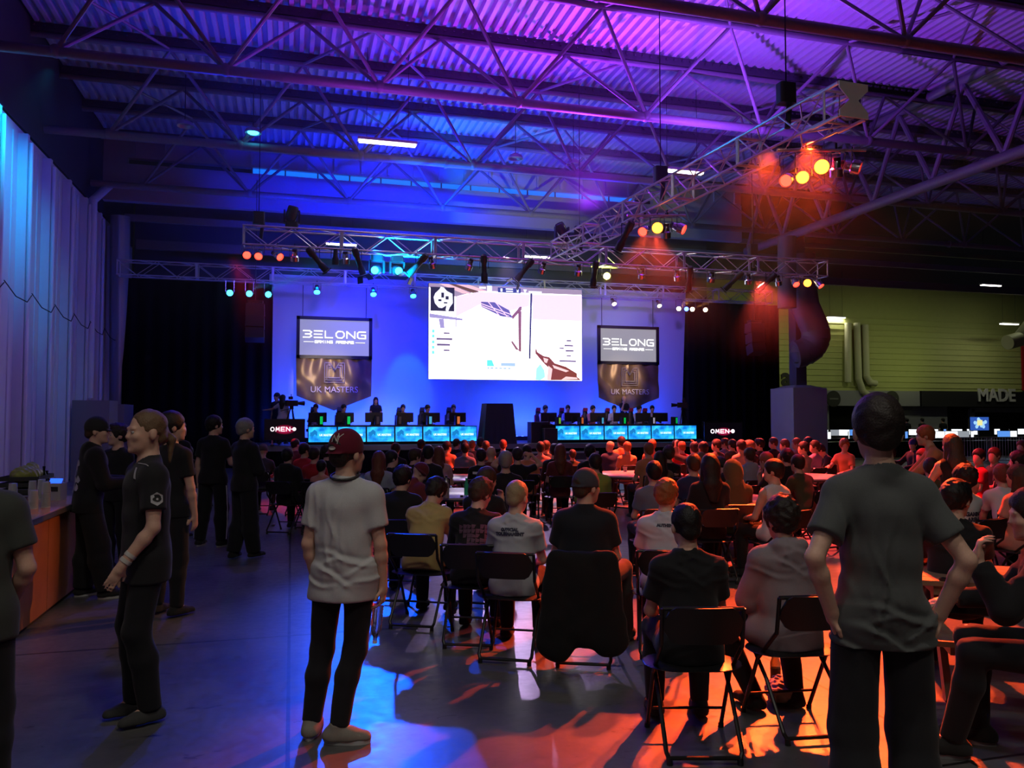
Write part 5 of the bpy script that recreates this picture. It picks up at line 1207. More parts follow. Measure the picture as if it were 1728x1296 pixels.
crowd = [   # head-top pixel x, y; pose; top colour; sleeve; hair style; hair colour; hat; turn; chair; label
 (444, 750, 'tab', 'darkgrey', 'short', None, 'dark', ('cap', (.10, .08, .10)), .4, 1, 'seated person in cap, elbow raised, beside the standing man in plain black at the left'),
 (486, 757, 'up', 'black', 'hoodie', 'short', 'black', None, 0, 1, 'seated person in black hoodie with black hair below the left logo screen'),
 (499, 741, 'up', 'maroon', 'short', 'short', 'dark', None, -.2, 0, 'tall seated person with dark hair right under the left logo screen'),
 (515, 749, 'upR', 'red', 'short', 'short', 'black', None, 0, 0, 'seated person in red T-shirt with black hair, left of the two in red'),
 (531, 755, 'up', 'red', 'short', 'short', 'dark', None, 0, 1, 'seated person in red T-shirt with round dark hair, right of the two in red'),
 (543, 777, 'up', 'salmon', 'short', 'short', 'black', None, 0, 1, 'seated child in pinkish shirt with pale emblem on the back'),
 (553, 753, 'upR', 'black', 'long', 'curly', 'dark', None, 0, 1, 'seated person in black left of the man in the maroon cap, dark bushy hair'),
 (564, 749, 'upR', 'darkgrey', 'short', 'short', 'ginger', None, -.3, 0, 'seated person in profile with lighter reddish hair left of the maroon cap'),
 (640, 762, 'up', 'bluegrey', 'short', 'long', 'auburn', None, 0, 1, 'seated person with long auburn hair just right of the maroon cap'),
 (662, 761, 'upR', 'black', 'long', 'short', 'black', None, -.3, 1, 'seated person in black with glasses, face lit red, right of the auburn hair'),
 (668, 748, 'up', 'black', 'short', 'short', 'dark', None, 0, 0, 'seated person with dark round head under the third left screen'),
 (711, 742, 'up', 'black', 'short', 'short', 'black', None, 0, 0, 'seated person with black hair under the gap of the fourth left screen'),
 (723, 752, 'up', 'black', 'short', 'short', 'black', None, 0, 0, 'seated person with black hair directly left of the long straight red-brown hair'),
 (701, 758, 'tabR', 'black', 'short', 'messy', 'brown', None, -.4, 1, 'seated person bent right with brown hair, arm on a neighbour'),
 (741, 754, 'up', 'pink', 'short', 'long', 'auburn', None, 0, 1, 'seated person in pink top with long straight red-brown hair down the back'),
 (755, 745, 'upR', 'orange', 'short', 'short', 'dark', None, 0, 0, 'seated person in orange top behind the long straight hair'),
 (771, 741, 'upR', 'black', 'short', 'short', 'dark', None, 0, 0, 'seated person in black T-shirt with dark hair below the sixth left screen'),
 (784, 743, 'up', 'navy', 'short', 'short', 'black', None, 0, 0, 'barely visible dark head between the black T-shirt and the reddish short hair'),
 (785, 748, 'up', 'slate', 'short', 'short', 'black', None, 0, 1, 'seated person in grey-green T-shirt with pink print on the back'),
 (797, 743, 'up', 'darkgrey', 'short', 'buzz', 'ginger', None, 0, 0, 'seated person with reddish cropped hair right of the grey-green T-shirt'),
 (811, 740, 'up', 'black', 'short', 'curly', 'black', None, 0, 0, 'seated person with bushy black hair left of the draped tower foot'),
 (820, 744, 'up', 'darkgrey', 'short', 'buzz', 'brown', None, 0, 0, 'seated person with cropped brown hair before the draped tower'),
 (829, 753, 'up', 'maroon', 'short', None, 'brown', None, 0, 0, 'seated person with shaved reddish head above the red-shouldered jacket'),
 (812, 758, 'up', 'black', 'short', 'short', 'black', None, 0, 1, 'seated person in black jersey numbered 07 in white'),
 (828, 757, 'fold', 'black', 'long', 'short', 'dark', None, -.1, 1, 'broad seated person in black jacket with red shoulders, farther side of the centre left table'),
 (849, 742, 'up', 'black', 'short', 'buzz', 'auburn', None, 0, 0, 'seated person with cropped reddish hair right before the draped tower edge'),
 (853, 762, 'up', 'black', 'short', 'short', 'grey', None, 0, 1, 'seated person with short grey-brown hair right of the red-shouldered jacket'),
 (873, 756, 'handhead', 'black', 'short', 'short', 'dark', None, .1, 1, 'seated person with both hands clasped behind the head'),
 (889, 751, 'up', 'orange', 'short', 'short', 'black', None, 0, 1, 'seated person with dark hair and orange shoulders right of the clasped hands'),
 (912, 746, 'up', 'salmon', 'short', 'short', 'dark', None, 0, 1, 'seated person in salmon T-shirt with a dark strap across the shoulder'),
 (922, 744, 'upR', 'darkgrey', 'short', 'short', 'brown', None, 0, 0, 'seated person in profile just right behind the salmon T-shirt'),
 (936, 750, 'up', 'black', 'long', 'messy', 'dark', None, 0, 1, 'seated person in dark jacket with shaggy dark hair, before the pale stage lip'),
 (945, 750, 'up', 'maroon', 'short', 'long', 'auburn', None, 0, 0, 'seated person with long auburn hair beside the shaggy dark hair'),
 (966, 759, 'up', 'olive', 'short', 'short', 'brown', None, 0, 1, 'seated child with short brown hair before the pale stage lip'),
 (995, 752, 'up', 'black', 'short', 'curly', 'black', None, 0, 1, 'seated person with curly black hair right of the small brown head'),
 (1004, 766, 'up', 'green', 'long', 'short', 'dark', None, .1, 1, 'seated person in yellow-green patterned top left of the red cup table'),
 (1029, 744, 'upL', 'navy', 'long', None, 'grey', None, 0, 0, 'seated older person with bald head and navy top'),
 (1048, 737, 'up', 'orange', 'hoodie', 'short', 'dark', None, .2, 1, 'person in orange hoodie with dark tick mark, sitting higher than the others'),
 (1058, 746, 'up', 'orange', 'short', 'short', 'ginger', None, 0, 0, 'reddish head behind the orange hoodie'),
 (1094, 747, 'up', 'orange', 'short', 'buzz', 'ginger', None, .1, 1, 'seated person in plain orange T-shirt with red cropped hair'),
 (1100, 742, 'up', 'orange', 'short', 'short', 'ginger', None, 0, 0, 'seated person in orange behind the plain orange T-shirt'),
 (1128, 754, 'up', 'black', 'short', 'curly', 'brown', None, 0, 1, 'seated person in black T-shirt with white lettering across the back, curly hair'),
 (1113, 762, 'up', 'brown', 'short', 'long', 'dark', None, 0, 0, 'seated person with long dark hair left of the white-lettered back'),
 (1150, 745, 'up', 'red', 'short', 'buzz', 'ginger', None, 0, 1, 'seated person in bright red T-shirt with red cropped hair, right of centre'),
 (1140, 743, 'upL', 'black', 'short', 'short', 'dark', None, 0, 0, 'seated person in black behind the curly hair with lettering'),
 (1171, 746, 'photo', 'black', 'long', 'short', 'dark', None, 0, 1, 'seated person in black raising both hands to take a photo'),
 (1186, 746, 'up', 'olive', 'short', 'short', 'dark', ('cap', (.01, .01, .012)), .1, 0, 'seated person in olive T-shirt and black cap'),
 (1208, 742, 'upL', 'darkgrey', 'short', 'short', 'dark', None, .2, 0, 'seated person with dark hair in left profile under the right logo screen'),
 (1222, 740, 'upL', 'grey', 'short', 'short', 'brown', None, .1, 0, 'seated person in grey right of the left profile under the logo screen'),
 (1235, 742, 'up', 'olive', 'short', 'short', 'black', None, .1, 1, 'seated person in dark olive shirt with black hair below the right logo screen'),
 (1250, 743, 'up', 'beige', 'short', 'short', 'dark', None, .1, 0, 'seated person in beige top right of the dark olive shirt'),
 (1264, 744, 'upL', 'black', 'short', 'quiff', 'light', None, .1, 0, 'seated person with lit light-tipped hair left of the bespectacled black hair'),
 (1281, 741, 'upL', 'black', 'short', 'quiff', 'black', None, .2, 0, 'seated person in black T-shirt with glasses and black quiff'),
 (1304, 739, 'upL', 'black', 'short', 'short', 'brown', None, .2, 0, 'seated person in black with orange-lit shoulder in front of the black curtain edge'),
 (1323, 742, 'upL', 'darkgrey', 'short', 'short', 'brown', None, .2, 0, 'seated person with brown hair left of the boxed column base'),
 (1343, 740, 'upL', 'salmon', 'short', 'short', 'ginger', None, .2, 0, 'seated person with lit ginger hair in front of the boxed column base'),
 (1355, 746, 'upL', 'beige', 'short', 'short', 'dark', None, .2, 0, 'seated person with flat dark hair, red-lit on top, before the column base'),
 (1363, 739, 'up', 'black', 'short', 'curly', 'black', None, 0, 0, 'black head farthest back at the right edge of the column base'),
 (1374, 744, 'upL', 'lilac', 'short', 'short', 'brown', None, .3, 0, 'seated person in left profile, magenta-lit, right of the column base'),
 (1170, 767, 'up', 'navy', 'short', 'short', 'brown', None, 0, 1, 'seated person in navy blue T-shirt with faded haircut'),
 (1184, 764, 'upR', 'beige', 'short', 'short', 'light', None, 0, 0, 'seated person in beige top just behind the navy blue T-shirt'),
 (1197, 767, 'up', 'black', 'short', 'long', 'dark', None, 0, 0, 'seated person with long dark curls left of the olive hood'),
 (1216, 772, 'slump', 'black', 'short', 'short', 'dark', None, .5, 0, 'seated person bent forward between the dark curls and the olive hood'),
 (1235, 777, 'tab', 'olive', 'hoodie', None, 'brown', ('hood', (.09, .08, .035)), -.1, 1, 'seated person in olive jacket with the hood up'),
 (1264, 756, 'up', 'bluegrey', 'hoodie', 'short', 'brown', None, 0, 1, 'seated person in pale blue-grey hoodie right of the olive hood'),
 (1292, 764, 'tabR', 'black', 'short', 'short', 'ginger', None, .9, 0, 'seated person with ginger hair, hands at the mouth, behind the white tank top'),
 (1304, 776, 'upL', 'white', 'none', 'fade', 'dark', None, .3, 1, 'seated person in white tank top with bare arms and glasses'),
 (1327, 759, 'up', 'black', 'long', 'curly', 'dark', None, .1, 1, 'seated person in black printed top right behind the white tank top'),
 (1103, 779, 'up', 'slate', 'short', 'short', 'black', None, 0, 1, 'seated person in slate T-shirt with short black hair left of the ginger head'),
 (1384, 750, 'slump', 'black', 'long', 'short', 'dark', None, 1.0, 0, 'person in black bending over the bottle table with one arm down'),
 (1345, 768, 'fwd', 'olive', 'short', 'short', 'dark', None, .2, 0, 'seated person bent low behind the bottles'),
 (1425, 742, 'upL', 'orange', 'short', 'curly', 'ginger', None, 1.8, 0, 'seated person with curly ginger hair in orange, left of the grey T-shirt man'),
 (1540, 741, 'upL', 'black', 'long', 'short', 'dark', ('cap', (.03, .03, .16)), 1.0, 0, 'seated person in black with blue cap in left profile, right of the grey T-shirt man'),
 (1556, 758, 'upL', 'black', 'short', 'short', 'auburn', None, .8, 0, 'seated person with reddish hair below the blue cap'),
 (1570, 774, 'tab', 'olive', 'long', 'fade', 'dark', None, -.7, 0, 'seated person in dark top, hands lit, right of the grey T-shirt shoulder'),
 (1651, 758, 'upL', 'red', 'short', 'short', 'dark', None, 1.0, 0, 'seated person in red right of the leaning person'),
 (1677, 756, 'upL', 'black', 'short', 'short', 'auburn', None, 1.0, 0, 'seated person in black with reddish hair, hand at the mouth, far right'),
 (1717, 763, 'up', 'black', 'short', 'curly', 'dark', None, .5, 0, 'seated person with dark frizzy hair at the far right'),
 (1723, 744, 'upL', 'red', 'short', 'short', 'auburn', None, .8, 0, 'seated person in red at the extreme right, above the frizzy hair'),
 (1716, 785, 'up', 'salmon', 'short', 'long', 'brown', None, .3, 0, 'seated person with long wavy hair at the right edge'),
 (1626, 787, 'up', 'white', 'short', 'curly', 'dark', None, .2, 0, 'seated person in white jersey with black lettering, curly dark hair'),
 (1690, 784, 'fwd', 'white', 'short', 'short', 'auburn', None, -.5, 0, 'seated person in white jersey with black shoulders, rightmost of the two jerseys'),
 (1500, 752, 'up', 'black', 'short', 'short', 'dark', None, .3, 0, 'seated person mostly hidden behind the grey T-shirt man'),
]
def place(px, py, pose, h, base=0.):
    j = cached(('j', pose, h), lambda: skel(**POSES[pose])); C = j['C']; ztop = C.z+.118*j['k']+.012
    return j, ztop
def head_at(px, py, pose, h, turn, scale=1.):
    """stand the seated figure so that the top of its head is on the sight line at its own seated height"""
    j, zt = place(px, py, pose, h); H = atz(px, py, min(zt*scale, CZ-.25)); rz = face(H, turn); R = Matrix.Rotation(rz, 3, 'Z')
    o = R @ V(j['C'].x, j['C'].y, 0)*scale; return V(H.x-o.x, H.y-o.y, 0), rz
SEATS = []; PRINTS = []
for (px, py, pose, col, sl, hair, hc, hat, turn, ch, lb) in sorted(crowd, key=lambda r: -r[1]):
    h = .014 if (px > 1500 and py > 780) else .018
    base = .86 if 'child' in lb else 1.04 if px == 1048 else 1.0
    best = None
    for ds in (0, .02, -.02, .04, -.04, .06, -.06, .075, -.08, -.10):
        sc_ = base+ds; q, r_ = head_at(px, py, pose, h, turn, sc_)
        dm = min([(q-c_).length for c_ in SEATS]+[(q-c_).length-r_t+.28 for c_, r_t in TABS]+[9])
        if best is None or dm > best[0]: best = (dm, q, r_, sc_)
        if dm > .56: break
    dm, p, rz, sc = best; SEATS.append(p)
    kw = {}
    if sl == 'hoodie': kw = dict(sk='long', sh={'hood': True, 'g': .024})
    elif sl == 'long': kw = dict(sk='long', sh={'g': .020})
    elif sl == 'none': kw = dict(sk='none')
    skc = SKIN
    b, j = person(pose, POSES[pose], p, rz, lb, h=h, shirt=(col, SHC[col]), hair=hair, hc=hc, hat=hat[0] if hat else None, hatc=hat[1] if hat else None, group='seated audience', scale=sc, **kw)
    if ch or py > 745:
        R = Matrix.Rotation(rz, 3, 'Z'); q = p+R @ V(0, -.03, 0)
        if not any((q-c_).length < .46 for c_ in PRINTS): PRINTS.append(q); chair(q.x, q.y, rz, ' '.join(('black folding chair of the '+lb.replace('seated ', '').split(',')[0]).split()[:15]))
    # printed marks on the backs
    def mark(fn, dz=.34, dy=-.135):
        pass
# ================================================================== NEAR PEOPLE
from mathutils.bvhtree import BVHTree
def rel(a): return -YAW+math.radians(a)      # 0 = seen from behind, 90 = facing left, 180 = facing the viewer
def project(b, garment, me, org, xa, za, dr, m, name, off=.004):
    """lay a flat mesh (x,z) onto a garment along a direction"""
    g = [c for c in b.children if c.name.split('.')[0] == garment][0]
    bvh = BVHTree.FromPolygons([v.co for v in g.data.vertices], [tuple(p.vertices) for p in g.data.polygons])
    org, xa, za, dr = Vector(org), Vector(xa), Vector(za), Vector(dr).normalized(); bad = 0
    bm = bmesh.new(); bm.from_mesh(me)
    bmesh.ops.subdivide_edges(bm, edges=[e for e in bm.edges if e.calc_length() > .03], cuts=3, use_grid_fill=True)
    for v in bm.verts:
        o = org+xa*v.co.x+za*v.co.y-dr*.6; hit = bvh.ray_cast(o, dr, 2.)
        v.co = (hit[0]-dr*off) if hit[0] is not None else org+xa*v.co.x+za*v.co.y
    bm.to_mesh(me); bm.free(); o = bpy.data.objects.new(name, me); COL.objects.link(o); o.parent = b; me.materials.clear(); me.materials.append(m); return o
def tmesh(s, size, bold=0.):
    c = bpy.data.curves.new('t', 'FONT'); c.body = s; c.size = size; c.align_x = 'CENTER'; c.align_y = 'CENTER'; c.offset = bold; c.resolution_u = 2
    tmp = bpy.data.objects.new('tmp', c); me = bpy.data.meshes.new_from_object(tmp); bpy.data.objects.remove(tmp); bpy.data.curves.remove(c); return me
def pmesh(polys):
    me = bpy.data.meshes.new('print'); vs = []; fs = []
    for p in polys: fs.append(tuple(range(len(vs), len(vs)+len(p)))); vs += [(q[0], q[1], 0) for q in p]
    me.from_pydata(vs, [], fs); me.update(); return me
def back_print(b, j, garment, me, up, m, name='back_print', xo=0.):
    return project(b, garment, me, j['P']+j['u']*up+j['r']*xo, j['r'], j['u'], j['f'], m, name)
WHT = mat('print_white', (.7, .7, .7), .7); INK = mat('print_ink', (.03, .03, .06), .7); PNK = mat('print_pink', (.6, .2, .25), .7)
def standing(key, px, D, H, a, label, h=.010, **kw):
    pose = dict(H=H, **kw.pop('pose', {})); q = atd(px, 700, D); return person(key, pose, (q.x, q.y, 0), rel(a), label, h=h, **kw)
# the man in the white T-shirt and maroon cap
b, j = standing('whiteT', 584, 4.74, 1.77, -6, 'person seen from behind in white T-shirt and maroon cap, standing with a bottle', h=.0085,
    pose=dict(hy=-28, aL=((-.20, -.12, -1), (.10, .32, -1), (.3, .5, -1), (1, 0, 0), .5), aR=((.22, -.05, -1), (.02, .16, -1), (0, .1, -1), (-1, .1, 0), 1.25), sh=1.0, twist=0,
        legs={'L': (None, (-.14, .02, -.47), (-.185, -.02, None), (-.12, 1)), 'R': (None, (.06, .03, -.46), (.005, -.10, None), (1, .12))}),
    shirt=('white_tee', (.46, .46, .47)), sh={'amp': .014, 'g': .026, 'hem': -.16}, tr={'loose': 1.0, 'g': .012}, hair='buzz', hc='dark', hat='cap', hatc=(.11, .006, .022), hat_back=True, shoes=(.24, .22, .19), sole=(.5, .5, .5))
WTb, WTj = b, j
cap_o = [c for c in b.children if c.name.startswith('cap')][0]
ny = MB(); strokes(ny, [[(-.75, -.55), (-.70, .60)], [(-.70, .60), (.10, -.45)], [(.10, -.45), (.05, .45)], [(.02, .85), (.34, .20)], [(.76, .80), (.34, .20), (.28, -.85)]], .0048, .036, (0, 0, 0), .001)
me = bpy.data.meshes.new('p'); me.from_pydata([(v[0], v[2], 0) for v in ny.v[4:8]], [], []) if False else None
polys = [[(ny.v[i+k][0], ny.v[i+k][2]) for k in range(4)] for i in range(0, len(ny.v), 8)]
Rh = j['Rh']; hb = (Rh @ V(0, 1, 0)); hb.z = 0; hb.normalize(); dv = V(.26, .95, -.12).normalized(); xa = (V(0, 0, 1).cross(dv)*-1).normalized()
project(b, 'cap', pmesh(polys), j['C']+V(0, 0, .078), xa*1.0, V(0, 0, 1), dv, mat('cap_embroidery', (.5, .45, .45), .6), 'cap_logo', .005)
project(b, 'cap', pmesh([[(.026*math.cos(i*PI/8), .011*math.sin(i*PI/8)) for i in range(16)]]), j['C']+V(0, 0, .020)+xa*-.022, xa, V(0, 0, 1), dv, mat('cap_sticker', (.62, .60, .58), .5), 'brim_sticker', .009)
mb = MB(); N_ = j['N']; ring = [N_+j['u']*(.058-.02*math.cos(t*2*PI/18))+Matrix.Rotation(t*2*PI/18, 3, j['u']) @ (-j['f']*.083) for t in range(19)]
mb.path(ring, .008, 6).build('lanyard', mat('lanyard', (.02, .02, .02), .6), b, True)
Wr = j['WR']; d3 = j['HR'][0]; R3 = Matrix.Rotation(rel(-6), 3, 'Z')
hp = V(b.location.x, b.location.y, 0)+R3 @ (Wr+d3*.085+V(-.035, .0, 0))
PET = mat('clear_plastic', (.9, .93, 1), .08, trans=.95)
t = thing('water_bottle', 'clear plastic bottle held in the lowered right hand of the white T-shirt person', 'bottle', hp, 0)
t.rotation_euler = (PI-.10, .10, 0)
prof = [(.030, 0), (.032, .006)]+[(.032+(.0015 if k % 2 else -.0015), .012+k*.009) for k in range(13)]+[(.031, .135), (.022, .165), (.013, .185), (.012, .20)]
MB().lathe(prof, (0, 0, -.06), 20).build('bottle_body', PET, t, True); MB().lathe([(.014, 0), (.014, .016)], (0, 0, .14), 14).build('bottle_cap', mat('cap_white', (.6, .6, .6), .4), t, True)
t.location = hp+V(0, 0, -.10)
# grey T-shirt, hands on hips
b, j = standing('greyT', 1481, 3.42, 1.94, -3, 'tall person seen from behind in grey T-shirt, standing with hands on hips', h=.0085,
    pose=dict(hy=-6, hp=2, aL=((-.56, -.42, -.92), (.36, .30, -.95), (.3, .5, -.9), (1, -.2, 0), .4), aR=((.52, -.38, -.92), (-.30, .36, -.98), (-.3, .5, -.9), (-1, -.2, 0), .4), sh=.93, girth=.86),
    shirt=('grey_tee', (.075, .080, .080)), sh={'amp': .016, 'g': .026, 'hem': -.13}, tr={'g': .02, 'loose': 1.25}, trousers=(.016, .017, .020), hair='short', hc='dark', shoes=(.02, .02, .02))
# long fair ponytail, esports jersey, walking left
PJ = mat('jersey_white', (.42, .42, .44), .7)
b, j = standing('pony', 250, 5.0, 1.90, 128, 'smiling person with fair ponytail in black jersey with white hexagon on the sleeve, walking left', h=.0085, eyes=True,
    pose=dict(hy=8, aL=((-.22, .05, -1), (.10, .62, -.80), (.05, .50, -.85), (1, 0, 0), .16), aR=((.15, .05, -1), (-.1, .25, -.9), (-.1, .3, -.9), (-1, 0, 0), .6),
        legs={'L': (None, (-.11, .07, -.46), (-.10, -.02, None), (-.1, 1)), 'R': (None, (.10, .06, -.46), (.10, .02, None), (0, 1))}),
    shirt=('jersey', (.016, .016, .018)), sh={'g': .024, 'hem': -.16}, hair='pony', hc='light', tr={'loose': 1.1}, shoes=(.05, .05, .05))
S_ = j['SL']; up = V(0, 0, 1); out = V(-1, -.0, 0)
xa = V(0, -1, 0)*-1
hexo = S_.lerp(j['EL'], .42)
hexp = [(.040*math.cos(PI/2+i*PI/3), .040*math.sin(PI/2+i*PI/3)) for i in range(6)]
project(b, 'shirt', pmesh([hexp]), hexo, V(0, -1, 0), V(0, 0, 1), V(1, 0, 0), PJ, 'sleeve_badge', .004)
eye = [(.026*math.cos(a), .014*math.sin(a)) for a in [i*PI/6 for i in range(12)]]
project(b, 'shirt', pmesh([eye]), hexo, V(0, -1, 0), V(0, 0, 1), V(1, 0, 0), mat('print_black', (.01, .01, .01), .7), 'badge_eye', .006)
project(b, 'shirt', pmesh([[(.007*math.cos(i*PI/4), .007*math.sin(i*PI/4)) for i in range(8)]]), hexo, V(0, -1, 0), V(0, 0, 1), V(1, 0, 0), PJ, 'badge_pupil', .008)
for k, (p0, p1) in enumerate((((-.060, .10), (-.205, .02)), ((-.085, .085), (-.13, -.10)))):
    n_ = 10; pl = []
    for i in range(n_):
        u0, u1 = i/n_, (i+1)/n_; q0 = (p0[0]+(p1[0]-p0[0])*u0, p0[1]+(p1[1]-p0[1])*u0); q1 = (p0[0]+(p1[0]-p0[0])*u1, p0[1]+(p1[1]-p0[1])*u1)
        pl.append([(q0[0]-.014, q0[1]), (q1[0]-.014, q1[1]), (q1[0]+.014, q1[1]), (q0[0]+.014, q0[1])] if k else [(q0[0], q0[1]-.009), (q1[0], q1[1]-.009), (q1[0], q1[1]+.009), (q0[0], q0[1]+.009)])
    project(b, 'shirt', pmesh(pl), j['P']+j['u']*.44, V(1, 0, 0), V(0, .55, .8), V(0, -.9, -.6) if k else V(-.0, -.35, -1), PJ, 'shoulder_stripe', .004)
for k in (0, 1): W = j['WL']; d = (j['WL']-j['EL']).normalized(); q = d.to_track_quat('Z', 'Y').to_matrix(); MB().lathe([(.033, -.012), (.036, -.011), (.036, .011), (.033, .012)], W-d*(.03+.04*k), 18, q).build('wristband', mat('wristband_pale', (.5, .48, .45), .5), b, True)
# people at the bar
standing('capman', 152, 8.3, 1.85, -58, 'person in black jacket with white print and dark cap leaning at the bar', h=.012, pose=dict(lean=6, hy=-18, aL=((-.2, .35, -1), (.3, 1, .1), (.2, 1, 0), (0, 0, -1), .6), aR=((.2, .3, -1), (-.2, 1, .15), (0, 1, 0), (0, 0, -1), .6),
    legs={'R': (None, (.10, .10, -.46), (.14, .18, None), (.1, 1))}), shirt=('bar_jacket', (.010, .010, .012)), sk='long', sh={'g': .030, 'hem': -.12, 'hood': True}, hair='buzz', hc='brown', hat='cap', hatc=(.02, .02, .022), tr={'g': .03, 'loose': 1.4}, shoes=(.02, .02, .02), sole=(.45, .45, .45))
b = bpy.data.objects['person' if False else [o.name for o in bpy.data.objects if o.get('label', '').startswith('person in black jacket with white print')][0]]; j = GEO[('j', 'capman', .012)]
rr_ = random.Random(9); pl = []
for k in range(9):
    c_ = (rr_.uniform(-.07, .05), rr_.uniform(-.17, .12)); n_ = 7; pl.append([(c_[0]+.035*rr_.uniform(.5, 1.2)*math.cos(i*2*PI/n_), c_[1]+.045*rr_.uniform(.5, 1.2)*math.sin(i*2*PI/n_)) for i in range(n_)])
project(b, 'hoodie', pmesh(pl), j['P']+j['u']*.27+j['r']*.07, j['r'], j['u'], j['f'], mat('print_grey', (.42, .42, .44), .7), 'back_print', .014)
standing('barman', 200, 9.7, 1.76, 160, 'dark-haired person in black top facing the viewer between the bar cap wearer and the ponytail', h=.012, eyes=True, pose=dict(hy=-25, hp=-4, aL='down', aR=((.15, .3, -1), (-.3, .8, .3), (0, .7, .6), (-1, 0, 0), .9)), shirt=('black_top', (.012, .012, .014)), sk='long', hair='messy', hc='dark')
standing('edgeman', -48, 3.75, 1.80, 22, 'person in dark grey T-shirt cut off by the left edge of the picture', h=.011, pose=dict(aR=((.30, -.05, -1), (-.35, .55, -.75), (-.3, .7, -.6), (-1, 0, 0), .6), aL='down', lean=2), shirt=('edge_tee', (.045, .05, .045)), sh={'g': .03, 'amp': .005, 'hem': -.15}, hair='short', hc='dark', tr={'g': .02, 'loose': 1.2})
standing('backA', 290, 7.6, 1.90, -25, 'tall person in black T-shirt standing just behind the ponytail', h=.014, pose=dict(hy=-30, aL='down', aR=((.2, .1, -1), (.0, .2, -1), (0, .1, -1), (-1, 0, 0), .5)), shirt=('black_top', (.012, .012, .014)), hair='short', hc='dark')
standing('backB', 302, 12.4, 1.80, -25, 'person in black farther back, head seen right of the tall one behind the ponytail', h=.016, pose=dict(hy=-30), shirt=('black_top', (.012, .012, .014)), hair='short', hc='dark')
b, j = standing('stripe', 361, 11.6, 1.87, -12, 'person in black with pale side stripes on the trousers, watching from the aisle', h=.012, pose=dict(hy=-35, aL=((-.25, -.05, -1), (.0, .1, -1), (0, .1, -1), (1, 0, 0), .5), aR='lap', legs={'L': (None, (-.14, .02, -.46), (-.20, 0, None), (-.1, 1)), 'R': (None, (.14, .02, -.46), (.16, 0, None), (.5, 1))}), shirt=('black_top', (.012, .012, .014)), sh={'g': .026}, hair='short', hc='black', tr={'g': .022, 'loose': 1.25}, sole=(.35, .35, .35))
for s in 'LR':
    sg = -1 if s == 'L' else 1
    pts = [j['h'+s]+V(sg*.128, -.02, -.10), j['h'+s].lerp(j['K'+s], .6)+V(sg*.112, -.02, 0), j['K'+s]+V(sg*.100, -.02, 0), j['K'+s].lerp(j['A'+s], .5)+V(sg*.098, -.02, 0), j['A'+s]+V(sg*.080, -.02, .03)]
    MB().path(pts, .008, 6).build('trouser_stripe', WHT, b, True)
standing('plain', 414, 10.6, 1.83, -38, 'person in plain black with short greying hair standing nearest the left logo screen', h=.012, pose=dict(hy=-10, aL='fold', aR='fold', legs={'L': (None, (-.10, .02, -.46), (-.08, -.1, None), (-.5, 1)), 'R': (None, (.10, .03, -.46), (.09, .1, None), (-.1, 1))}), shirt=('black_top', (.012, .012, .014)), sk='long', sh={'g': .028}, hair='short', hc='grey', tr={'g': .028, 'loose': 1.35}, shoes=(.015, .015, .015))
standing('leanA', 1612, 9.0, 1.66, -5, 'person with long brown hair and black vest standing among the seated audience at the right', h=.013, pose=dict(lean=10, aL=((-.45, .35, -.9), (-.1, .7, -.6), (0, .7, -.6), (0, 0, -1), .4), aR=((.55, .35, -.9), (.1, .8, -.8), (0, .8, -.6), (0, 0, -1), .4), hy=15), shirt=('black_top', (.012, .012, .014)), sk='none', hair='long', hc='brown')
standing('leanB', 1602, 10.8, 1.80, 70, 'person in orange top bending left behind the black vest', h=.014, pose=dict(lean=28, aL=((-.3, .9, -.5), (-.1, 1, -.2), (0, 1, -.2), (0, 0, -1), .4), aR=((.3, .9, -.6), (0, 1, -.3), (0, 1, -.2), (0, 0, -1), .4)), shirt=('orange', SHC['orange']), sk='long', hair='short', hc='ginger')
# ---- near seated people, each on a folding chair
def near_seat(key, px, py, pose, turn, label, scale=1., h=.011, ch=True, D=None, cl=None, **kw):
    POSES[key] = dict(H=1.74, seated=True, **pose); j = cached(('j', key, h), lambda: skel(**POSES[key]))
    p, rz = head_at(px, py, key, h, 0, scale)
    rz = rel(turn); R = Matrix.Rotation(rz, 3, 'Z'); zt = (j['C'].z+.118*j['k']+.012)*scale
    Hh = atz(px, py, zt) if D is None else atd(px, py, D); o = R @ V(j['C'].x, j['C'].y, 0)*scale; p = V(Hh.x-o.x, Hh.y-o.y, 0)
    b, j = person(key, POSES[key], p, rz, label, h=h, scale=scale, **kw)
    if ch: q = p+R @ V(0, -.04, 0); chair(q.x, q.y, rz, cl)
    return b, j
b, j = near_seat('yellow', 735, 808, dict(lean=24, hp=30, hy=-15, aL='knee', aR='knee'), -12, 'seated person in yellow T-shirt with head bowed, next to the steel bottle', cl='black folding chair under the yellow T-shirt, with the nearest open floor to its left',
    shirt=('yellow', (.50, .36, .14)), hair='messy', hc='dark', sh={'g': .024, 'amp': .010})
b, j = near_seat('printblack', 811, 809, dict(lean=16, hp=14, hy=-30, aL='table', aR='table'), -6, 'seated person with shoulder-length dark hair and faded purple print on a black top', cl='black folding chair between the yellow T-shirt and the fair cropped hair',
    shirt=('black_top', (.012, .012, .014)), sk='long', hair='messy', hc='brown', sh={'g': .026, 'amp': .010})
rr_ = random.Random(4); pl = []
for a_ in range(7):
    for c_ in range(6): 
        if rr_.random() < .8: x0_, y0_ = -.13+a_*.037, -.10+c_*.038; pl.append([(x0_, y0_), (x0_+.036*rr_.uniform(.5, 1), y0_), (x0_+.036, y0_+.036*rr_.uniform(.5, 1)), (x0_, y0_+.036)])
back_print(b, j, 'sweater', pmesh(pl), .27, mat('print_purple', (.12, .06, .10), .8))
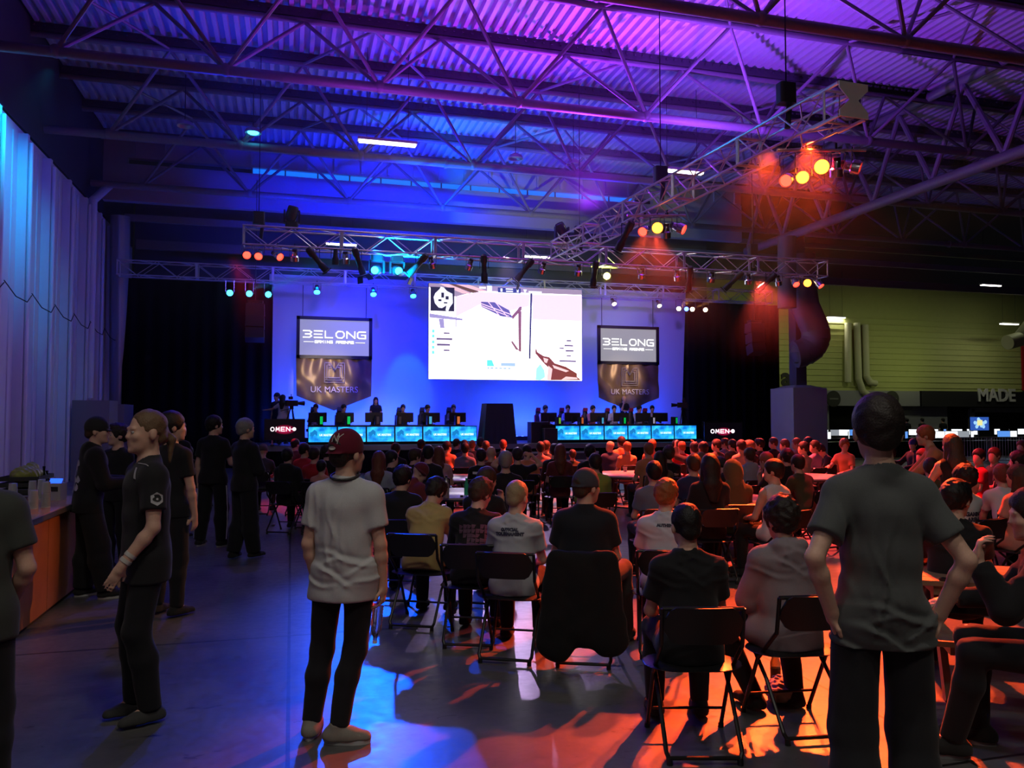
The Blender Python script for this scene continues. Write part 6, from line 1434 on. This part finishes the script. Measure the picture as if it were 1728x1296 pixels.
near_seat('brownhand', 822, 790, dict(lean=16, hp=6, hy=-30, aL='table', aR='chin'), -18, 'seated person with brown hair resting the cheek on a hand, behind the purple print', cl='black folding chair of the person resting the cheek on a hand', h=.013, shirt=('black_top', (.012, .012, .014)), sk='long', hair='short', hc='brown')
b, j = near_seat('blond', 873, 812, dict(lean=8, hp=6, hy=-18, aL='lap', aR='lap'), -12, 'seated person in white T-shirt with cropped fair hair and dark print between the shoulders', cl='black folding chair under the fair cropped hair',
    shirt=('white2', (.44, .44, .48)), hair='buzz', hc='blond', sh={'g': .022, 'amp': .010})
back_print(b, j, 'shirt', tmesh('OFFICIAL\nTOURNAMENT', .034, .003), .40, INK, 'back_lettering', -.02)
b_big, j = near_seat('bigman', 990, 793, dict(lean=4, hp=0, hy=-42, aL='fold', aR='fold', girth=1.16, sh=1.02, legs={'R': (None, (.28, .42, .02), (.30, .44, None), (.3, 1)), 'L': (None, (-.24, .42, .0), (-.24, .40, None), (-.3, 1))}), -8,
    'big seated person in black polo shirt and dark cap with arms folded', cl='black folding chair under the big person in the black polo shirt', scale=1.07, shirt=('black_polo', (.012, .013, .018)), sh={'g': .026, 'collar': True}, hair='buzz', hc='brown', hat='cap', hatc=(.05, .05, .065), hat_back=True, trousers=(.02, .02, .02))
b, j = near_seat('ginger', 1124, 811, dict(lean=10, hp=8, hy=-16, aL='lap', aR='lap'), -10, 'seated person in white T-shirt with ginger tousled hair', cl='black folding chair under the ginger tousled hair', shirt=('white3', (.46, .47, .54)), hair='messy', hc='ginger', sh={'g': .026, 'amp': .010})
back_print(b, j, 'shirt', tmesh('AUTHENTIC', .032, .003), .435, INK, 'back_lettering', .02)
b, j = near_seat('darkfade', 1157, 851, dict(lean=6, hp=4, hy=8, aL='lap', aR='lap'), 0, 'seated person in black T-shirt with black cropped hair, in front of the ginger head', cl='black folding chair with pale marks, under the black cropped hair', h=.0095, shirt=('black_tee2', (.010, .010, .012)), hair='buzz', hc='black', sh={'g': .024, 'amp': .010})
near_seat('greyhood', 1318, 843, dict(lean=6, hp=6, hy=8, aL='lap', aR='lap', legs={'L': (None, (-.34, .36, .02), (-.13, .24, None), (-.3, 1)), 'R': (None, (.17, .42, .0), (.15, .24, None), (.1, 1))}), 8, 'seated person in lilac-grey hoodie with dark curly hair, left of the grey T-shirt person', cl='black folding chair under the lilac-grey hoodie, bottle and wrapper beneath', h=.0095,
    shirt=('hoodie_lilac', (.22, .18, .20)), sk='long', hair='curly', hc='dark', sh={'g': .032, 'amp': .010, 'hood': True})
near_seat('rightblack', 1613, 813, dict(lean=12, hp=6, hy=-32, aL='table', aR='table', girth=1.05), -22, 'seated person in black T-shirt with thick black hair at the picnic table', ch=False, scale=1.04, h=.0105, shirt=('black_tee3', (.010, .010, .012)), hair='messy', hc='black', sh={'g': .024, 'amp': .010}, eyes=True)
near_seat('bigback', 680, 788, dict(lean=12, hp=8, hy=-20, aL='table', aR='table', girth=1.12), -6, 'seated person in black with black hair right behind the white T-shirt person', cl='black folding chair hidden beside the white T-shirt person', h=.013, shirt=('black_top', (.012, .012, .014)), sk='long', hair='messy', hc='black', sh={'g': .026})
near_seat('beanie', 709, 782, dict(lean=30, hp=26, hy=-35, aL='table', aR='fold'), -35, 'seated person in maroon jacket and maroon beanie, bent over the table with the pink bottle', cl='black folding chair under the maroon beanie', h=.014, shirt=('maroon_jacket', (.17, .03, .035)), sk='long', hair=None, hat='beanie', hatc=(.12, .02, .025), sh={'g': .03, 'hood': True})
near_seat('rightedge', 1742, 836, dict(lean=12, hp=4, hy=10, aL=((-.3, .8, -.6), (.15, .45, 1), (0, -.1, 1), (0, -1, 0), 1.4), aR='table', legs={'L': (None, (-.16, .42, .0), (-.12, .52, None), (-.2, 1))}), 62, 'person in black sweater at the right edge, fist raised over the picnic table', ch=False, D=4.35, scale=1.1, h=.0105, shirt=('black_sweater', (.012, .012, .014)), sk='long', hair='long', hc='dark', sh={'g': .026, 'amp': .010}, sole=(.3, .3, .3))
near_seat('crouch', 316, 753, dict(lean=14, hp=4, hy=-20, aL='knee', aR='lap'), 150, 'seated person facing the viewer, mostly hidden between the tall person and the pale stripes', cl='black folding chair between the two standing groups at the left', h=.016, shirt=('black_top', (.012, .012, .014)), hair='short', hc='dark', scale=.95)
# coat over the big person's chair
bgm = b_big; R = Matrix.Rotation(bgm.rotation_euler.z, 3, 'Z'); sd = SDF(.014)
sd.cap((-.20, -.34, .82), (.20, -.34, .82), .05, .05, .03); sd.cap((-.17, -.36, .78), (-.20, -.36, .20), .10, .15, .05, u=(0, 1, 0), f=.45); sd.cap((.17, -.36, .78), (.20, -.36, .24), .10, .14, .05, u=(0, 1, 0), f=.45); sd.cap((0, -.37, .7), (0, -.37, .3), .12, .14, .06, u=(0, 1, 0), f=.4)
sd.noise = wr(.014, 2.)
tag(newobj('coat', sd.mesh('coat'), cloth('coat', (.008, .008, .009)), None, bgm.location, (0, 0, bgm.rotation_euler.z)), 'black coat hung over the chair back of the big person', 'coat')
# marks on audience backs
def find(sub): return [o for o in bpy.data.objects if sub in o.get('label', '') and o.get('category') == 'person'][0]
def mark(sub, pose, h, garment, me, up, m, name): o = find(sub); back_print(o, GEO[('j', pose, h)], garment, me, up, m, name)
mark('numbered 07', 'up', .018, 'shirt', tmesh('07', .19, .008), .27, WHT, 'jersey_number'); mark('numbered 07', 'up', .018, 'shirt', pmesh([[(-.14, -.02), (.14, -.02), (.14, .02), (-.14, .02)]]), .41, WHT, 'jersey_name_strip')
mark('white lettering across', 'up', .018, 'shirt', tmesh('Enigmatic Titan', .052, .003), .34, WHT, 'back_lettering')
mark('pink print on the back', 'up', .018, 'shirt', tmesh('SQUAD', .055, .003), .30, PNK, 'back_lettering')
mark('child in pinkish', 'up', .018, 'shirt', pmesh([[(-.05, -.03), (-.01, -.03), (-.03, .04)], [(-.02, -.03), (.02, -.03), (0, .06)], [(.01, -.03), (.05, -.03), (.03, .04)]]), .26, WHT, 'back_emblem')
mark('dark tick mark', 'up', .018, 'hoodie', pmesh([[(-.07, 0), (-.03, -.035), (.09, .03), (-.03, -.01)]]), .27, mat('print_black', (.01, .01, .01), .7), 'back_emblem')
mark('rightmost of the two jerseys', 'fwd', .014, 'shirt', tmesh('ARENA\nGAMING', .05, .004), .28, INK, 'back_lettering'); mark('curly dark hair', 'up', .014, 'shirt', tmesh('GAMING\nARENA', .055, .004), .30, INK, 'back_lettering')
# ================================================================== BAR ON THE LEFT
bx = atz(53, 1060, 0).x; by1 = atz(146, 984, 0).y; by0 = 2.6; L_ = by1-by0
t = thing('bar_counter', 'orange-brown wooden bar counter along the left side', 'bar counter', (bx-.35, (by0+by1)/2, 0))
WOOD = mat('bar_ply', (.36, .13, .045), .42, bump=.08, bscale=6, var=.25)
for k in range(5): MB().box((.32, -L_/2+L_*(k+.5)/5, .49), (.03, L_/5-.012, .90)).build('front_panel', WOOD, t)
MB().box((0, L_/2-.02, .49), (.66, .04, .90)).build('end_panel', WOOD, t); MB().box((.29, 0, .03), (.04, L_, .06)).build('plinth', RUB, t)
MB().box((0, 0, .965), (.78, L_+.04, .04)).build('counter_top', mat('bar_top', (.42, .20, .10), .22, bump=.03, bscale=10, var=.2), t)
MB().box((.395, 0, .955), (.012, L_+.04, .05)).build('edge_strip', mat('edge_chrome', (.6, .6, .62), .25, .9), t)
BT = .985
def onbar(px, py, x): q = atx(px, py, x); return V(x, q.y, BT)
CUP = mat('cup_plastic', (.8, .82, .88), .15, trans=.6)
def cup_stack(p, n, label, grp='stacks of clear plastic cups on the bar'):
    t = thing('cup_stack', label, 'cups', p, 0, grp)
    for k in range(n):
        z = k*.018; MB().lathe([(.034, .105+z), (.036, .104+z), (.043, .001+z), (.046, .0+z), (.043, .0+z), (.034, .10+z)], (0, 0, .0), 20).build('cup', CUP, t, True)
for px, x, n, lb in ((22, bx-.45, 8, 'stack of upturned clear cups farthest left, behind the others on the bar'), (57, bx-.2, 5, 'short stack of clear cups on the bar, left of the tallest stack'), (78, bx-.12, 9, 'tallest stack of clear cups at the front of the bar by the card reader'), (104, bx-.5, 6, 'stack of clear cups behind the card reader'), (218, bx-.62, 7, 'stack of clear cups at the far end of the bar')):
    if px == 218: q = V(bx-.4, by1-.3, BT)
    else: q = onbar(px, 820, x); q.y = min(q.y, by1-.25)
    cup_stack(q, n, lb)
q = onbar(95, 825, bx-.22); t = thing('till', 'small pale till with a glowing blue display on the bar', 'till', q, -.3)
MB().rbox((0, 0, .09), (.16, .14, .18), .015).build('body', mat('till_shell', (.35, .33, .35), .4), t)
MB().box((0, -.01, .20), (.13, .012, .06), Matrix.Rotation(-.6, 3, 'X')).build('display', mat('till_display', (.02, .05, .3), .3, emit=(.02, .10, 1), es=2.2), t); MB().box((0, -.072, .12), (.12, .006, .05)).build('printer_slot', BLK, t)
q = onbar(45, 800, bx-.75); t = thing('crate', 'dark slatted crate with a crumpled yellow-green bag in it, at the back of the bar', 'crate', q)
mb = MB()
for k in range(3):
    for s in (-1, 1): mb.box((s*.2, 0, .05+.07*k), (.015, .6, .045)); mb.box((0, s*.3, .05+.07*k), (.4, .015, .045))
mb.build('slats', mat('crate_dark', (.02, .02, .02), .7), t); MB().box((0, 0, .015), (.4, .6, .02)).build('base', mat('crate_dark', (.02, .02, .02), .7), t)
sd = SDF(.012); sd.ell((0, 0, .22), (.16, .22, .10), None, .02); sd.ell((.03, .1, .30), (.06, .10, .06), None, .03); sd.noise = lambda X, Y, Z: .010*np.sin(X*60+Y*35)*np.sin(Y*50+Z*40)
tag(newobj('crumpled_bag', sd.mesh('crumpled_bag'), mat('bag_yellow', (.28, .30, .06), .4), None, q+V(0, 0, .0)), 'crumpled yellow-green bag lying in the crate on the bar', 'bag')
for i, (dx, h_, lb) in enumerate(((.0, .30, 'dark bottle standing at the back of the bar right of the crate'), (.12, .24, 'shorter dark bottle at the back of the bar right of the crate'))):
    q2 = onbar(74+i*5, 800, bx-.62); tt = thing('dark_bottle', lb, 'bottle', q2); MB().lathe([(.036, 0), (.038, .01), (.038, h_*.6), (.014, h_*.78), (.013, h_)], n=18).build('bottle_body', mat('dark_glass', (.01, .015, .01), .1), tt, True); MB().lathe([(.016, h_-.02), (.016, h_+.005)], n=12).build('bottle_cap', BLKM, tt)
# ================================================================== SMALL THINGS
def bottle(p, h, r, m, label, capm=None, liquid=None, name='drink_bottle'):
    t = thing(name, label, 'bottle', p)
    MB().lathe([(r*.8, 0), (r, .008), (r*.97, h*.3), (r, h*.62), (r*.55, h*.80), (.014, h*.88), (.013, h*.97)], n=20).build('bottle_body', m, t, True)
    MB().lathe([(.016, 0), (.016, .022)], (0, 0, h*.955), 14).build('bottle_cap', capm or BLK, t, True)
    if liquid: MB().lathe([(r*.78, .004), (r*.93, .012), (r*.93, h*.5), (.001, h*.5)], n=18).build('drink', liquid, t, True)
    return t
q = atz(753, 841, .75); bottle(V(q.x, q.y, .75), .30, .042, mat('brushed_steel', (.5, .48, .45), .35, .7), 'tall brushed steel bottle on the near left table', name='steel_bottle')
q = atz(787, 835, .75); bottle(V(q.x, q.y, .75), .23, .034, mat('green_plastic', (.05, .55, .22), .25, trans=.3), 'green plastic bottle on the near left table', mat('cap_green', (.02, .3, .1), .4))
q = atz(723, 797, .75); bottle(V(q.x, q.y, .75), .24, .034, mat('pink_drink', (.75, .12, .18), .2, trans=.4), 'pink bottle on the farther left table', WHT)
q = atz(779, 839, .75); tag(MB().rbox((q.x, q.y, .765), (.04, .04, .03), .008).build('small_box', BLK), 'tiny black box lying on the near left table', 'box')
def cup(p, label, m, h=.12, r=.04):
    t = thing('plastic_cup', label, 'cup', p); MB().lathe([(r*.72, .0), (r*.75, .003), (r, h), (r*1.06, h), (r*1.06, h-.006), (r*.95, h-.004), (r*.70, .006)], n=24).build('cup_wall', m, t, True); return t
q = atz(1078, 800, .75); o = cup(q, 'red plastic cup on the centre right table', mat('red_cup', (.6, .02, .03), .3), .15, .048)
q = atz(1055, 796, .75); cup(q, 'small clear cup left of the red cup', CUP, .10, .045)
q = atz(1087, 801, .75); tag(MB().rbox((q.x, q.y, .78), (.20, .14, .06), .02).build('snack_tub', mat('tub_white', (.5, .5, .5), .5)), 'pale snack tub right of the red cup', 'tub')
for px, py, lb in ((1332, 797, 'clear water bottle, left of the two on the right table'), (1341, 794, 'clear water bottle, right of the two on the right table')):
    q = atz(px, py, .75); bottle(q, .23, .034, PET, lb, WHT)
for px, py, lb in ((1347, 798, 'white cup beside the water bottles'), (1362, 796, 'cup by the reaching hand on the right table')):
    q = atz(px, py, .75); cup(q, lb, CUP, .10, .04)
q = atz(1626, 985, .755); cup(V(q.x, q.y, .753), 'clear empty plastic cup on the picnic table', PET, .13, .048)
for k, (px, py, a_, lb) in enumerate(((1607, 978, .5, 'dark phone lying on the picnic table left of the cup'), (1628, 998, -.4, 'phone with pale edge leaning on the other beside the cup'))):
    q = atz(px, py, .765); tt = thing('phone', lb, 'phone', V(q.x, q.y, .757+.0*k), a_); MB().rbox((0, 0, .005), (.075, .155, .009), .012).build('phone_body', BLK, tt); MB().box((0, 0, .0102), (.066, .14, .001)).build('phone_screen', mat('glass_dark', (.02, .02, .03), .05), tt)
q = atz(1309, 1160, 0); bottle(V(q.x, q.y, 0), .27, .036, mat('amber_plastic', (.5, .42, .12), .15, trans=.85), 'half-full yellow drink bottle standing under the lilac hoodie chair', BLK, mat('cola', (.02, .012, .008), .3))
sd = SDF(.01); sd.ell((0, 0, .075), (.10, .13, .065), None, .02); sd.ell((.05, .08, .10), (.05, .06, .05), None, .03); sd.ell((-.09, -.04, .06), (.03, .04, .05), None, .02); sd.noise = lambda X, Y, Z: .010*np.sin(X*70+Y*35)*np.sin(Y*60+Z*50)+.004*np.sin(X*150+Z*120)
q = atz(1320, 1185, 0); tag(newobj('crumpled_wrapper', sd.mesh('crumpled_wrapper'), mat('wrapper_pale', (.30, .32, .20), .65), None, V(q.x, q.y, 0)), 'crumpled pale plastic bag on the floor beside the yellow bottle', 'bag')
sd = SDF(.012); sd.ell((0, 0, .045), (.09, .07, .04), None, .02); sd.ell((.06, .01, .03), (.06, .05, .025), None, .02); sd.ell((-.04, 0, .085), (.035, .035, .03), None, .02)
q = atz(500, 851, 0); tag(newobj('bundle', sd.mesh('bundle'), mat('bundle_pale', (.55, .40, .30), .6), None, V(q.x, q.y, 0)), 'small rumpled bundle lit orange on the floor under the left chairs', 'bag')
q = atz(461, 888, 0); sd = SDF(.008); sd.ell((0, 0, .02), (.03, .022, .02), None, .01); sd.ell((.02, .01, .03), (.015, .015, .015), None, .01)
tag(newobj('paper_ball', sd.mesh('paper_ball'), mat('paper', (.6, .55, .55), .7), None, V(q.x, q.y, 0)), 'crumpled paper ball on the open floor at the left', 'paper')
# phone in the hoodie person's hand
# ================================================================== GAMING DESKS IN THE SIDE HALL
MW = [mat('monitor_white', (0, 0, 0), .5, emit=(.9, .95, 1), es=1.3), mat('monitor_blue', (0, 0, 0), .5, emit=(.12, .35, .95), es=.9), mat('monitor_dim', (0, 0, 0), .5, emit=(.35, .38, .42), es=.8)]
rows = [(36.5, (728, 732), [1388, 1408, 1424, 1440, 1542, 1560, 1575, 1594, 1614, 1640, 1682, 1702, 1722]), (31.0, (740, 744), [1392, 1432, 1506, 1529, 1571, 1583, 1605, 1625, 1640, 1693, 1709])]
LANN = ['first', 'second', 'third', 'fourth', 'fifth', 'sixth', 'seventh', 'eighth', 'ninth', 'tenth', 'eleventh', 'twelfth', 'thirteenth']
for ri, (y, _, pxs) in enumerate(rows):
    x0_, x1_ = X(1380, y), X(1740, y)
    t = thing('gaming_desk', 'long dark gaming desk in the side hall, %s row' % ('far', 'near')[ri], 'desk', ((x0_+x1_)/2, y, 0))
    MB().box((0, 0, .73), (x1_-x0_, .9, .04)).build('desk_top', BLK, t); MB().box((0, -.42, .37), (x1_-x0_, .03, .70)).build('modesty_panel', BLK, t)
    for k in range(6): MB().box((-(x1_-x0_)/2+.1+k*(x1_-x0_-.2)/5, .3, .355), (.06, .06, .71)).build('leg', BLKM, t)
    for i, px in enumerate(pxs):
        m = MW[(i*7+ri*3) % 5 % 3] if i % 2 else MW[0]; rz = random.uniform(-.9, .9)
        tt = thing('monitor', '%s lit monitor from the left on the %s gaming desk of the side hall' % (LANN[i], ('far', 'near')[ri]), 'monitor', (X(px, y), y, .75), rz, 'lit monitors in the side hall')
        MB().box((0, .02, .29), (.56, .03, .34)).build('screen_case', BLK, tt); MB().box((0, 0, .29), (.53, .006, .31)).build('picture', m, tt); MB().box((0, .03, .07), (.05, .03, .14)).build('stand', BLKM, tt); MB().rbox((0, 0, .008), (.22, .16, .016), .04).build('foot', BLK, tt)
        li_ = None
q = aty(1653, 715, 33.5); tt = thing('television', 'television with a blue and yellow picture raised over the gaming desks', 'screen', (q.x, 33.5, 0))
MB().box((0, .03, q.z), (1.25, .05, .74)).build('casing', BLK, tt); MB().box((0, 0, q.z), (1.2, .008, .69)).build('picture', mat('tv_blue', (0, 0, 0), .5, emit=(.03, .10, .45), es=1), tt)
mb = MB()
rr_ = random.Random(2)
for k in range(12): a_ = k*1.3; r_ = .08+.028*k; mb.lathe([(.10, 0), (.02, .004)], (r_*math.cos(a_)*1.15, -.008-.0004*k, q.z+r_*.6*math.sin(a_)), 9, Matrix.Rotation(PI/2, 3, 'X'))
mb.build('picture_clouds', mat('tv_pale', (0, 0, 0), .5, emit=(.35, .65, 1), es=1.1), tt); MB().box((0, -.02, q.z+.05), (.34, .004, .28)).build('picture_badge', mat('tv_yellow', (0, 0, 0), .5, emit=(.9, .85, .35), es=1), tt)
MB().tube((0, .05, 0), (0, .05, q.z-.3), .04, 8).build('stand_post', BLKM, tt); MB().box((0, .05, .02), (.7, .5, .04)).build('stand_foot', BLK, tt)
for px, py, y, lb, hh in ((1530, 706, 37.6, 'dark silhouette of a person standing behind the far gaming desk, left one', 1.80), (1556, 706, 37.9, 'dark silhouette of a person standing behind the far gaming desk, middle one', 1.80), (1591, 710, 38.2, 'dark silhouette of a person standing behind the far gaming desk, right one', 1.75)):
    xx = X(px, y); person('sil', dict(H=1.8, hy=20), (xx, y, 0), -YAW, lb, h=.02, shirt=('black', SHC['black']), hair='short', hc='black', group='standing people in the side hall')
for k, (px, lb) in enumerate(((1636, 'left steel crowd barrier in front of the gaming desks'), (1700, 'right steel crowd barrier in front of the gaming desks'))):
    y = 26.0; q = V(X(px, y), y, 0); tt = thing('crowd_barrier', lb, 'barrier', q); 
    MB().path([(-1.1, 0, .08), (-1.1, 0, 1.05), (1.1, 0, 1.05), (1.1, 0, .08), (-1.1, 0, .12)], .02, 6).build('frame', ALU, tt, True)
    mb = MB()
    for i in range(15): mb.tube((-1.0+i*.143, 0, .12), (-1.0+i*.143, 0, 1.05), .008, 5)
    mb.build('bars', ALU, tt)
    for s in (-1, 1): MB().box((s*.8, 0, .03), (.05, .6, .04)).build('foot', ALU, tt)
# ================================================================== HAZE under the roof trusses, around the stage lamps; it thins out downwards
m = bpy.data.materials.new('stage_haze'); m.use_nodes = True; nt = m.node_tree; nt.nodes.remove(nt.nodes['Principled BSDF'])
vsn = nt.nodes.new('ShaderNodeVolumeScatter'); vsn.inputs['Anisotropy'].default_value = .45
gm = nt.nodes.new('ShaderNodeNewGeometry'); sx = nt.nodes.new('ShaderNodeSeparateXYZ'); mr = nt.nodes.new('ShaderNodeMapRange'); mr.interpolation_type = 'SMOOTHSTEP'
mr.inputs['From Min'].default_value = 3.2; mr.inputs['From Max'].default_value = 6.2; mr.inputs['To Min'].default_value = 0; mr.inputs['To Max'].default_value = .0042
nt.links.new(gm.outputs['Position'], sx.inputs[0]); nt.links.new(sx.outputs['Z'], mr.inputs['Value']); nt.links.new(mr.outputs['Result'], vsn.inputs['Density'])
nt.links.new(vsn.outputs['Volume'], nt.nodes['Material Output'].inputs['Volume'])
hz = MB().box((5.0, 20.1, 6.2), (22.0, 19.8, 6.2)).build('stage_haze', m); hz['kind'] = 'stuff'; hz['label'] = 'thin haze hanging around the lighting trusses over the stage'
